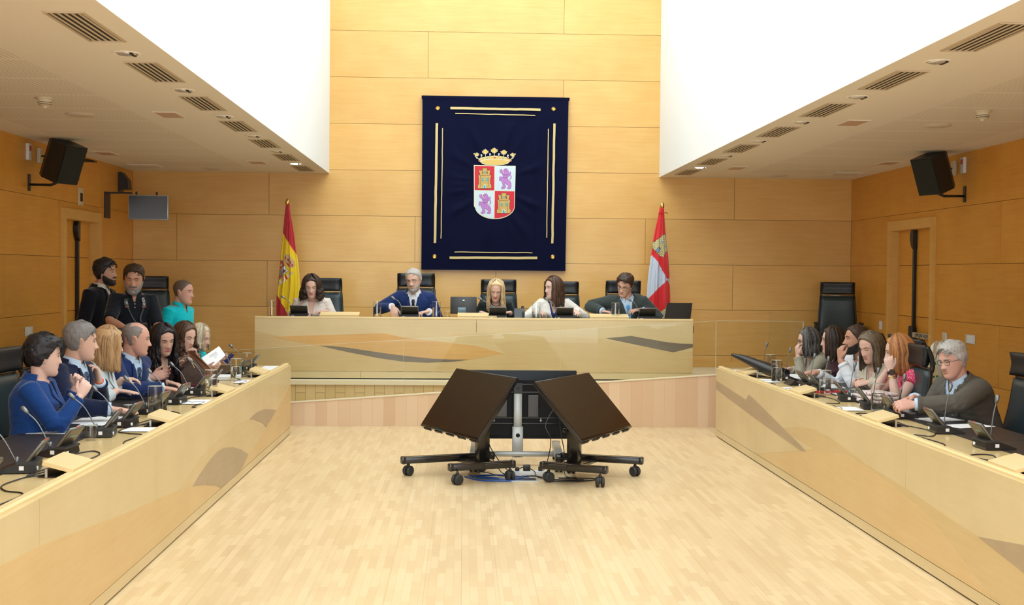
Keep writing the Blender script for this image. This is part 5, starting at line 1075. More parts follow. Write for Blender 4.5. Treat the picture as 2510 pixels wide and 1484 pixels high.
LIP = mat('lip_pink', (.50, .16, .15), .5); LIPR = mat('lip_magenta', (.50, .05, .12), .4); LIPM = mat('lip_muted', (.42, .19, .15), .55)
def hairmat(name, c, c2=None):
    m = bpy.data.materials.new(name); m.use_nodes = True; N, L = nt(m); b = N['Principled BSDF']; c2 = c2 or tuple(x * 1.9 + .01 for x in c)
    tc = N.new('ShaderNodeTexCoord'); mp = N.new('ShaderNodeMapping'); mp.inputs['Scale'].default_value = (95, 95, 9); L.new(tc.outputs['Object'], mp.inputs[0])
    n = N.new('ShaderNodeTexNoise'); n.inputs['Scale'].default_value = 1.6; n.inputs['Detail'].default_value = 4; L.new(mp.outputs[0], n.inputs['Vector'])
    g = N.new('ShaderNodeNewGeometry'); a = N.new('ShaderNodeMath'); a.operation = 'MULTIPLY_ADD'; a.inputs[1].default_value = .45; L.new(g.outputs['Random Per Island'], a.inputs[0]); L.new(n.outputs['Fac'], a.inputs[2])
    cr = N.new('ShaderNodeValToRGB'); cr.color_ramp.elements[0].position = .42; cr.color_ramp.elements[1].position = .92; cr.color_ramp.elements[0].color = (*c, 1); cr.color_ramp.elements[1].color = (*c2, 1)
    L.new(a.outputs[0], cr.inputs[0]); L.new(cr.outputs[0], b.inputs['Base Color']); b.inputs['Roughness'].default_value = .42; b.inputs['Specular IOR Level'].default_value = .35
    bp = N.new('ShaderNodeBump'); bp.inputs['Strength'].default_value = .5; bp.inputs['Distance'].default_value = .004; L.new(n.outputs['Fac'], bp.inputs['Height']); L.new(bp.outputs[0], b.inputs['Normal']); return m
def cap_mesh(T, thick, line, seed, tuft=.006, n=64, fringe=0.0, top=0.0, zmin=-.118):
    """shell over the skull wherever z is above line(y, |x|); it dips under the skin elsewhere"""
    zs = np.linspace(zmin, .1188, 58); rings = []
    for z in zs:
        p = ring_pts(z, n); w, yf, yb = (np.interp(z, HT[:, 0], HT[:, k]) for k in (1, 2, 3)); c = (yf - yb) / 2; h = (yf + yb) / 2
        nn = np.stack([p[:, 0] / max(w, .02) ** 2, (p[:, 1] - c) / max(h, .02) ** 2, np.full(n, max(0, z - .02) / .07 ** 2)], 1); nn /= np.linalg.norm(nn, axis=1)[:, None] + 1e-9
        g = (z - line(p[:, 1], np.abs(p[:, 0])) + .007 * vnoise(p * V3((1, 1, .3)), 190, seed + 9)) / .017; k = np.clip(g, 0, 1); k = k * k * (3 - 2 * k)
        t = thick + top * np.clip((z - .05) / .06, 0, 1) + tuft * vnoise(p * V3((1, 1, .35)), 150, seed) + tuft * .8 * vnoise(p, 60, seed + 3)
        t = np.where(k > 0, np.maximum(t, .0015), t)
        rings.append(T(p + nn * (k * t - (1 - k) * .012)[:, None]))
    # close the crown
    tp = T(np.array([(0, 0, .119 + thick + top)]))[0]; r = rings[-1]; rings.append(tp + (r - r.mean(0)) * .35)
    m = MB(); m.loft(rings); return m
def line_short(hl=.066, side=.0, nape=-.085):
    ys = [-.10, -.05, -.022, -.004, .012, .030, .055, .075, .10]; zs = [nape, nape + .01, nape + .025, -.020 + side, -.018 + side, .012, .046, hl + .006, hl + .014]
    return lambda y, ax: np.interp(y, ys, zs)
def beard_mesh(T, th, seed, mous=True):
    def inside(p):
        y, x, z = p[:, 1], np.abs(p[:, 0]), p[:, 2]
        jaw = (z < np.interp(y, [-.02, .03, .06, .09], [.0, -.030, -.052, -.070])) & (y > -.005)
        mo = (z < -.040) & (z > -.055) & (x < .033) & (y > .05) if mous else np.zeros(len(z), bool)
        lips = (np.abs(z + .060) < .009) & (x < .022) & (y > .06)
        ch = (z < -.068) & (y > .02)
        return (jaw | mo | ch) & ~lips & (z > -.125)
    zs = np.linspace(-.119, .01, 60); rings = []
    for z in zs:
        p = ring_pts(z, 80); fr = np.clip((p[:, 1] - .02) / .03, 0, 1); p[:, 1] += face_add(p[:, 0], p[:, 2]) * fr
        d = p - np.array([0, .01, -.03]); d /= np.linalg.norm(d, axis=1)[:, None]; i = inside(p)
        rings.append(T(p + d * np.where(i, th + th * .5 * vnoise(p, 220, seed), -.010)[:, None]))
    m = MB(); m.loft(rings); return m
def strands(mb, T, n, phi0, phi1, length, rad, seed, part=0.0, wave=0.0, wfreq=26, spread=0.0, back=0.0, lift=.012, t0=.12, tip=.35, fall=(0, 0), nseg=16, jitter=.06, rset=None, fwd=0.0):
    """locks run over the skull from the parting then fall straight down; phi measured from the face (0) to the back (pi)"""
    r = random.Random(seed); down = V3((0, 0, -1)); A, Bf, Bb, Cz = .0765 + lift, .094 + lift, .098 + lift, .118 + lift
    for i in range(n):
        s = 1 if (i % 2) else -1; ph = phi0 + (phi1 - phi0) * ((i // 2 + r.random()) / max(1, n // 2)); L = length * (1 + r.uniform(-.09, .05)); rr = rad * r.uniform(.75, 1.15)
        pts = []; th1 = 1.62 + r.uniform(-.08, .08); o = r.uniform(0, 6); lo = r.uniform(-.004, .005)
        for k in range(9):
            th = t0 + (th1 - t0) * k / 8; x = s * (A + lo) * math.sin(th) * math.sin(ph); yv = math.cos(ph); y = (Bf if yv > 0 else Bb) * math.sin(th) * yv + .0; z = (Cz + lo) * math.cos(th)
            x += part * max(0, 1 - th / 1.2); pts.append(T(np.array([(x, y, z)]))[0])
        last = pts[-1]; cen = T(np.array([(0, -.01, -.05)]))[0]; out = last - cen; out[2] = 0; out = nrm(out); seglen = L / nseg * T.s
        q = last.copy(); fx = V3((fall[0], fall[1], 0))
        for k in range(1, nseg + 1):
            u = k / nseg; q = q + (down + out * (spread - .28 * max(0, .45 - u) * (1 if spread < .2 else 0)) + fx * u + nrm(T.R[:, 1]) * fwd * u) * seglen
            w = wave * T.s * min(1, u * 2.5); pts.append(q + out * w * math.sin(wfreq * u * L / .25 * .4 + o) + np.cross(out, down) * w * math.cos(wfreq * u * L / .25 * .4 + o * 1.7))
        N = len(pts); rad_ = [(rr * T.s * (.55 + .45 * min(1, k / 4)) * (1 if k < N * .6 else 1 - (1 - tip) * (k - N * .6) / (N * .4)),) * 2 for k in range(N)]
        rad_ = [(a * 1.25, a * .7) for a, _ in rad_]
        mb.tube(pts, rad_, 6)
def hand(mb, T0, W, hd, pn, side, curl=.25, spread=.10, sc=1.0, thumb=.5, claw=0.0):
    """W wrist, hd direction of the hand, pn palm normal; side +1 right hand, -1 left"""
    hd = nrm(hd); pn = nrm(pn - hd * (V3(pn) @ hd)); lat = np.cross(hd, pn) * side; lat = nrm(lat)      # lat points to the thumb
    P = [W - hd * .012 * sc, W + hd * .02 * sc, W + hd * .05 * sc, W + hd * .080 * sc, W + hd * .092 * sc]
    mb.tube(P, [(.021 * sc, .026 * sc), (.016 * sc, .034 * sc), (.014 * sc, .040 * sc), (.0125 * sc, .041 * sc), (.009 * sc, .036 * sc)], 12, up=lat) if False else None
    rings = []; a = np.arange(14) * 2 * PI / 14
    for p, (th, wd) in zip(P, [(.020, .024), (.0165, .033), (.0150, .040), (.0130, .0415), (.0085, .037)]): rings.append(p + np.outer(np.cos(a) * wd * sc, lat) + np.outer(np.sin(a) * th * sc, pn))
    mb.loft(rings)
    for k, (o, L) in enumerate(((.030, .070), (.010, .078), (-.010, .073), (-.029, .058))):
        b = W + hd * (.082 - .006 * (k == 3)) * sc + lat * o * sc; d = nrm(hd + lat * (o / .03) * spread); q = b.copy(); pts = [b - d * .014 * sc, b]; ang = 0; c_ = curl * (1 + .12 * k) + claw * (k > 0)
        for seg, f in ((.45, .55), (.31, .95), (.24, .8)):
            ang += c_ * f * 1.55; dd = d * math.cos(ang) + pn * math.sin(ang); q = q + dd * L * seg * sc; pts.append(q.copy())
        mb.tube(pts, [.0095 * sc, .0100 * sc, .0090 * sc, .0080 * sc, .0060 * sc], 8); mb.ball(pts[-1], .0066 * sc, 8, 5)
    tb = W + hd * .022 * sc + lat * .022 * sc; d1 = nrm(hd * .75 + lat * .75 + pn * .25); d2 = nrm(hd + lat * (.45 - .6 * thumb) + pn * (.1 + .8 * thumb))
    mb.tube([tb, tb + d1 * .034 * sc, tb + d1 * .034 * sc + d2 * .032 * sc, tb + d1 * .034 * sc + d2 * .056 * sc], [.0145 * sc, .0120 * sc, .0100 * sc, .0070 * sc], 8)
def ik(S, W, l1, l2, pole):
    d = W - S; D = np.linalg.norm(d); mx = (l1 + l2) * .995
    if D > mx: W = S + d / D * mx; d = W - S; D = mx
    a = (l1 * l1 - l2 * l2 + D * D) / (2 * D); h = math.sqrt(max(0, l1 * l1 - a * a)); n = d / D; p = V3(pole) - n * (V3(pole) @ n); p = nrm(p); return S + n * a + p * h, W
def person(spec):
    g = spec.get; sc = g('sc', 1.06); fem = g('fem', False); org = None
    H = V3(g('head')); tyaw = g('tyaw', 0); f = fdir(tyaw); up = V3((0, 0, 1)); rt = np.cross(f, up)
    RH = frame(g('hyaw', tyaw), g('hpitch', 0), g('hroll', 0)); hs = sc * g('hs', 1.0); T = Tf(H, RH, hs)
    FEAT[0] = .80 if fem else 1.0; zf = g('floor', 0.0); stand = g('stand', False)
    Nk = H + V3((0, 0, -g('drop', .130) * sc)) - f * g('neck', .040) * sc - fdir(g('hyaw', tyaw)) * .010 * sc + rt * g('nx', 0)
    pz = zf + (.95 * g('leg', 1) if stand else .56); pel = V3((Nk[0], Nk[1], pz)) - f * g('lean', .10) + rt * g('px', 0)
    org = V3((pel[0], pel[1], zf)); t = thing('person', org, spec['label'], 'person', None)
    TT = (TORF if fem else TOR).copy(); TT[:, 1:] *= g('bulk', 1.0) * sc; mid = (pel + Nk) / 2 - f * g('hunch', .02)
    def spine(u): return (1 - u) ** 2 * pel + 2 * u * (1 - u) * (2 * mid - (pel + Nk) / 2) + u * u * Nk if u <= 1 else Nk + (Nk - mid) / np.linalg.norm(Nk - mid) * (u - 1) * .5
    belly = g('belly', 0.0)
    def tring(u, off, n=32):
        w, d = (np.interp(u, TT[:, 0], TT[:, k]) for k in (1, 2)); c = spine(u); e = 1e-2; ax = nrm(spine(min(1.04, u + e)) - spine(u - e)); ff = nrm(f - ax * (f @ ax)); r = np.cross(ff, ax)
        a = np.arange(n) * 2 * PI / n; ca, sa = np.cos(a), np.sin(a); fb = np.where(sa > 0, 1 + belly * math.exp(-((u - .35) / .25) ** 2) + (.20 * math.exp(-((u - .72) / .09) ** 2) if fem else 0), 1.0)
        return c + np.outer(np.sign(ca) * np.abs(ca) ** .8 * (w + off), r) + np.outer(np.sign(sa) * np.abs(sa) ** .9 * (d * fb + off), ff)
    def tpt(u, x, off):       # point on the chest surface at lateral x (person's right +)
        w, d = (np.interp(u, TT[:, 0], TT[:, k]) for k in (1, 2)); c = spine(u); ax = nrm(spine(min(1.04, u + .01)) - spine(u - .01)); ff = nrm(f - ax * (f @ ax)); r = np.cross(ff, ax); w += off
        cc = min(.995, abs(x) / w) ** (1 / .8); s_ = math.sqrt(max(0, 1 - cc * cc)) ** .9; fb = 1 + belly * math.exp(-((u - .35) / .25) ** 2) + (.20 * math.exp(-((u - .72) / .09) ** 2) if fem else 0)
        return c + r * x + ff * (s_ * (d * fb + off))
    us = [0, .1, .2, .3, .4, .5, .6, .67, .74, .79, .84, .875, .90, .925, .95, .97, .99, 1.01, 1.04, 1.06]
    def torso(mb, off, u0=0.0, umax=1.0): mb.loft([tring(u, off) for u in us if u0 <= u <= umax])
    shw = (.134 if fem else .152) * sc * g('bulk', 1.0) ** .5; l1, l2 = .285 * sc, .250 * sc; arms = {}
    axn = nrm(Nk - mid)
    for sd, key in ((1, 'R'), (-1, 'L')):
        S = spine(.88) + rt * sd * shw + up * g('shrug' + key, 0)
        hd_ = g(key, None)
        if hd_ is None: Wr = S + V3((0, 0, -.50 * sc)) + f * .05; info = {}
        else: Wr, info = V3(hd_[0]), (hd_[1] if len(hd_) > 1 else {})
        pole = info.get('pole'); pole = (up * -1 + rt * sd * .45 - f * .35) if pole is None else V3(pole)
        E, Wr = ik(S, Wr, l1, l2, pole); arms[key] = (S, E, Wr, info, sd)
    ra = (.043 if fem else .050) * sc * g('armk', 1)
    def arm(mb, key, off, end=1.0, flare=0.0):
        S, E, Wr, info, sd = arms[key]; S0 = S - rt * sd * .035 - up * .01
        P = [S0, S, S * .67 + E * .33, S * .33 + E * .67, E * .92 + S * .08, E * .92 + Wr * .08]; r = [ra * 1.12, ra * 1.15, ra * 1.02, ra * .92, ra * .84, ra * .84]
        for k in (.3, .55, .8, 1.0):
            if k <= end: P.append(E * (1 - k) + Wr * k); r.append(ra * np.interp(k, [0, .3, .55, .8, 1.0], [.84, .86, .76, .62, .54]))
        if end < 1 and end not in (.3, .55, .8): P.append(E * (1 - end) + Wr * end); r.append(ra * .8)
        if end <= 0: cut = max(1, int(round(2 + (1 + end) * 3))); P, r = P[:cut + 1], r[:cut + 1]
        r = [q + off + flare * (i / len(r)) for i, q in enumerate(r)]; mb.tube(P, r, 16)
    # the body: one continuous skin
    mb = MB(); torso(mb, 0); head_mesh(mb, T, g('jaw', .95 if fem else 1.0))
    nb = T(np.array([(0, -.022, -.045)]))[0]; nr = (.046 if fem else .056) * sc * g('neckk', 1)
    mb.tube([Nk - axn * .03, Nk * .6 + nb * .4, nb, T(np.array([(0, -.01, 0.0)]))[0]], [nr * 1.08, nr * 1.0, nr * .97, nr * .9], 20)
    for key in 'RL':
        arm(mb, key, 0); S, E, Wr, info, sd = arms[key]; hd = V3(info['dir']) if 'dir' in info else nrm(Wr - E); pn = V3(info.get('palm', (0, 0, -1)))
        hand(mb, T, Wr, hd, pn, sd, info.get('curl', .25), info.get('spread', .10), sc * (.90 if fem else 1.0), info.get('thumb', .4), info.get('claw', 0))
    legs = []
    for sd in (1, -1):
        hip = pel + rt * sd * .09 * sc
        if stand: kn = hip + V3((0, 0, -.44 * g('leg', 1))) + f * .02; an = V3((kn[0], kn[1], zf + .08)) - f * .02
        else: kn = hip + f * .42 - up * .02 + rt * sd * .04; an = V3((kn[0], kn[1], zf + .08)) + f * g('foot', -.08)
        legs.append((hip, kn, an)); mb.tube([hip, hip * .5 + kn * .5, kn, kn * .6 + an * .4, an], [.085 * sc, .072 * sc, .055 * sc, .052 * sc, .036 * sc], 14); mb.tube([an - V3((0, 0, .035)) - f * .04, an - V3((0, 0, .04)) + f * .06, an - V3((0, 0, .055)) + f * .17], [(.036, .034), (.042, .03), (.036, .018)], 12)
    me = voxelize(mb, .0050, 2, .45); finish(me, 'body', skin(g('skin', (.58, .34, .25))), t, org)
    # legwear and shoes
    m = MB()
    for hip, kn, an in legs: m.tube([hip + up * .02, hip * .5 + kn * .5, kn, kn * .6 + an * .4, an + V3((0, 0, .01))], [.10 * sc, .086 * sc, .068 * sc, .062 * sc, .055 * sc], 14)
    m.loft([tring(u, .014) for u in (0, .08, .16)]); m.build('trousers', spec.get('legs') or mat('trousers_%s' % t.name, (.02, .022, .035), .8), t, True)
    for hip, kn, an in legs:
        m = MB(); m.tube([an - V3((0, 0, .030)) - f * .055, an - V3((0, 0, .035)) + f * .07, an - V3((0, 0, .05)) + f * .19], [(.043, .042), (.050, .038), (.042, .024)], 12); m.build('shoe', M['black'], t, True)
    # features
    def fp(x, z, o=0.0): return T(np.array([(x, face_y(x, z) + o, z)]))[0]
    lids = g('lids', .45)          # 1 = open, 0 = shut
    for s in (-1, 1):
        c = fp(s * .031, .006, -.0045)
        m = MB(); m.ball(c, V3((.0125, .0085, .0052 * max(.10, 1.25 * lids - .10))) * hs, 12, 7, R=RH); ey = m.build('eye', EYEW, t, True)
        m = MB(); m.ball(fp(s * .031 + g('gaze', 0) * .004, .0045, .0012), V3((.0060, .004, .0052 * max(.12, 1.2 * lids - .05))) * hs, 10, 6, R=RH); m.build('iris', IRIS, ey, True)
        m = MB(); m.tube([fp(s * (.031 + q), .0105 * (.35 + .65 * lids) + .001 - 22 * q * q * (.3 + lids), .0018) for q in (-.014, -.008, 0, .008, .015)], [.0009 * hs, .0019 * hs, .0022 * hs, .0021 * hs, .0013 * hs], 5); m.build('eyelashes', LASH, ey, True)
        bh = g('brow', .0026); m = MB(); m.tube([fp(s * x, z, .0008) for x, z in ((.014, .0235), (.023, .0285), (.034, .0305), (.045, .026), (.052, .020))], [(bh * .8 * hs, .0018), (bh * 1.1 * hs, .002), (bh * hs, .002), (bh * .8 * hs, .0018), (bh * .3 * hs, .001)], 6, up=RH[:, 1]); m.build('eyebrow', g('browmat') or g('hairmat'), t, True)
    lm = g('lip') or (LIP if fem else LIPM)
    m = MB(); lw = .0225
    for zc_, hh in ((-.0555, .0030), (-.0655, .0038)): m.tube([fp(q * lw, zc_ + (.002 - .004 * abs(q)) * (1 if zc_ > -.06 else -.6), -.0012) for q in (-1, -.6, -.2, .2, .6, 1)], [(.0008 * hs, .002), (hh * .8 * hs, .003), (hh * hs, .0035), (hh * hs, .0035), (hh * .8 * hs, .003), (.0008 * hs, .002)], 6, up=RH[:, 1])
    m.build('lips', lm, t, True)
    m = MB(); m.tube([fp(q * lw, -.0603, -.0005) for q in (-1, -.5, 0, .5, 1)], .0008 * hs, 5); m.build('mouth_line', LASH, t, True)
    if g('glasses'):
        m = MB(); gm_ = g('glasses'); fr = 0.0
        for s in (-1, 1):
            ctr = np.array([s * .0325, face_y(.031, .006) + .014, .004]); a = np.linspace(0, 2 * PI, 17)
            pts = [T(np.array([(ctr[0] + .0235 * np.sign(math.cos(q)) * abs(math.cos(q)) ** .8, ctr[1] - .35 * abs(ctr[0] + .0235 * math.cos(q)) * .3, ctr[2] + .0165 * np.sign(math.sin(q)) * abs(math.sin(q)) ** .8)]))[0] for q in a]; m.tube(pts, .0016 * hs, 6, cap=False)
            m.tube([T(np.array([q]))[0] for q in ((s * .056, ctr[1] - .008, .010), (s * .078, .05, .010), (s * .083, -.003, .008), (s * .082, -.015, -.008))], .0014 * hs, 6)
        m.tube([fp(-.009, .008, .006), fp(0, .010, .007), fp(.009, .008, .006)], .0014 * hs, 6); gl = m.build('glasses', gm_, t, True)
        for s in (-1, 1):
            m = MB(); y0_ = face_y(.031, .006) + .0125; a = np.linspace(0, 2 * PI, 17)[:-1]
            m.loft([T(np.array([(s * .0325 + .0225 * np.sign(math.cos(q)) * abs(math.cos(q)) ** .8, y0_ + d_ - .1 * .0325, .004 + .0155 * np.sign(math.sin(q)) * abs(math.sin(q)) ** .8) for q in a])) for d_ in (0, .0008)]); m.build('lens', M['glass'], gl)
    # hair
    hm = g('hairmat'); hair = g('hair')
    if hair: hm_ = hair(T, t, hm)
    if g('beard'): beard_mesh(T, g('beard')[1], 3).build('beard', g('beard')[0], t, True)
    # clothes -------------------------------------------------
    def garment(name, m_, off, sleeve, voxel=.0075, cuts=(), wr=.004, u0=-.02, flare=0.0, arms_='RL', umax=1.0, armoff=None, thick=None, sm=3):
        mb = MB(); torso(mb, off, 0 if u0 < 0 else u0, umax)
        for k in arms_:
            if sleeve is not None: arm(mb, k, off * (1.0 if armoff is None else armoff), sleeve if not isinstance(sleeve, dict) else sleeve[k], flare)
        me = voxelize(mb, voxel, sm, .5); co = coords(me)
        # folds: stronger around the elbows and waist
        no = np.empty(len(me.vertices) * 3); me.vertices.foreach_get('normal', no); no = no.reshape(-1, 3); amp = np.full(len(co), .25)
        for k in arms_:
            S, E, Wr, info, sd = arms[k]; amp += 1.0 * np.exp(-(np.linalg.norm(co - E, axis=1) / .10) ** 2) + .6 * np.exp(-(np.linalg.norm(co - (S * .9 + E * .1) + up * .06, axis=1) / .08) ** 2)
        amp += .5 * np.exp(-((co[:, 2] - spine(.35)[2]) / .12) ** 2)
        co = co + no * (wr * amp * (vnoise(co * V3((1, 1, 1.6)), 42, len(name)) + .7 * vnoise(co, 85, 5)))[:, None]; setco(me, co)
        mask = np.zeros(len(co), bool)
        for c in cuts: mask |= c(co)
        if mask.any(): cutmesh(me, mask)
        return finish(me, name, m_, t, org)
    axis_f = nrm(f - axn * (f @ axn)); axis_r = np.cross(axis_f, axn)
    def vcut(depth, width, top=.0):
        def c(co):
            d = co - Nk; h = d @ axn; x = np.abs(d @ axis_r); y = d @ axis_f; k = np.clip((h + depth) / depth, 0, None)
            return (h > -depth) & (x < width * np.minimum(k, 1.0) + .0) & (y > -.0)
        return c
    def neckcut(rad, lvl=-.02):
        def c(co): d = co - Nk; h = d @ axn; rr = np.linalg.norm(d - np.outer(h, axn), axis=1); return (h > lvl) & (rr < rad)
        return c
    def bottomcut(u=.0):
        def c(co): return co[:, 2] < zf + .40
        return c
    def collar(m_, rad, hgt, off=.0, gap=.35, name='collar', flop=.028, par=None):
        """shirt collar: a standing band folded over, open at the front"""
        m = MB(); n = 26; R_ = []
        for i in range(n):
            a = PI / 2 + gap + (2 * PI - 2 * gap) * i / (n - 1); dirv = axis_r * math.cos(a) * 1.0 + axis_f * math.sin(a) * 1.0; front = math.exp(-((min(i, n - 1 - i)) / 3.5) ** 2)
            c = Nk + axn * (.006 - .012 * front) + axis_f * .008; b = c + dirv * rad * sc; tp_ = b + axn * hgt * sc - dirv * .006; ou = tp_ + dirv * (.009 + .010 * front) - axn * (flop * (.55 + 1.2 * front)) * sc + axis_f * .004 * front
            R_.append(np.array([b, tp_, ou, ou + dirv * .002 - axn * .002, tp_ + dirv * .003 + axn * .002, b + dirv * .003]))
        m.loft(R_); return m.build(name, m_, par or t, 'auto')
    def lapels(m_, depth, width, off, wd=.046, par=None, u_top=.985):
        L_ = np.linalg.norm(Nk - spine(.5)) / .5
        for s in (-1, 1):
            R_ = []; N = 12
            for i in range(N + 1):
                k = i / N; h = -depth * k - .004; u = 1 + h / L_; x = width * (1 - k) * .98; wk = wd * sc * (math.sin(min(1, k * 1.35 + .12) * PI / 2) if k < .33 else 1) * (1 - max(0, k - .45) / .55) + .004
                if .26 < k < .34: wk *= .80
                p0 = tpt(u, s * (x - .008), off + .008); p1 = tpt(u, s * (x + wk * .6), off + .015); p2 = tpt(u, s * (x + wk), off + .012)
                R_.append(np.array([p0, p1, p2, p2 - axis_f * .004, p1 - axis_f * .005, p0 - axis_f * .005]))
            m = MB(); m.loft(R_); m.build('lapel', m_, par or t, 'auto')
        # back collar
        m = MB(); R_ = []; n = 20
        for i in range(n):
            a = PI * .94 + (PI * 1.12) * i / (n - 1); dirv = axis_r * math.cos(a) + axis_f * math.sin(a); c = Nk + axis_f * .004 + axn * .006; b = c + dirv * .080 * sc * g('neckk', 1); tp_ = b + axn * .024 * sc; ou = b + dirv * .030 - axn * .022
            R_.append(np.array([b - axn * .02, tp_, tp_ + dirv * .006, ou, ou - axn * .003 - dirv * .01]))
        m.loft(R_); m.build('jacket_collar', m_, par or t, 'auto')
    def tie(m_, depth=.30, w0=.015, w1=.030, off=.018):
        L_ = np.linalg.norm(Nk - spine(.5)) / .5; R_ = []
        for i in range(14):
            k = i / 13; u = 1 - (.030 + depth * k) / L_; w = w0 + (w1 - w0) * k; c = tpt(u, 0, off + .004)
            if i == 0: w = .018
            if i == 1: w = .021; c = c + axis_f * .006
            if i == 2: w = .013
            R_.append(np.array([c - axis_r * w, c + axis_f * .006, c + axis_r * w, c - axis_f * .003]))
        m = MB(); m.loft(R_); m.build('tie', m_, t, 'auto')
    def cuff(key, m_, k0=.93, k1=1.03, off=.012, name='shirt_cuff'):
        S, E, Wr, info, sd = arms[key]; d = Wr - E; m = MB(); r = ra * .56 + off; m.tube([E + d * k0, E + d * ((k0 + k1) / 2), E + d * k1, E + d * (k1 + .002)], [r * 1.08, r * 1.03, r, r * .75], 16); m.build(name, m_, t, True)
    def buttons(m_, us_, off, x=0.0, r=.005):
        for u in us_:
            c = tpt(u, x, off); m = MB(); m.lathe(c, [(r, -.001), (r, .003), (0, .003)], 10, axis=axis_f); m.build('button', m_, t, 'auto')
    env = dict(garment=garment, vcut=vcut, neckcut=neckcut, bottomcut=bottomcut, collar=collar, lapels=lapels, tie=tie, cuff=cuff, buttons=buttons, arms=arms, Nk=Nk, T=T, t=t, axn=axn, axis_f=axis_f, axis_r=axis_r, tpt=tpt, org=org, sc=sc, f=f, rt=rt, ra=ra, fp=fp, RH=RH, hs=hs)
    spec['wear'](env); return t, env
class E_:        # small helper so outfits read well
    def __init__(s, e): s.__dict__.update(e)
def suit(jm, sm, tiem=None, vd=.27, vw=.058, cuffs='RL', off=.019, wr=.004, tiew=.030, sleeve=.93):
    def w(e):
        e = E_(e); e.garment('shirt', sm, .008, None, .008, [], .001, umax=1.01); e.collar(sm, .064, .034)
        if tiem: e.tie(tiem, .30, .014, tiew)
        else: e.buttons(M['plastw'], (.9, .8, .7), .012)
        e.garment('jacket', jm, off, sleeve, .0078, [e.vcut(vd, vw)], wr, umax=1.03)
        e.lapels(jm, vd, vw, off)
        for k in cuffs: e.cuff(k, sm, .90, 1.0)
    return w
def blazer(jm, tm, vd=.26, vw=.055, sleeve=.93, off=.017, cuff=None, lap=.040, open_=False):
    def w(e):
        e = E_(e); e.garment('top', tm, .007, None, .008, [e.vcut(.12, .050)], .001)
        e.garment('jacket', jm, off, sleeve, .0078, [e.vcut(vd, vw)], .004); e.lapels(jm, vd, vw, off, lap)
    return w
def polo(m_, sleeve=-.42, btn=None, off=.015, flare=.004):
    def w(e):
        e = E_(e); e.garment('polo_shirt', m_, off, sleeve, .0078, [e.vcut(.085, .022)], .004, flare=flare); e.collar(m_, .068, .030, gap=.40)
        if btn: e.buttons(btn, (.83, .76), off + .004)
    return w
def blouse(m_, sleeve=-.2, flare=.022, off=.013, v=(.16, .040)):
    def w(e): e = E_(e); e.garment('blouse', m_, off, sleeve, .0078, [e.vcut(*v)], .0045, flare=flare)
    return w
# hairstyles
def short_hair(thick=.010, hl=.066, side=0.0, nape=-.085, tuft=.005, seed=1, top=.006, tufts=0, tl=.03, nm='hair'):
    def h(T, t, hm):
        m = cap_mesh(T, thick, line_short(hl, side, nape), seed, tuft, top=top); r = random.Random(seed)
        for i in range(tufts):      # loose tufts combed back and up
            a = r.uniform(-1.3, 1.3); y = r.uniform(-.085, .070); x = math.sin(a) * .062; k = max(0, 1 - (x / .075) ** 2 - (y / .1) ** 2); z = .118 * math.sqrt(k) * .98
            if z < .045: continue
            nn = np.array([x / .0056, y / .0088, z / .0139]); nn /= np.linalg.norm(nn); b = np.array([x, y, z]) + nn * (thick + top * .6 - .002)
            d = np.array([x * 5 + .35 + r.uniform(-.28, .28), (-.7 if y < .045 else .5) + r.uniform(-.2, .2), 0]); d -= nn * (d @ nn); d /= np.linalg.norm(d) + 1e-6; q = [b, b + d * tl * .5 + nn * .0010, b + d * tl + nn * r.uniform(-.005, .002)]
            P = [T(c[None])[0] for c in q]; m.tube(P, [(.0052 * T.s, .0030 * T.s), (.0044 * T.s, .0028 * T.s), (.0010, .0010)], 5)
        return m.build(nm, hm, t, True)
    return h
def long_hair(length=.20, n=90, rad=.014, seed=1, hl=.060, wave=.0, wfreq=26, spread=0.0, phi0=.95, phi1=3.1, part=0.0, thick=.016, nape=-.09, fall=(0, 0), tip=.35, side=.0, lift=.012, front=True, sidez=-.03, fwd=0.0):
    def h(T, t, hm):
        def line(y, ax): return np.interp(y, [-.10, -.02, .008, .030, .050, .070, .085, .10], [-.10, -.10, -.075, sidez + .03, .040, .070 + hl - .062, hl + .024, hl + .03]) + .010 * np.exp(-(ax / .022) ** 2)
        m = cap_mesh(T, thick, line, seed, .003); strands(m, T, n, phi0, phi1, length, rad, seed, part=part, wave=wave, wfreq=wfreq, spread=spread, fall=fall, tip=tip, lift=lift, fwd=fwd)
        return m.build('hair', hm, t, True)
    return h
# ================================================================ the people
NAVY, NAVY2, BLUE = fabric('navy_wool', (.006, .012, .045)), fabric('royal_navy_wool', (.010, .028, .12)), fabric('bright_blue_wool', (.006, .045, .20))
WSH, BSH = fabric('white_shirt', (.78, .82, .88), .7), fabric('pale_blue_shirt', (.50, .66, .85), .7)
SK = dict(a=(.68, .43, .34), b=(.62, .37, .28), c=(.54, .29, .20), d=(.72, .48, .40), e=(.66, .37, .29))
HB, HK, HBR, HDB = hairmat('hair_near_black', (.006, .005, .005)), hairmat('hair_black', (.004, .004, .006), (.02, .018, .022)), hairmat('hair_brown', (.030, .014, .008), (.10, .05, .028)), hairmat('hair_dark_brown', (.014, .008, .006), (.05, .028, .018))
HG, HGD, HW = hairmat('hair_silver', (.10, .095, .09), (.46, .44, .42)), hairmat('hair_salt_pepper', (.03, .028, .028), (.22, .21, .21)), hairmat('hair_ash_blonde', (.30, .25, .16), (.70, .62, .46))
HBL, HST, HRD = hairmat('hair_blonde', (.30, .19, .08), (.75, .56, .32)), hairmat('hair_strawberry', (.24, .125, .05), (.54, .34, .17)), hairmat('hair_copper', (.24, .085, .025), (.55, .25, .09))
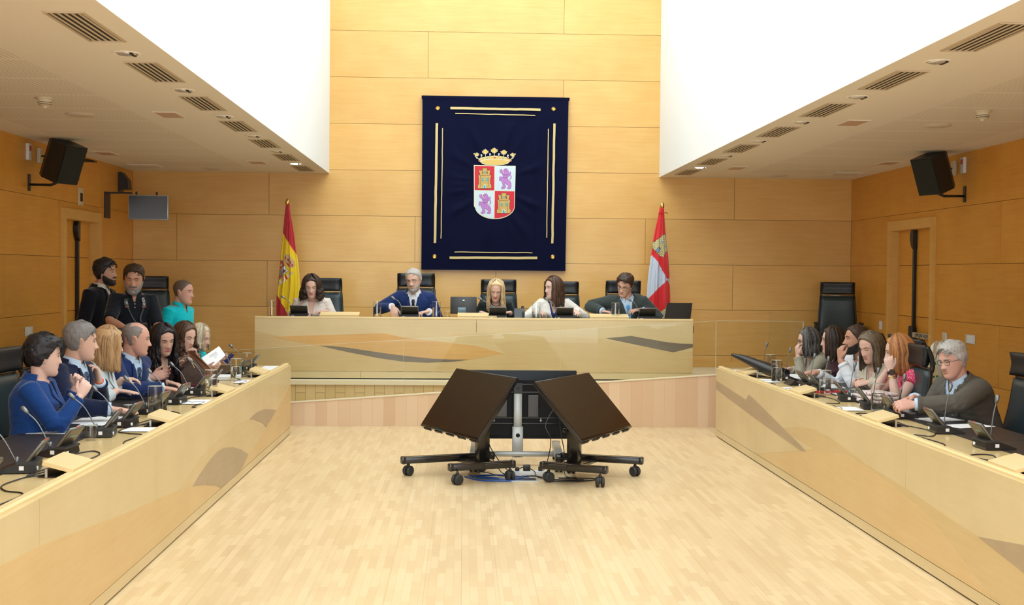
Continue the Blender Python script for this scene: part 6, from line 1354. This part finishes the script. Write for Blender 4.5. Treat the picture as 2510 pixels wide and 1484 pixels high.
HBZ, HBM = hairmat('hair_buzzed', (.05, .035, .028), (.14, .10, .08)), hairmat('hair_greying_buzz', (.09, .075, .07), (.24, .21, .20))
BRD, BRG = hairmat('beard_black', (.008, .006, .005)), hairmat('beard_grey', (.06, .055, .055), (.30, .29, .28)); BRS = hairmat('beard_short_grey', (.20, .16, .14), (.42, .38, .35))
GLB, GLT = mat('glasses_black', (.012, .010, .010), .3), mat('glasses_tortoise', (.12, .05, .02), .3)
DOT = spotmat('dotted_chiffon', (.74, .66, .60), (.05, .04, .05), 62, .20); PINK = spotmat('pink_print', (.72, .04, .14), (.85, .55, .60), 95, .32)
TUR = fabric('turquoise_pique', (.0, .56, .66), .8); BPOLO = fabric('black_pique', (.006, .009, .016), .85)
TIE1, TIEB, TIEP = mat('navy_tie', (.004, .006, .02), .5), mat('sky_blue_tie', (.05, .30, .66), .45), spotmat('dotted_navy_tie', (.015, .03, .10), (.45, .5, .65), 150, .22)
def P_(x, y, Y): return at(x, y, Y)
D = (0, 0, -1)
PPL = [
 # podium, left to right
 dict(head=at(764, 703, 14.72), hyaw=3, hpitch=16, tyaw=0, sc=1.10, fem=True, bulk=1.12, lean=.16, floor=.451, skin=SK['a'], hairmat=HDB, lids=.2, hair=long_hair(.115, 170, .0125, 3, .062, .020, 60, .12, .80, 3.1, lift=.022, tip=.6, nape=-.08), lip=LIPR,
      R=(at(733, 764, 14.66), dict(dir=(.9, -.3, -.1), palm=D, curl=.3)), L=(at(800, 763, 14.62), dict(dir=(-.95, -.25, -.05), palm=D, curl=.2)), wear=blouse(DOT, -.10, .030, .016, (.17, .042)), label='curly dark-haired woman in a dotted cream blouse reading at the podium'),
 dict(head=at(1014, 688, 14.72), hyaw=-16, hpitch=9, hroll=4, tyaw=-6, sc=1.12, bulk=1.08, lean=.16, floor=.451, skin=SK['a'], hairmat=HG, hair=short_hair(.010, .070, 0, -.08, .004, 2, .008, 56, .02), glasses=GLT, beard=(BRS, .004), browmat=HG, lids=.25,
      R=(at(962, 752, 14.56), dict(dir=(.25, -.35, -.9), palm=(.2, .9, -.3), curl=.25, pole=(-1, .3, -.4))), L=(at(1050, 764, 14.58), dict(dir=(-.8, -.5, -.1), palm=D, curl=.4)), wear=suit(NAVY2, WSH, TIE1, .30, .062), label='grey-haired man with glasses in a navy suit at the podium'),
 dict(head=at(1216, 712, 14.66), hyaw=-6, hpitch=22, hroll=-4, tyaw=4, sc=1.08, fem=True, lean=.20, floor=.451, skin=SK['a'], hairmat=HBL, lids=.25, hair=long_hair(.22, 190, .0105, 8, .072, .006, 20, .06, .82, 3.1, part=.0, lift=.015, fwd=-.30), lip=LIPR,
      R=(at(1180, 766, 14.62), dict(dir=(.8, -.5, -.2), palm=D, curl=.55)), L=(at(1250, 766, 14.60), dict(dir=(-.85, -.4, -.1), palm=D, curl=.3)), wear=blazer(fabric('black_green_blazer', (.008, .014, .013)), WSH, .28, .055), label='blonde woman in a dark blazer bending over papers at the podium'),
 dict(head=at(1357, 707, 14.72), hyaw=-62, hpitch=2, tyaw=-4, sc=1.09, fem=True, lean=.12, floor=.451, skin=SK['d'], hairmat=HBR, hair=long_hair(.19, 130, .013, 9, .066, .005, 16, .06, 1.0, 3.1, lift=.020, nape=-.09), lids=.6,
      R=(at(1322, 764, 14.62), dict(dir=(.3, -.9, -.1), palm=D, curl=.3, pole=(-.8, .3, -.6))), L=(at(1408, 762, 14.60), dict(dir=(.25, -.9, -.15), palm=D, curl=.25, pole=(.9, .3, -.6))), wear=blazer(fabric('ivory_blazer', (.78, .76, .70)), mat('royal_blue_top', (.01, .02, .16), .6), .30, .070), label='brown-haired woman in a white jacket looking left at the podium'),
 dict(head=at(1532, 700, 14.62), hyaw=-30, hpitch=22, hroll=-12, tyaw=-8, sc=1.12, bulk=1.1, lean=.22, px=-.06, nx=-.02, floor=.451, skin=SK['b'], hairmat=HDB, hair=short_hair(.013, .064, 0, -.08, .007, 5, .012, 160, .04), glasses=GLB, lids=.3,
      R=(at(1478, 764, 14.62), dict(dir=(.85, -.45, -.1), palm=D, curl=.4, pole=(-1, .2, -.3))), L=(at(1572, 760, 14.60), dict(dir=(-.9, -.3, 0), palm=(0, .3, -.9), curl=.3, pole=(1, .3, -.3))), wear=suit(fabric('grey_green_wool', (.040, .052, .050)), BSH, TIEB, .31, .066, tiew=.034), label='dark-haired man in a grey-green suit and sky blue tie leaning sideways'),
 # left desk, nearest first
 dict(head=at(106, 874, 7.56), hyaw=120, hpitch=4, tyaw=88, sc=1.02, fem=True, bulk=1.02, neck=.015, lean=.03, skin=SK['d'], hairmat=HK, hair=short_hair(.017, .060, -.004, -.088, .006, 7, .016, 360, .05), lids=.6,
      R=(at(196, 972, 7.56), dict(dir=(.35, .35, .85), palm=(-.3, .9, 0), curl=.55, pole=(.1, -.5, -1))), L=(at(186, 950, 7.82), dict(dir=(.4, -.3, .85), palm=(.2, -.9, .2), curl=.75, pole=(.1, .4, -1))), wear=blazer(BLUE, BLUE, .16, .030, .90), label='short black-haired woman in a bright blue jacket, nearest on the left side'),
 dict(head=at(196, 838, 8.30), hyaw=116, hpitch=4, tyaw=78, sc=1.08, bulk=1.08, lean=.08, skin=SK['a'], hairmat=HGD, hair=short_hair(.011, .066, 0, -.088, .004, 8, .008, 240, .022), lids=.6,
      R=(at(272, 1003, 8.02), dict(dir=(.97, .05, -.1), palm=D, curl=.08, pole=(-.2, -.8, -.6))), L=(at(243, 935, 8.42), dict(dir=(-.25, -.05, .95), palm=(-.75, -.6, .1), curl=.62, pole=(.5, .3, -1))), wear=suit(NAVY, BSH, TIEP, .30, .062), label='man with greying dark hair in navy resting his chin on his hand'),
 dict(head=at(264, 846, 8.98), hyaw=124, hpitch=6, tyaw=88, sc=1.06, fem=True, lean=.12, skin=SK['d'], hairmat=HST, hair=long_hair(.165, 280, .0078, 11, .062, .002, 18, .03, .95, 3.1, lift=.018), lids=.6,
      R=(at(288, 958, 8.84), dict(dir=(.98, .1, -.12), palm=D, curl=.06, pole=(-.2, -.8, -.6))), L=(at(300, 930, 9.2), dict(dir=(.9, .1, 0), palm=D, curl=.3)), wear=blazer(weave('white_tweed', (.66, .72, .74), (.50, .60, .66), 220), WSH, .16, .03, .80), label='woman with long strawberry-blonde hair in a white tweed jacket'),
 dict(head=at(332, 832, 9.70), hyaw=104, hpitch=6, tyaw=66, sc=1.10, bulk=1.10, lean=.14, skin=SK['e'], hairmat=HBM, hair=lambda T, t, hm: cap_mesh(T, .004, lambda y, ax: np.where(ax < .056 - .0 * y, np.interp(y, [-.09, -.05, -.03, .0, .1], [-.085, .060, .105, .2, .3]), np.interp(y, [-.09, -.02, .0, .02, .04, .055, .1], [-.085, -.06, -.015, .0, .045, .2, .3])), 4, .002).build('hair', hm, t, True), lids=.5,
      R=(at(402, 952, 9.48), dict(dir=(.95, .2, -.15), palm=D, curl=.42, pole=(-.2, -.8, -.5))), L=(at(372, 925, 9.92), dict(dir=(.9, .1, .2), palm=(0, -.6, .3), curl=.25, spread=.2)), wear=suit(NAVY2, BSH, TIEP, .30, .062), label='balding man in a blue suit turned to the podium on the left side'),
 dict(head=at(400, 834, 10.5), hyaw=42, hpitch=15, hroll=5, tyaw=55, sc=1.06, fem=True, lean=.14, skin=SK['b'], hairmat=HK, hair=long_hair(.27, 160, .014, 12, .060, .012, 30, .05, .92, 3.1, lift=.020), lip=LIPR, lids=.25,
      R=(at(414, 938, 10.22), dict(dir=(.95, -.1, -.2), palm=D, curl=.35, pole=(-.3, -.7, -.6))), L=(at(440, 893, 10.55), dict(dir=(.7, -.3, .55), palm=(.5, -.3, -.8), curl=.35, pole=(.2, .4, -1))), wear=blazer(fabric('burgundy_suede', (.030, .008, .012)), WSH, .28, .050), label='black-haired woman in a burgundy jacket holding a brown handbag'),
 dict(head=at(452, 826, 11.25), hyaw=60, hpitch=15, hroll=2, tyaw=60, sc=1.07, fem=True, lean=.14, skin=SK['a'], hairmat=HBR, hair=long_hair(.15, 130, .013, 13, .062, .018, 46, .08, 1.05, 3.1, lift=.016, side=.0), lids=.25,
      R=(at(506, 905, 11.02), dict(dir=(.9, -.1, .15), palm=(0, .5, .8), curl=.35, pole=(-.3, -.5, -.9))), L=(at(483, 877, 11.32), dict(dir=(-.15, -.25, .95), palm=(-.8, -.4, .1), curl=.70, pole=(.4, .3, -1))), wear=blouse(spotmat('pale_flower_blouse', (.62, .52, .50), (.30, .18, .16), 50, .2), -.05, .012, .013, (.12, .035)), label='wavy-haired woman reading a sheet with her chin on her hand'),
 dict(head=at(488, 829, 12.0), hyaw=82, hpitch=12, tyaw=70, sc=1.02, fem=True, lean=.12, skin=SK['a'], hairmat=HW, hair=long_hair(.085, 130, .013, 14, .064, .004, 16, .08, .90, 3.1, lift=.022), lids=.4,
      R=(at(534, 885, 11.9), dict(dir=(.9, -.1, .3), palm=(0, -.4, .8), curl=.45)), L=(at(525, 888, 12.2), dict(dir=(.9, -.1, .1), palm=D, curl=.3)), wear=blouse(TUR, -.3, .008, .013, (.08, .03)), label='ash-blonde woman in turquoise at the far end of the left desk'),
 # standing
 dict(head=at(258, 670, 12.3), hyaw=84, hpitch=-3, tyaw=76, sc=1.08, stand=True, leg=1.05, lean=.0, bulk=.95, skin=SK['c'], hairmat=HK, hair=short_hair(.016, .062, -.006, -.085, .006, 21, .016, 360, .035), beard=(BRD, .0035), lids=.5, wear=suit(fabric('black_wool', (.005, .006, .012)), fabric('cream_shirt', (.66, .62, .52), .7), None, .30, .050), label='bearded man in a black suit standing by the left door'),
 dict(head=at(328, 684, 11.75), hyaw=10, hpitch=14, hroll=-3, tyaw=22, sc=1.06, hs=1.04, stand=True, leg=1.03, bulk=.98, belly=.10, lean=.0, skin=SK['c'], hairmat=HDB, hair=short_hair(.012, .066, -.01, -.085, .004, 22, .008, 240, .03), beard=(BRG, .010), lids=.15,
      R=(at(308, 806, 11.35), dict(dir=(.95, -.2, -.25), palm=(.1, .6, -.7), curl=.35, pole=(-1, .25, -.25))), L=(at(368, 832, 11.5), dict(dir=(-.5, -.4, -.7), palm=(-.5, .6, -.5), curl=.4, pole=(.4, .5, -.4))), wear=polo(BPOLO, -.42, WSH), label='grey-bearded photographer in a black polo shirt with a camera strap'),
 dict(head=at(449, 717, 13.0), hyaw=76, hpitch=3, tyaw=68, sc=1.05, hs=1.03, stand=True, leg=.86, bulk=1.0, belly=.15, lean=.0, neckk=1.1, skin=SK['e'], hairmat=HBZ, hair=short_hair(.0035, .074, 0, -.08, .0015, 92, .002), lids=.5, jaw=1.08, wear=polo(TUR, -.40), label='short-haired man in a turquoise polo standing behind the left desk'),
 # right desk, farthest first
 dict(head=at(1982, 838, 12.1), hyaw=-96, hpitch=6, tyaw=-80, sc=1.06, fem=True, lean=.14, skin=SK['d'], hairmat=hairmat('hair_grey_streaked', (.010, .009, .010), (.14, .135, .13)), hair=long_hair(.125, 140, .014, 31, .062, .005, 18, .03, 1.05, 3.1, lift=.018), glasses=GLB, lids=.6,
      L=(at(1956, 872, 11.98), dict(dir=(-.15, .05, .95), palm=(.8, .2, .1), curl=.60, pole=(-.3, -.3, -1))), R=(at(1936, 904, 12.3), dict(dir=(-.95, 0, -.1), palm=D, curl=.2)), wear=blazer(fabric('sage_blazer', (.36, .34, .26)), WSH, .24, .045), label='grey-black-haired woman with glasses in a sage blazer'),
 dict(head=at(2042, 836, 11.5), hyaw=-108, hpitch=2, tyaw=-85, sc=1.06, fem=True, lean=.12, skin=SK['a'], hairmat=HDB, hair=long_hair(.15, 150, .014, 32, .062, .003, 12, .0, 1.0, 3.1, lift=.018), lids=.6,
      R=(at(2000, 910, 11.62), dict(dir=(-.95, 0, -.1), palm=D, curl=.2)), L=(at(2005, 914, 11.25), dict(dir=(-.95, .1, -.1), palm=D, curl=.3)), wear=blouse(fabric('aubergine_crepe', (.045, .014, .022)), .6, .004, .014, (.05, .03)), label='woman with straight dark brown hair in an aubergine top'),
 dict(head=at(2100, 834, 10.9), hyaw=-92, hpitch=-2, tyaw=-72, sc=1.10, bulk=1.12, lean=.20, skin=SK['c'], hairmat=HDB, hair=short_hair(.008, .068, 0, -.085, .003, 33, .005, 160, .015), beard=(BRD, .006), lids=.6,
      L=(at(2060, 882, 10.76), dict(dir=(-.0, .1, .97), palm=(.8, .3, .1), curl=.62, pole=(-.4, -.4, -1))), R=(at(2003, 914, 11.15), dict(dir=(-.98, .0, -.08), palm=D, curl=.12)),
      wear=lambda e: (lambda e: (e.garment('shirt', WSH, .013, .80, .0078, [e.vcut(.10, .024), e.neckcut(.060 * e.sc, .0)], .006), e.collar(WSH, .060, .032, gap=.5), e.cuff('L', WSH, .74, .86, .016), e.cuff('R', WSH, .84, .97, .014)))(E_(e)), label='bearded man in a white shirt resting his chin on his fist'),
 dict(head=at(2136, 852, 10.3), hyaw=-64, hpitch=18, hroll=0, tyaw=-66, sc=1.08, fem=True, lean=.16, skin=SK['a'], hairmat=hairmat('hair_ombre', (.018, .014, .011), (.16, .12, .075)), hair=long_hair(.165, 150, .014, 34, .066, .003, 14, .02, 1.12, 3.1, lift=.012, sidez=-.02), lids=.2,
      L=(at(2128, 938, 10.1), dict(dir=(-.85, .3, -.1), palm=(0, .5, -.7), curl=.6, pole=(.3, -.9, -.3))), R=(at(2112, 932, 10.35), dict(dir=(-.85, -.3, -.1), palm=(0, -.5, -.7), curl=.6)), wear=blazer(fabric('cream_blazer', (.58, .53, .42)), fabric('ecru_top', (.62, .58, .50), .7), .28, .055), label='woman with long dark hair in a cream blazer looking down'),
 dict(head=at(2204, 864, 9.72), hyaw=-106, hpitch=8, tyaw=-88, sc=1.06, fem=True, lean=.12, skin=SK['d'], hairmat=HRD, hs=1.03, hair=long_hair(.15, 170, .012, 35, .062, .003, 14, .0, 1.0, 3.1, lift=.020), lids=.5,
      L=(at(2183, 908, 9.52), dict(dir=(-.15, .15, .97), palm=(.3, .9, 0), curl=.55, pole=(.1, -.3, -1))), R=(at(2178, 904, 9.82), dict(dir=(-.1, -.2, .97), palm=(.3, -.9, 0), curl=.55, pole=(-.1, .3, -1))), wear=blouse(PINK, -.98, .035, .014, (.10, .04)), label='red-haired woman in a pink printed top with a watch'),
 dict(head=at(2336, 884, 8.5), hyaw=-66, hpitch=12, hroll=4, tyaw=-70, sc=1.10, hs=.95, bulk=1.06, belly=.1, lean=.18, skin=SK['e'], hairmat=HG, hair=short_hair(.014, .068, 0, -.082, .006, 36, .014, 360, .034), glasses=GLB, browmat=HG, lids=.2,
      L=(at(2242, 992, 8.26), dict(dir=(-.98, .1, -.05), palm=(.1, .6, -.7), curl=.5, pole=(.4, -.9, -.2))), R=(at(2240, 974, 8.60), dict(dir=(-.9, -.3, -.2), palm=(.2, -.3, -.9), curl=.62)), wear=suit(weave('grey_brown_tweed', (.085, .075, .062), (.12, .108, .09), 420), BSH, None, .30, .058, off=.020, wr=.006), label='grey-haired man with glasses in a grey suit writing at the right desk'),
]

ENV = []
for i, sp in enumerate(PPL):
    ENV.append(person(sp)[1])
def E(i): return E_(ENV[i]) if ENV[i] else None
# accessories worn or held -------------------------------------------------
e = E(13)
if e:      # photographer's strap and camera
    m = MB(); L0 = [e.tpt(.93, .075, .03), e.tpt(.84, .080, .028), e.tpt(.72, .055, .026), e.tpt(.55, .02, .03), e.tpt(.42, -.02, .05)]
    R0 = [e.tpt(.93, -.075, .03), e.tpt(.84, -.085, .028), e.tpt(.72, -.075, .026), e.tpt(.55, -.05, .03), e.tpt(.42, -.06, .05)]
    for P in (L0, R0):
        P = curve(P, 5); m.loft([np.array([p - e.axis_r * w, p + e.axis_r * w, p + e.axis_r * w + e.axis_f * .003, p - e.axis_r * w + e.axis_f * .003]) for k, p in enumerate(P) for w in [(.018 if k < 9 else .006)]])
    st = m.build('camera_strap', M['black'], e.t, 'auto')
    for P, txt in ((L0, 'α7'), (R0, 'SONY')):
        Pc = curve(P, 5); p0, p1 = Pc[1], Pc[7]; d = nrm(p1 - p0)
        cu = bpy.data.curves.new('strap_text', 'FONT'); cu.body = txt; cu.size = .030; cu.extrude = .0004; cu.align_x = 'CENTER'; cu.align_y = 'CENTER'
        tmp = bpy.data.objects.new('tmp', cu); COL.objects.link(tmp); bpy.context.view_layer.update(); me = bpy.data.meshes.new_from_object(tmp.evaluated_get(bpy.context.evaluated_depsgraph_get())); bpy.data.objects.remove(tmp)
        c = coords(me); mid = (p0 + p1) / 2 + e.axis_f * .010 + d * (-.012 if txt == 'SONY' else .0); side_ = np.cross(e.axis_f, d); setco(me, mid + np.outer(c[:, 0], d) + np.outer(c[:, 1], side_) * 1.0 + np.outer(c[:, 2], e.axis_f) - e.org); me.materials.clear(); me.materials.append(M['paper']); link('strap_lettering', me, st)
        m = MB(); q = p1 + d * .012 + e.axis_f * .0045; m.box(q, (.032, .001, .006), R=np.stack([e.axis_r, e.axis_f, -d], 1)); m.build('strap_stripe', mat('orange_stripe', (.7, .12, .02), .6), st)
    c = e.tpt(.36, -.04, .10); Rr = frame(14, 10); t = thing('camera', c, 'black camera hanging from the strap of the photographer', 'camera')
    m = MB(); m.box(c, (.13, .05, .09), R=Rr, bev=.01); m.build('camera_body', M['black'], t, 'auto'); m = MB(); m.lathe(c + Rr @ V3((0, .02, -.01)), [(.036, 0), (.036, .05), (.03, .06), (.0, .058)], 20, axis=Rr[:, 1]); m.build('lens', M['gloss'], t, 'auto')
e = E(19)
if e:      # watch and bracelets
    S, El, Wr, info, sd = e.arms['L']; d = nrm(Wr - El); q = Wr - d * .022
    m = MB(); m.tube([q - d * .012, q + d * .012], .0305, 20); w = m.build('wristwatch', M['black'], e.t, True)
    cc = nrm(np.cross(d, (0, 0, 1))); cc = nrm(V3((-.2, -1, .1)) - d * (V3((-.2, -1, .1)) @ d)); m = MB(); m.lathe(q + cc * .028, [(.024, 0), (.024, .008), (.020, .011), (0, .0105)], 20, axis=cc); m.build('watch_case', mat('rose_bronze', (.12, .05, .03), .25, .9), w, 'auto')
    m = MB(); m.lathe(q + cc * .0392, [(.017, 0), (.017, .0006), (0, .0006)], 18, axis=cc); m.build('watch_face', M['black'], w)
    for k in (1, 2): m = MB(); m.tube([q - d * (.020 + .012 * k), q - d * (.026 + .012 * k)], .0315, 18); m.build('bracelet', M['gold'], e.t, True)
e = E(6)
if e:
    S, El, Wr, info, sd = e.arms['L']; d = nrm(Wr - El); m = MB(); m.tube([Wr - d * .002, Wr + d * .006], .0315, 18); m.build('wristband', mat('red_yellow_band', (.6, .10, .02), .6), e.t, True)
for i, ky in ((2, .066), (3, .02)):
    e = E(i)
    if e:
        m = MB(); n = 24; r = .056 * e.sc; pts = [e.Nk + e.axn * (.012 - .045 * max(0, math.sin(a)) * (1 if i == 3 else .35)) + e.axis_r * math.cos(a) * r + e.axis_f * (math.sin(a) * r * 1.25 + .008) for a in np.linspace(0, 2 * PI, n + 1)]
        m.tube(pts, .0012 if i == 3 else .004, 5, cap=False); m.build('necklace', M['gold'] if i == 3 else M['black'], e.t, True)
for i, mt in ((0, 'steel'), (2, 'silver'), (5, 'silver'), (7, 'paper')):
    e = E(i)
    if e:
        for s in (-1, 1): m = MB(); m.ball(e.T(np.array([(s * .083, -.002, -.038)]))[0], .0055 * e.sc, 10, 7); m.build('earring', M[mt], e.t, True)
# pen in the hand of the man in grey
p = at(2214, 968, 8.42); t = thing('pen', at(2196, 1000, 8.4), 'dark pen held by the writing grey-haired man', 'pen'); m = MB(); m.tube([at(2197, 1003, 8.42), at(2206, 975, 8.42), at(2210, 955, 8.42)], [.002, .005, .0045], 10); m.build('barrel', M['gloss'], t, True)
# handbag on the left desk
t = thing('handbag', (-2.43, 10.85, TZ), 'open brown leather handbag standing before the black-haired woman', 'handbag'); bl = mat('brown_leather', (.34, .15, .085), .45, bump=(120, .2, .002)); bp_ = spotmat('monogram_canvas', (.075, .045, .035), (.16, .10, .07), 60, .25)
a = lambda x, y, Y: at(x, y, Y)
m = MB(); m.loft([np.array([a(446, 948, 10.55), a(500, 944, 10.55), a(500, 938, 10.8), a(450, 938, 10.8)]), np.array([a(440, 905, 10.52), a(500, 915, 10.55), a(512, 908, 10.8), a(455, 900, 10.8)]), np.array([a(440, 876, 10.55), a(470, 880, 10.58), a(490, 885, 10.78), a(452, 874, 10.78)])]); m.build('bag_body', bp_, t, 'auto')
m = MB(); m.loft([np.array([a(460, 862, 10.70), a(472, 860, 10.64), a(524, 912, 10.62), a(520, 922, 10.66), a(492, 926, 10.66), a(462, 892, 10.66)]), np.array([a(462, 860, 10.80), a(472, 860, 10.76), a(526, 910, 10.74), a(516, 925, 10.78), a(492, 930, 10.78), a(466, 900, 10.78)])]); m.build('flap', bl, t, 'auto')
m = MB(); m.tube(curve([a(436, 902, 10.6), a(448, 882, 10.55), a(462, 878, 10.55), a(470, 890, 10.55), a(478, 905, 10.55)], 5), .003, 6); m.build('chain', M['gold'], t, True)
# sheet of paper and phone held by the women at the far end
R = frame(20, -22, 0); t = thing('held_document', at(520, 872, 11.0), 'printed white sheet tilted in the hands of the wavy-haired woman', 'paper')
q = [at(494, 878, 11.05), at(537, 849, 11.2), at(553, 871, 11.15), at(515, 905, 11.0)]; n_ = nrm(np.cross(q[1] - q[0], q[3] - q[0])); m = MB(); m.loft([np.array(q), np.array(q) + n_ * .0012]); m.build('sheet', M['paper'], t)
if n_[1] > 0: n_ = -n_
u_ = q[1] - q[0]; v_ = q[3] - q[0]; m = MB()
for k in range(9):
    for (x0_, x1_) in ((.25, .45 if k % 3 == 2 else .72),):
        yy = .22 + .06 * k; b0 = q[0] + u_ * (.35 + .045 * k) + v_ * .18 + n_ * .0016 + n_ * 0; b1 = b0 + v_ * (.18 if k < 3 else .45)
        w_ = u_ * .008; m.loft([np.array([b0, b0 + w_, b0 + w_ + n_ * .0004, b0 + n_ * .0004]), np.array([b1, b1 + w_, b1 + w_ + n_ * .0004, b1 + n_ * .0004])])
m.build('printed_lines', mat('grey_ink', (.25, .25, .27), .8), t)
t = thing('mobile_phone', at(560, 878, 11.85), 'dark blue mobile phone held over the left desk', 'phone'); q = [at(548, 886, 11.85), at(566, 865, 11.9), at(574, 870, 11.85), at(556, 893, 11.8)]; n_ = nrm(np.cross(q[1] - q[0], q[3] - q[0])); m = MB(); m.loft([np.array(q), np.array(q) + n_ * .009]); m.build('case', mat('phone_case_blue', (.02, .06, .28), .3), t)
c_ = np.mean(q, 0); m = MB(); m.loft([np.array([c_ + (p_ - c_) * .88 for p_ in q]) + n_ * (-.0006), np.array([c_ + (p_ - c_) * .88 for p_ in q]) + n_ * (-.0012)]); m.build('display', mat('phone_display', (.02, .02, .08), .15), t)
# ---------------------------------------------------------------- tidy
for o in bpy.data.objects:
    for k in ('_o',):
        if k in o: del o[k]
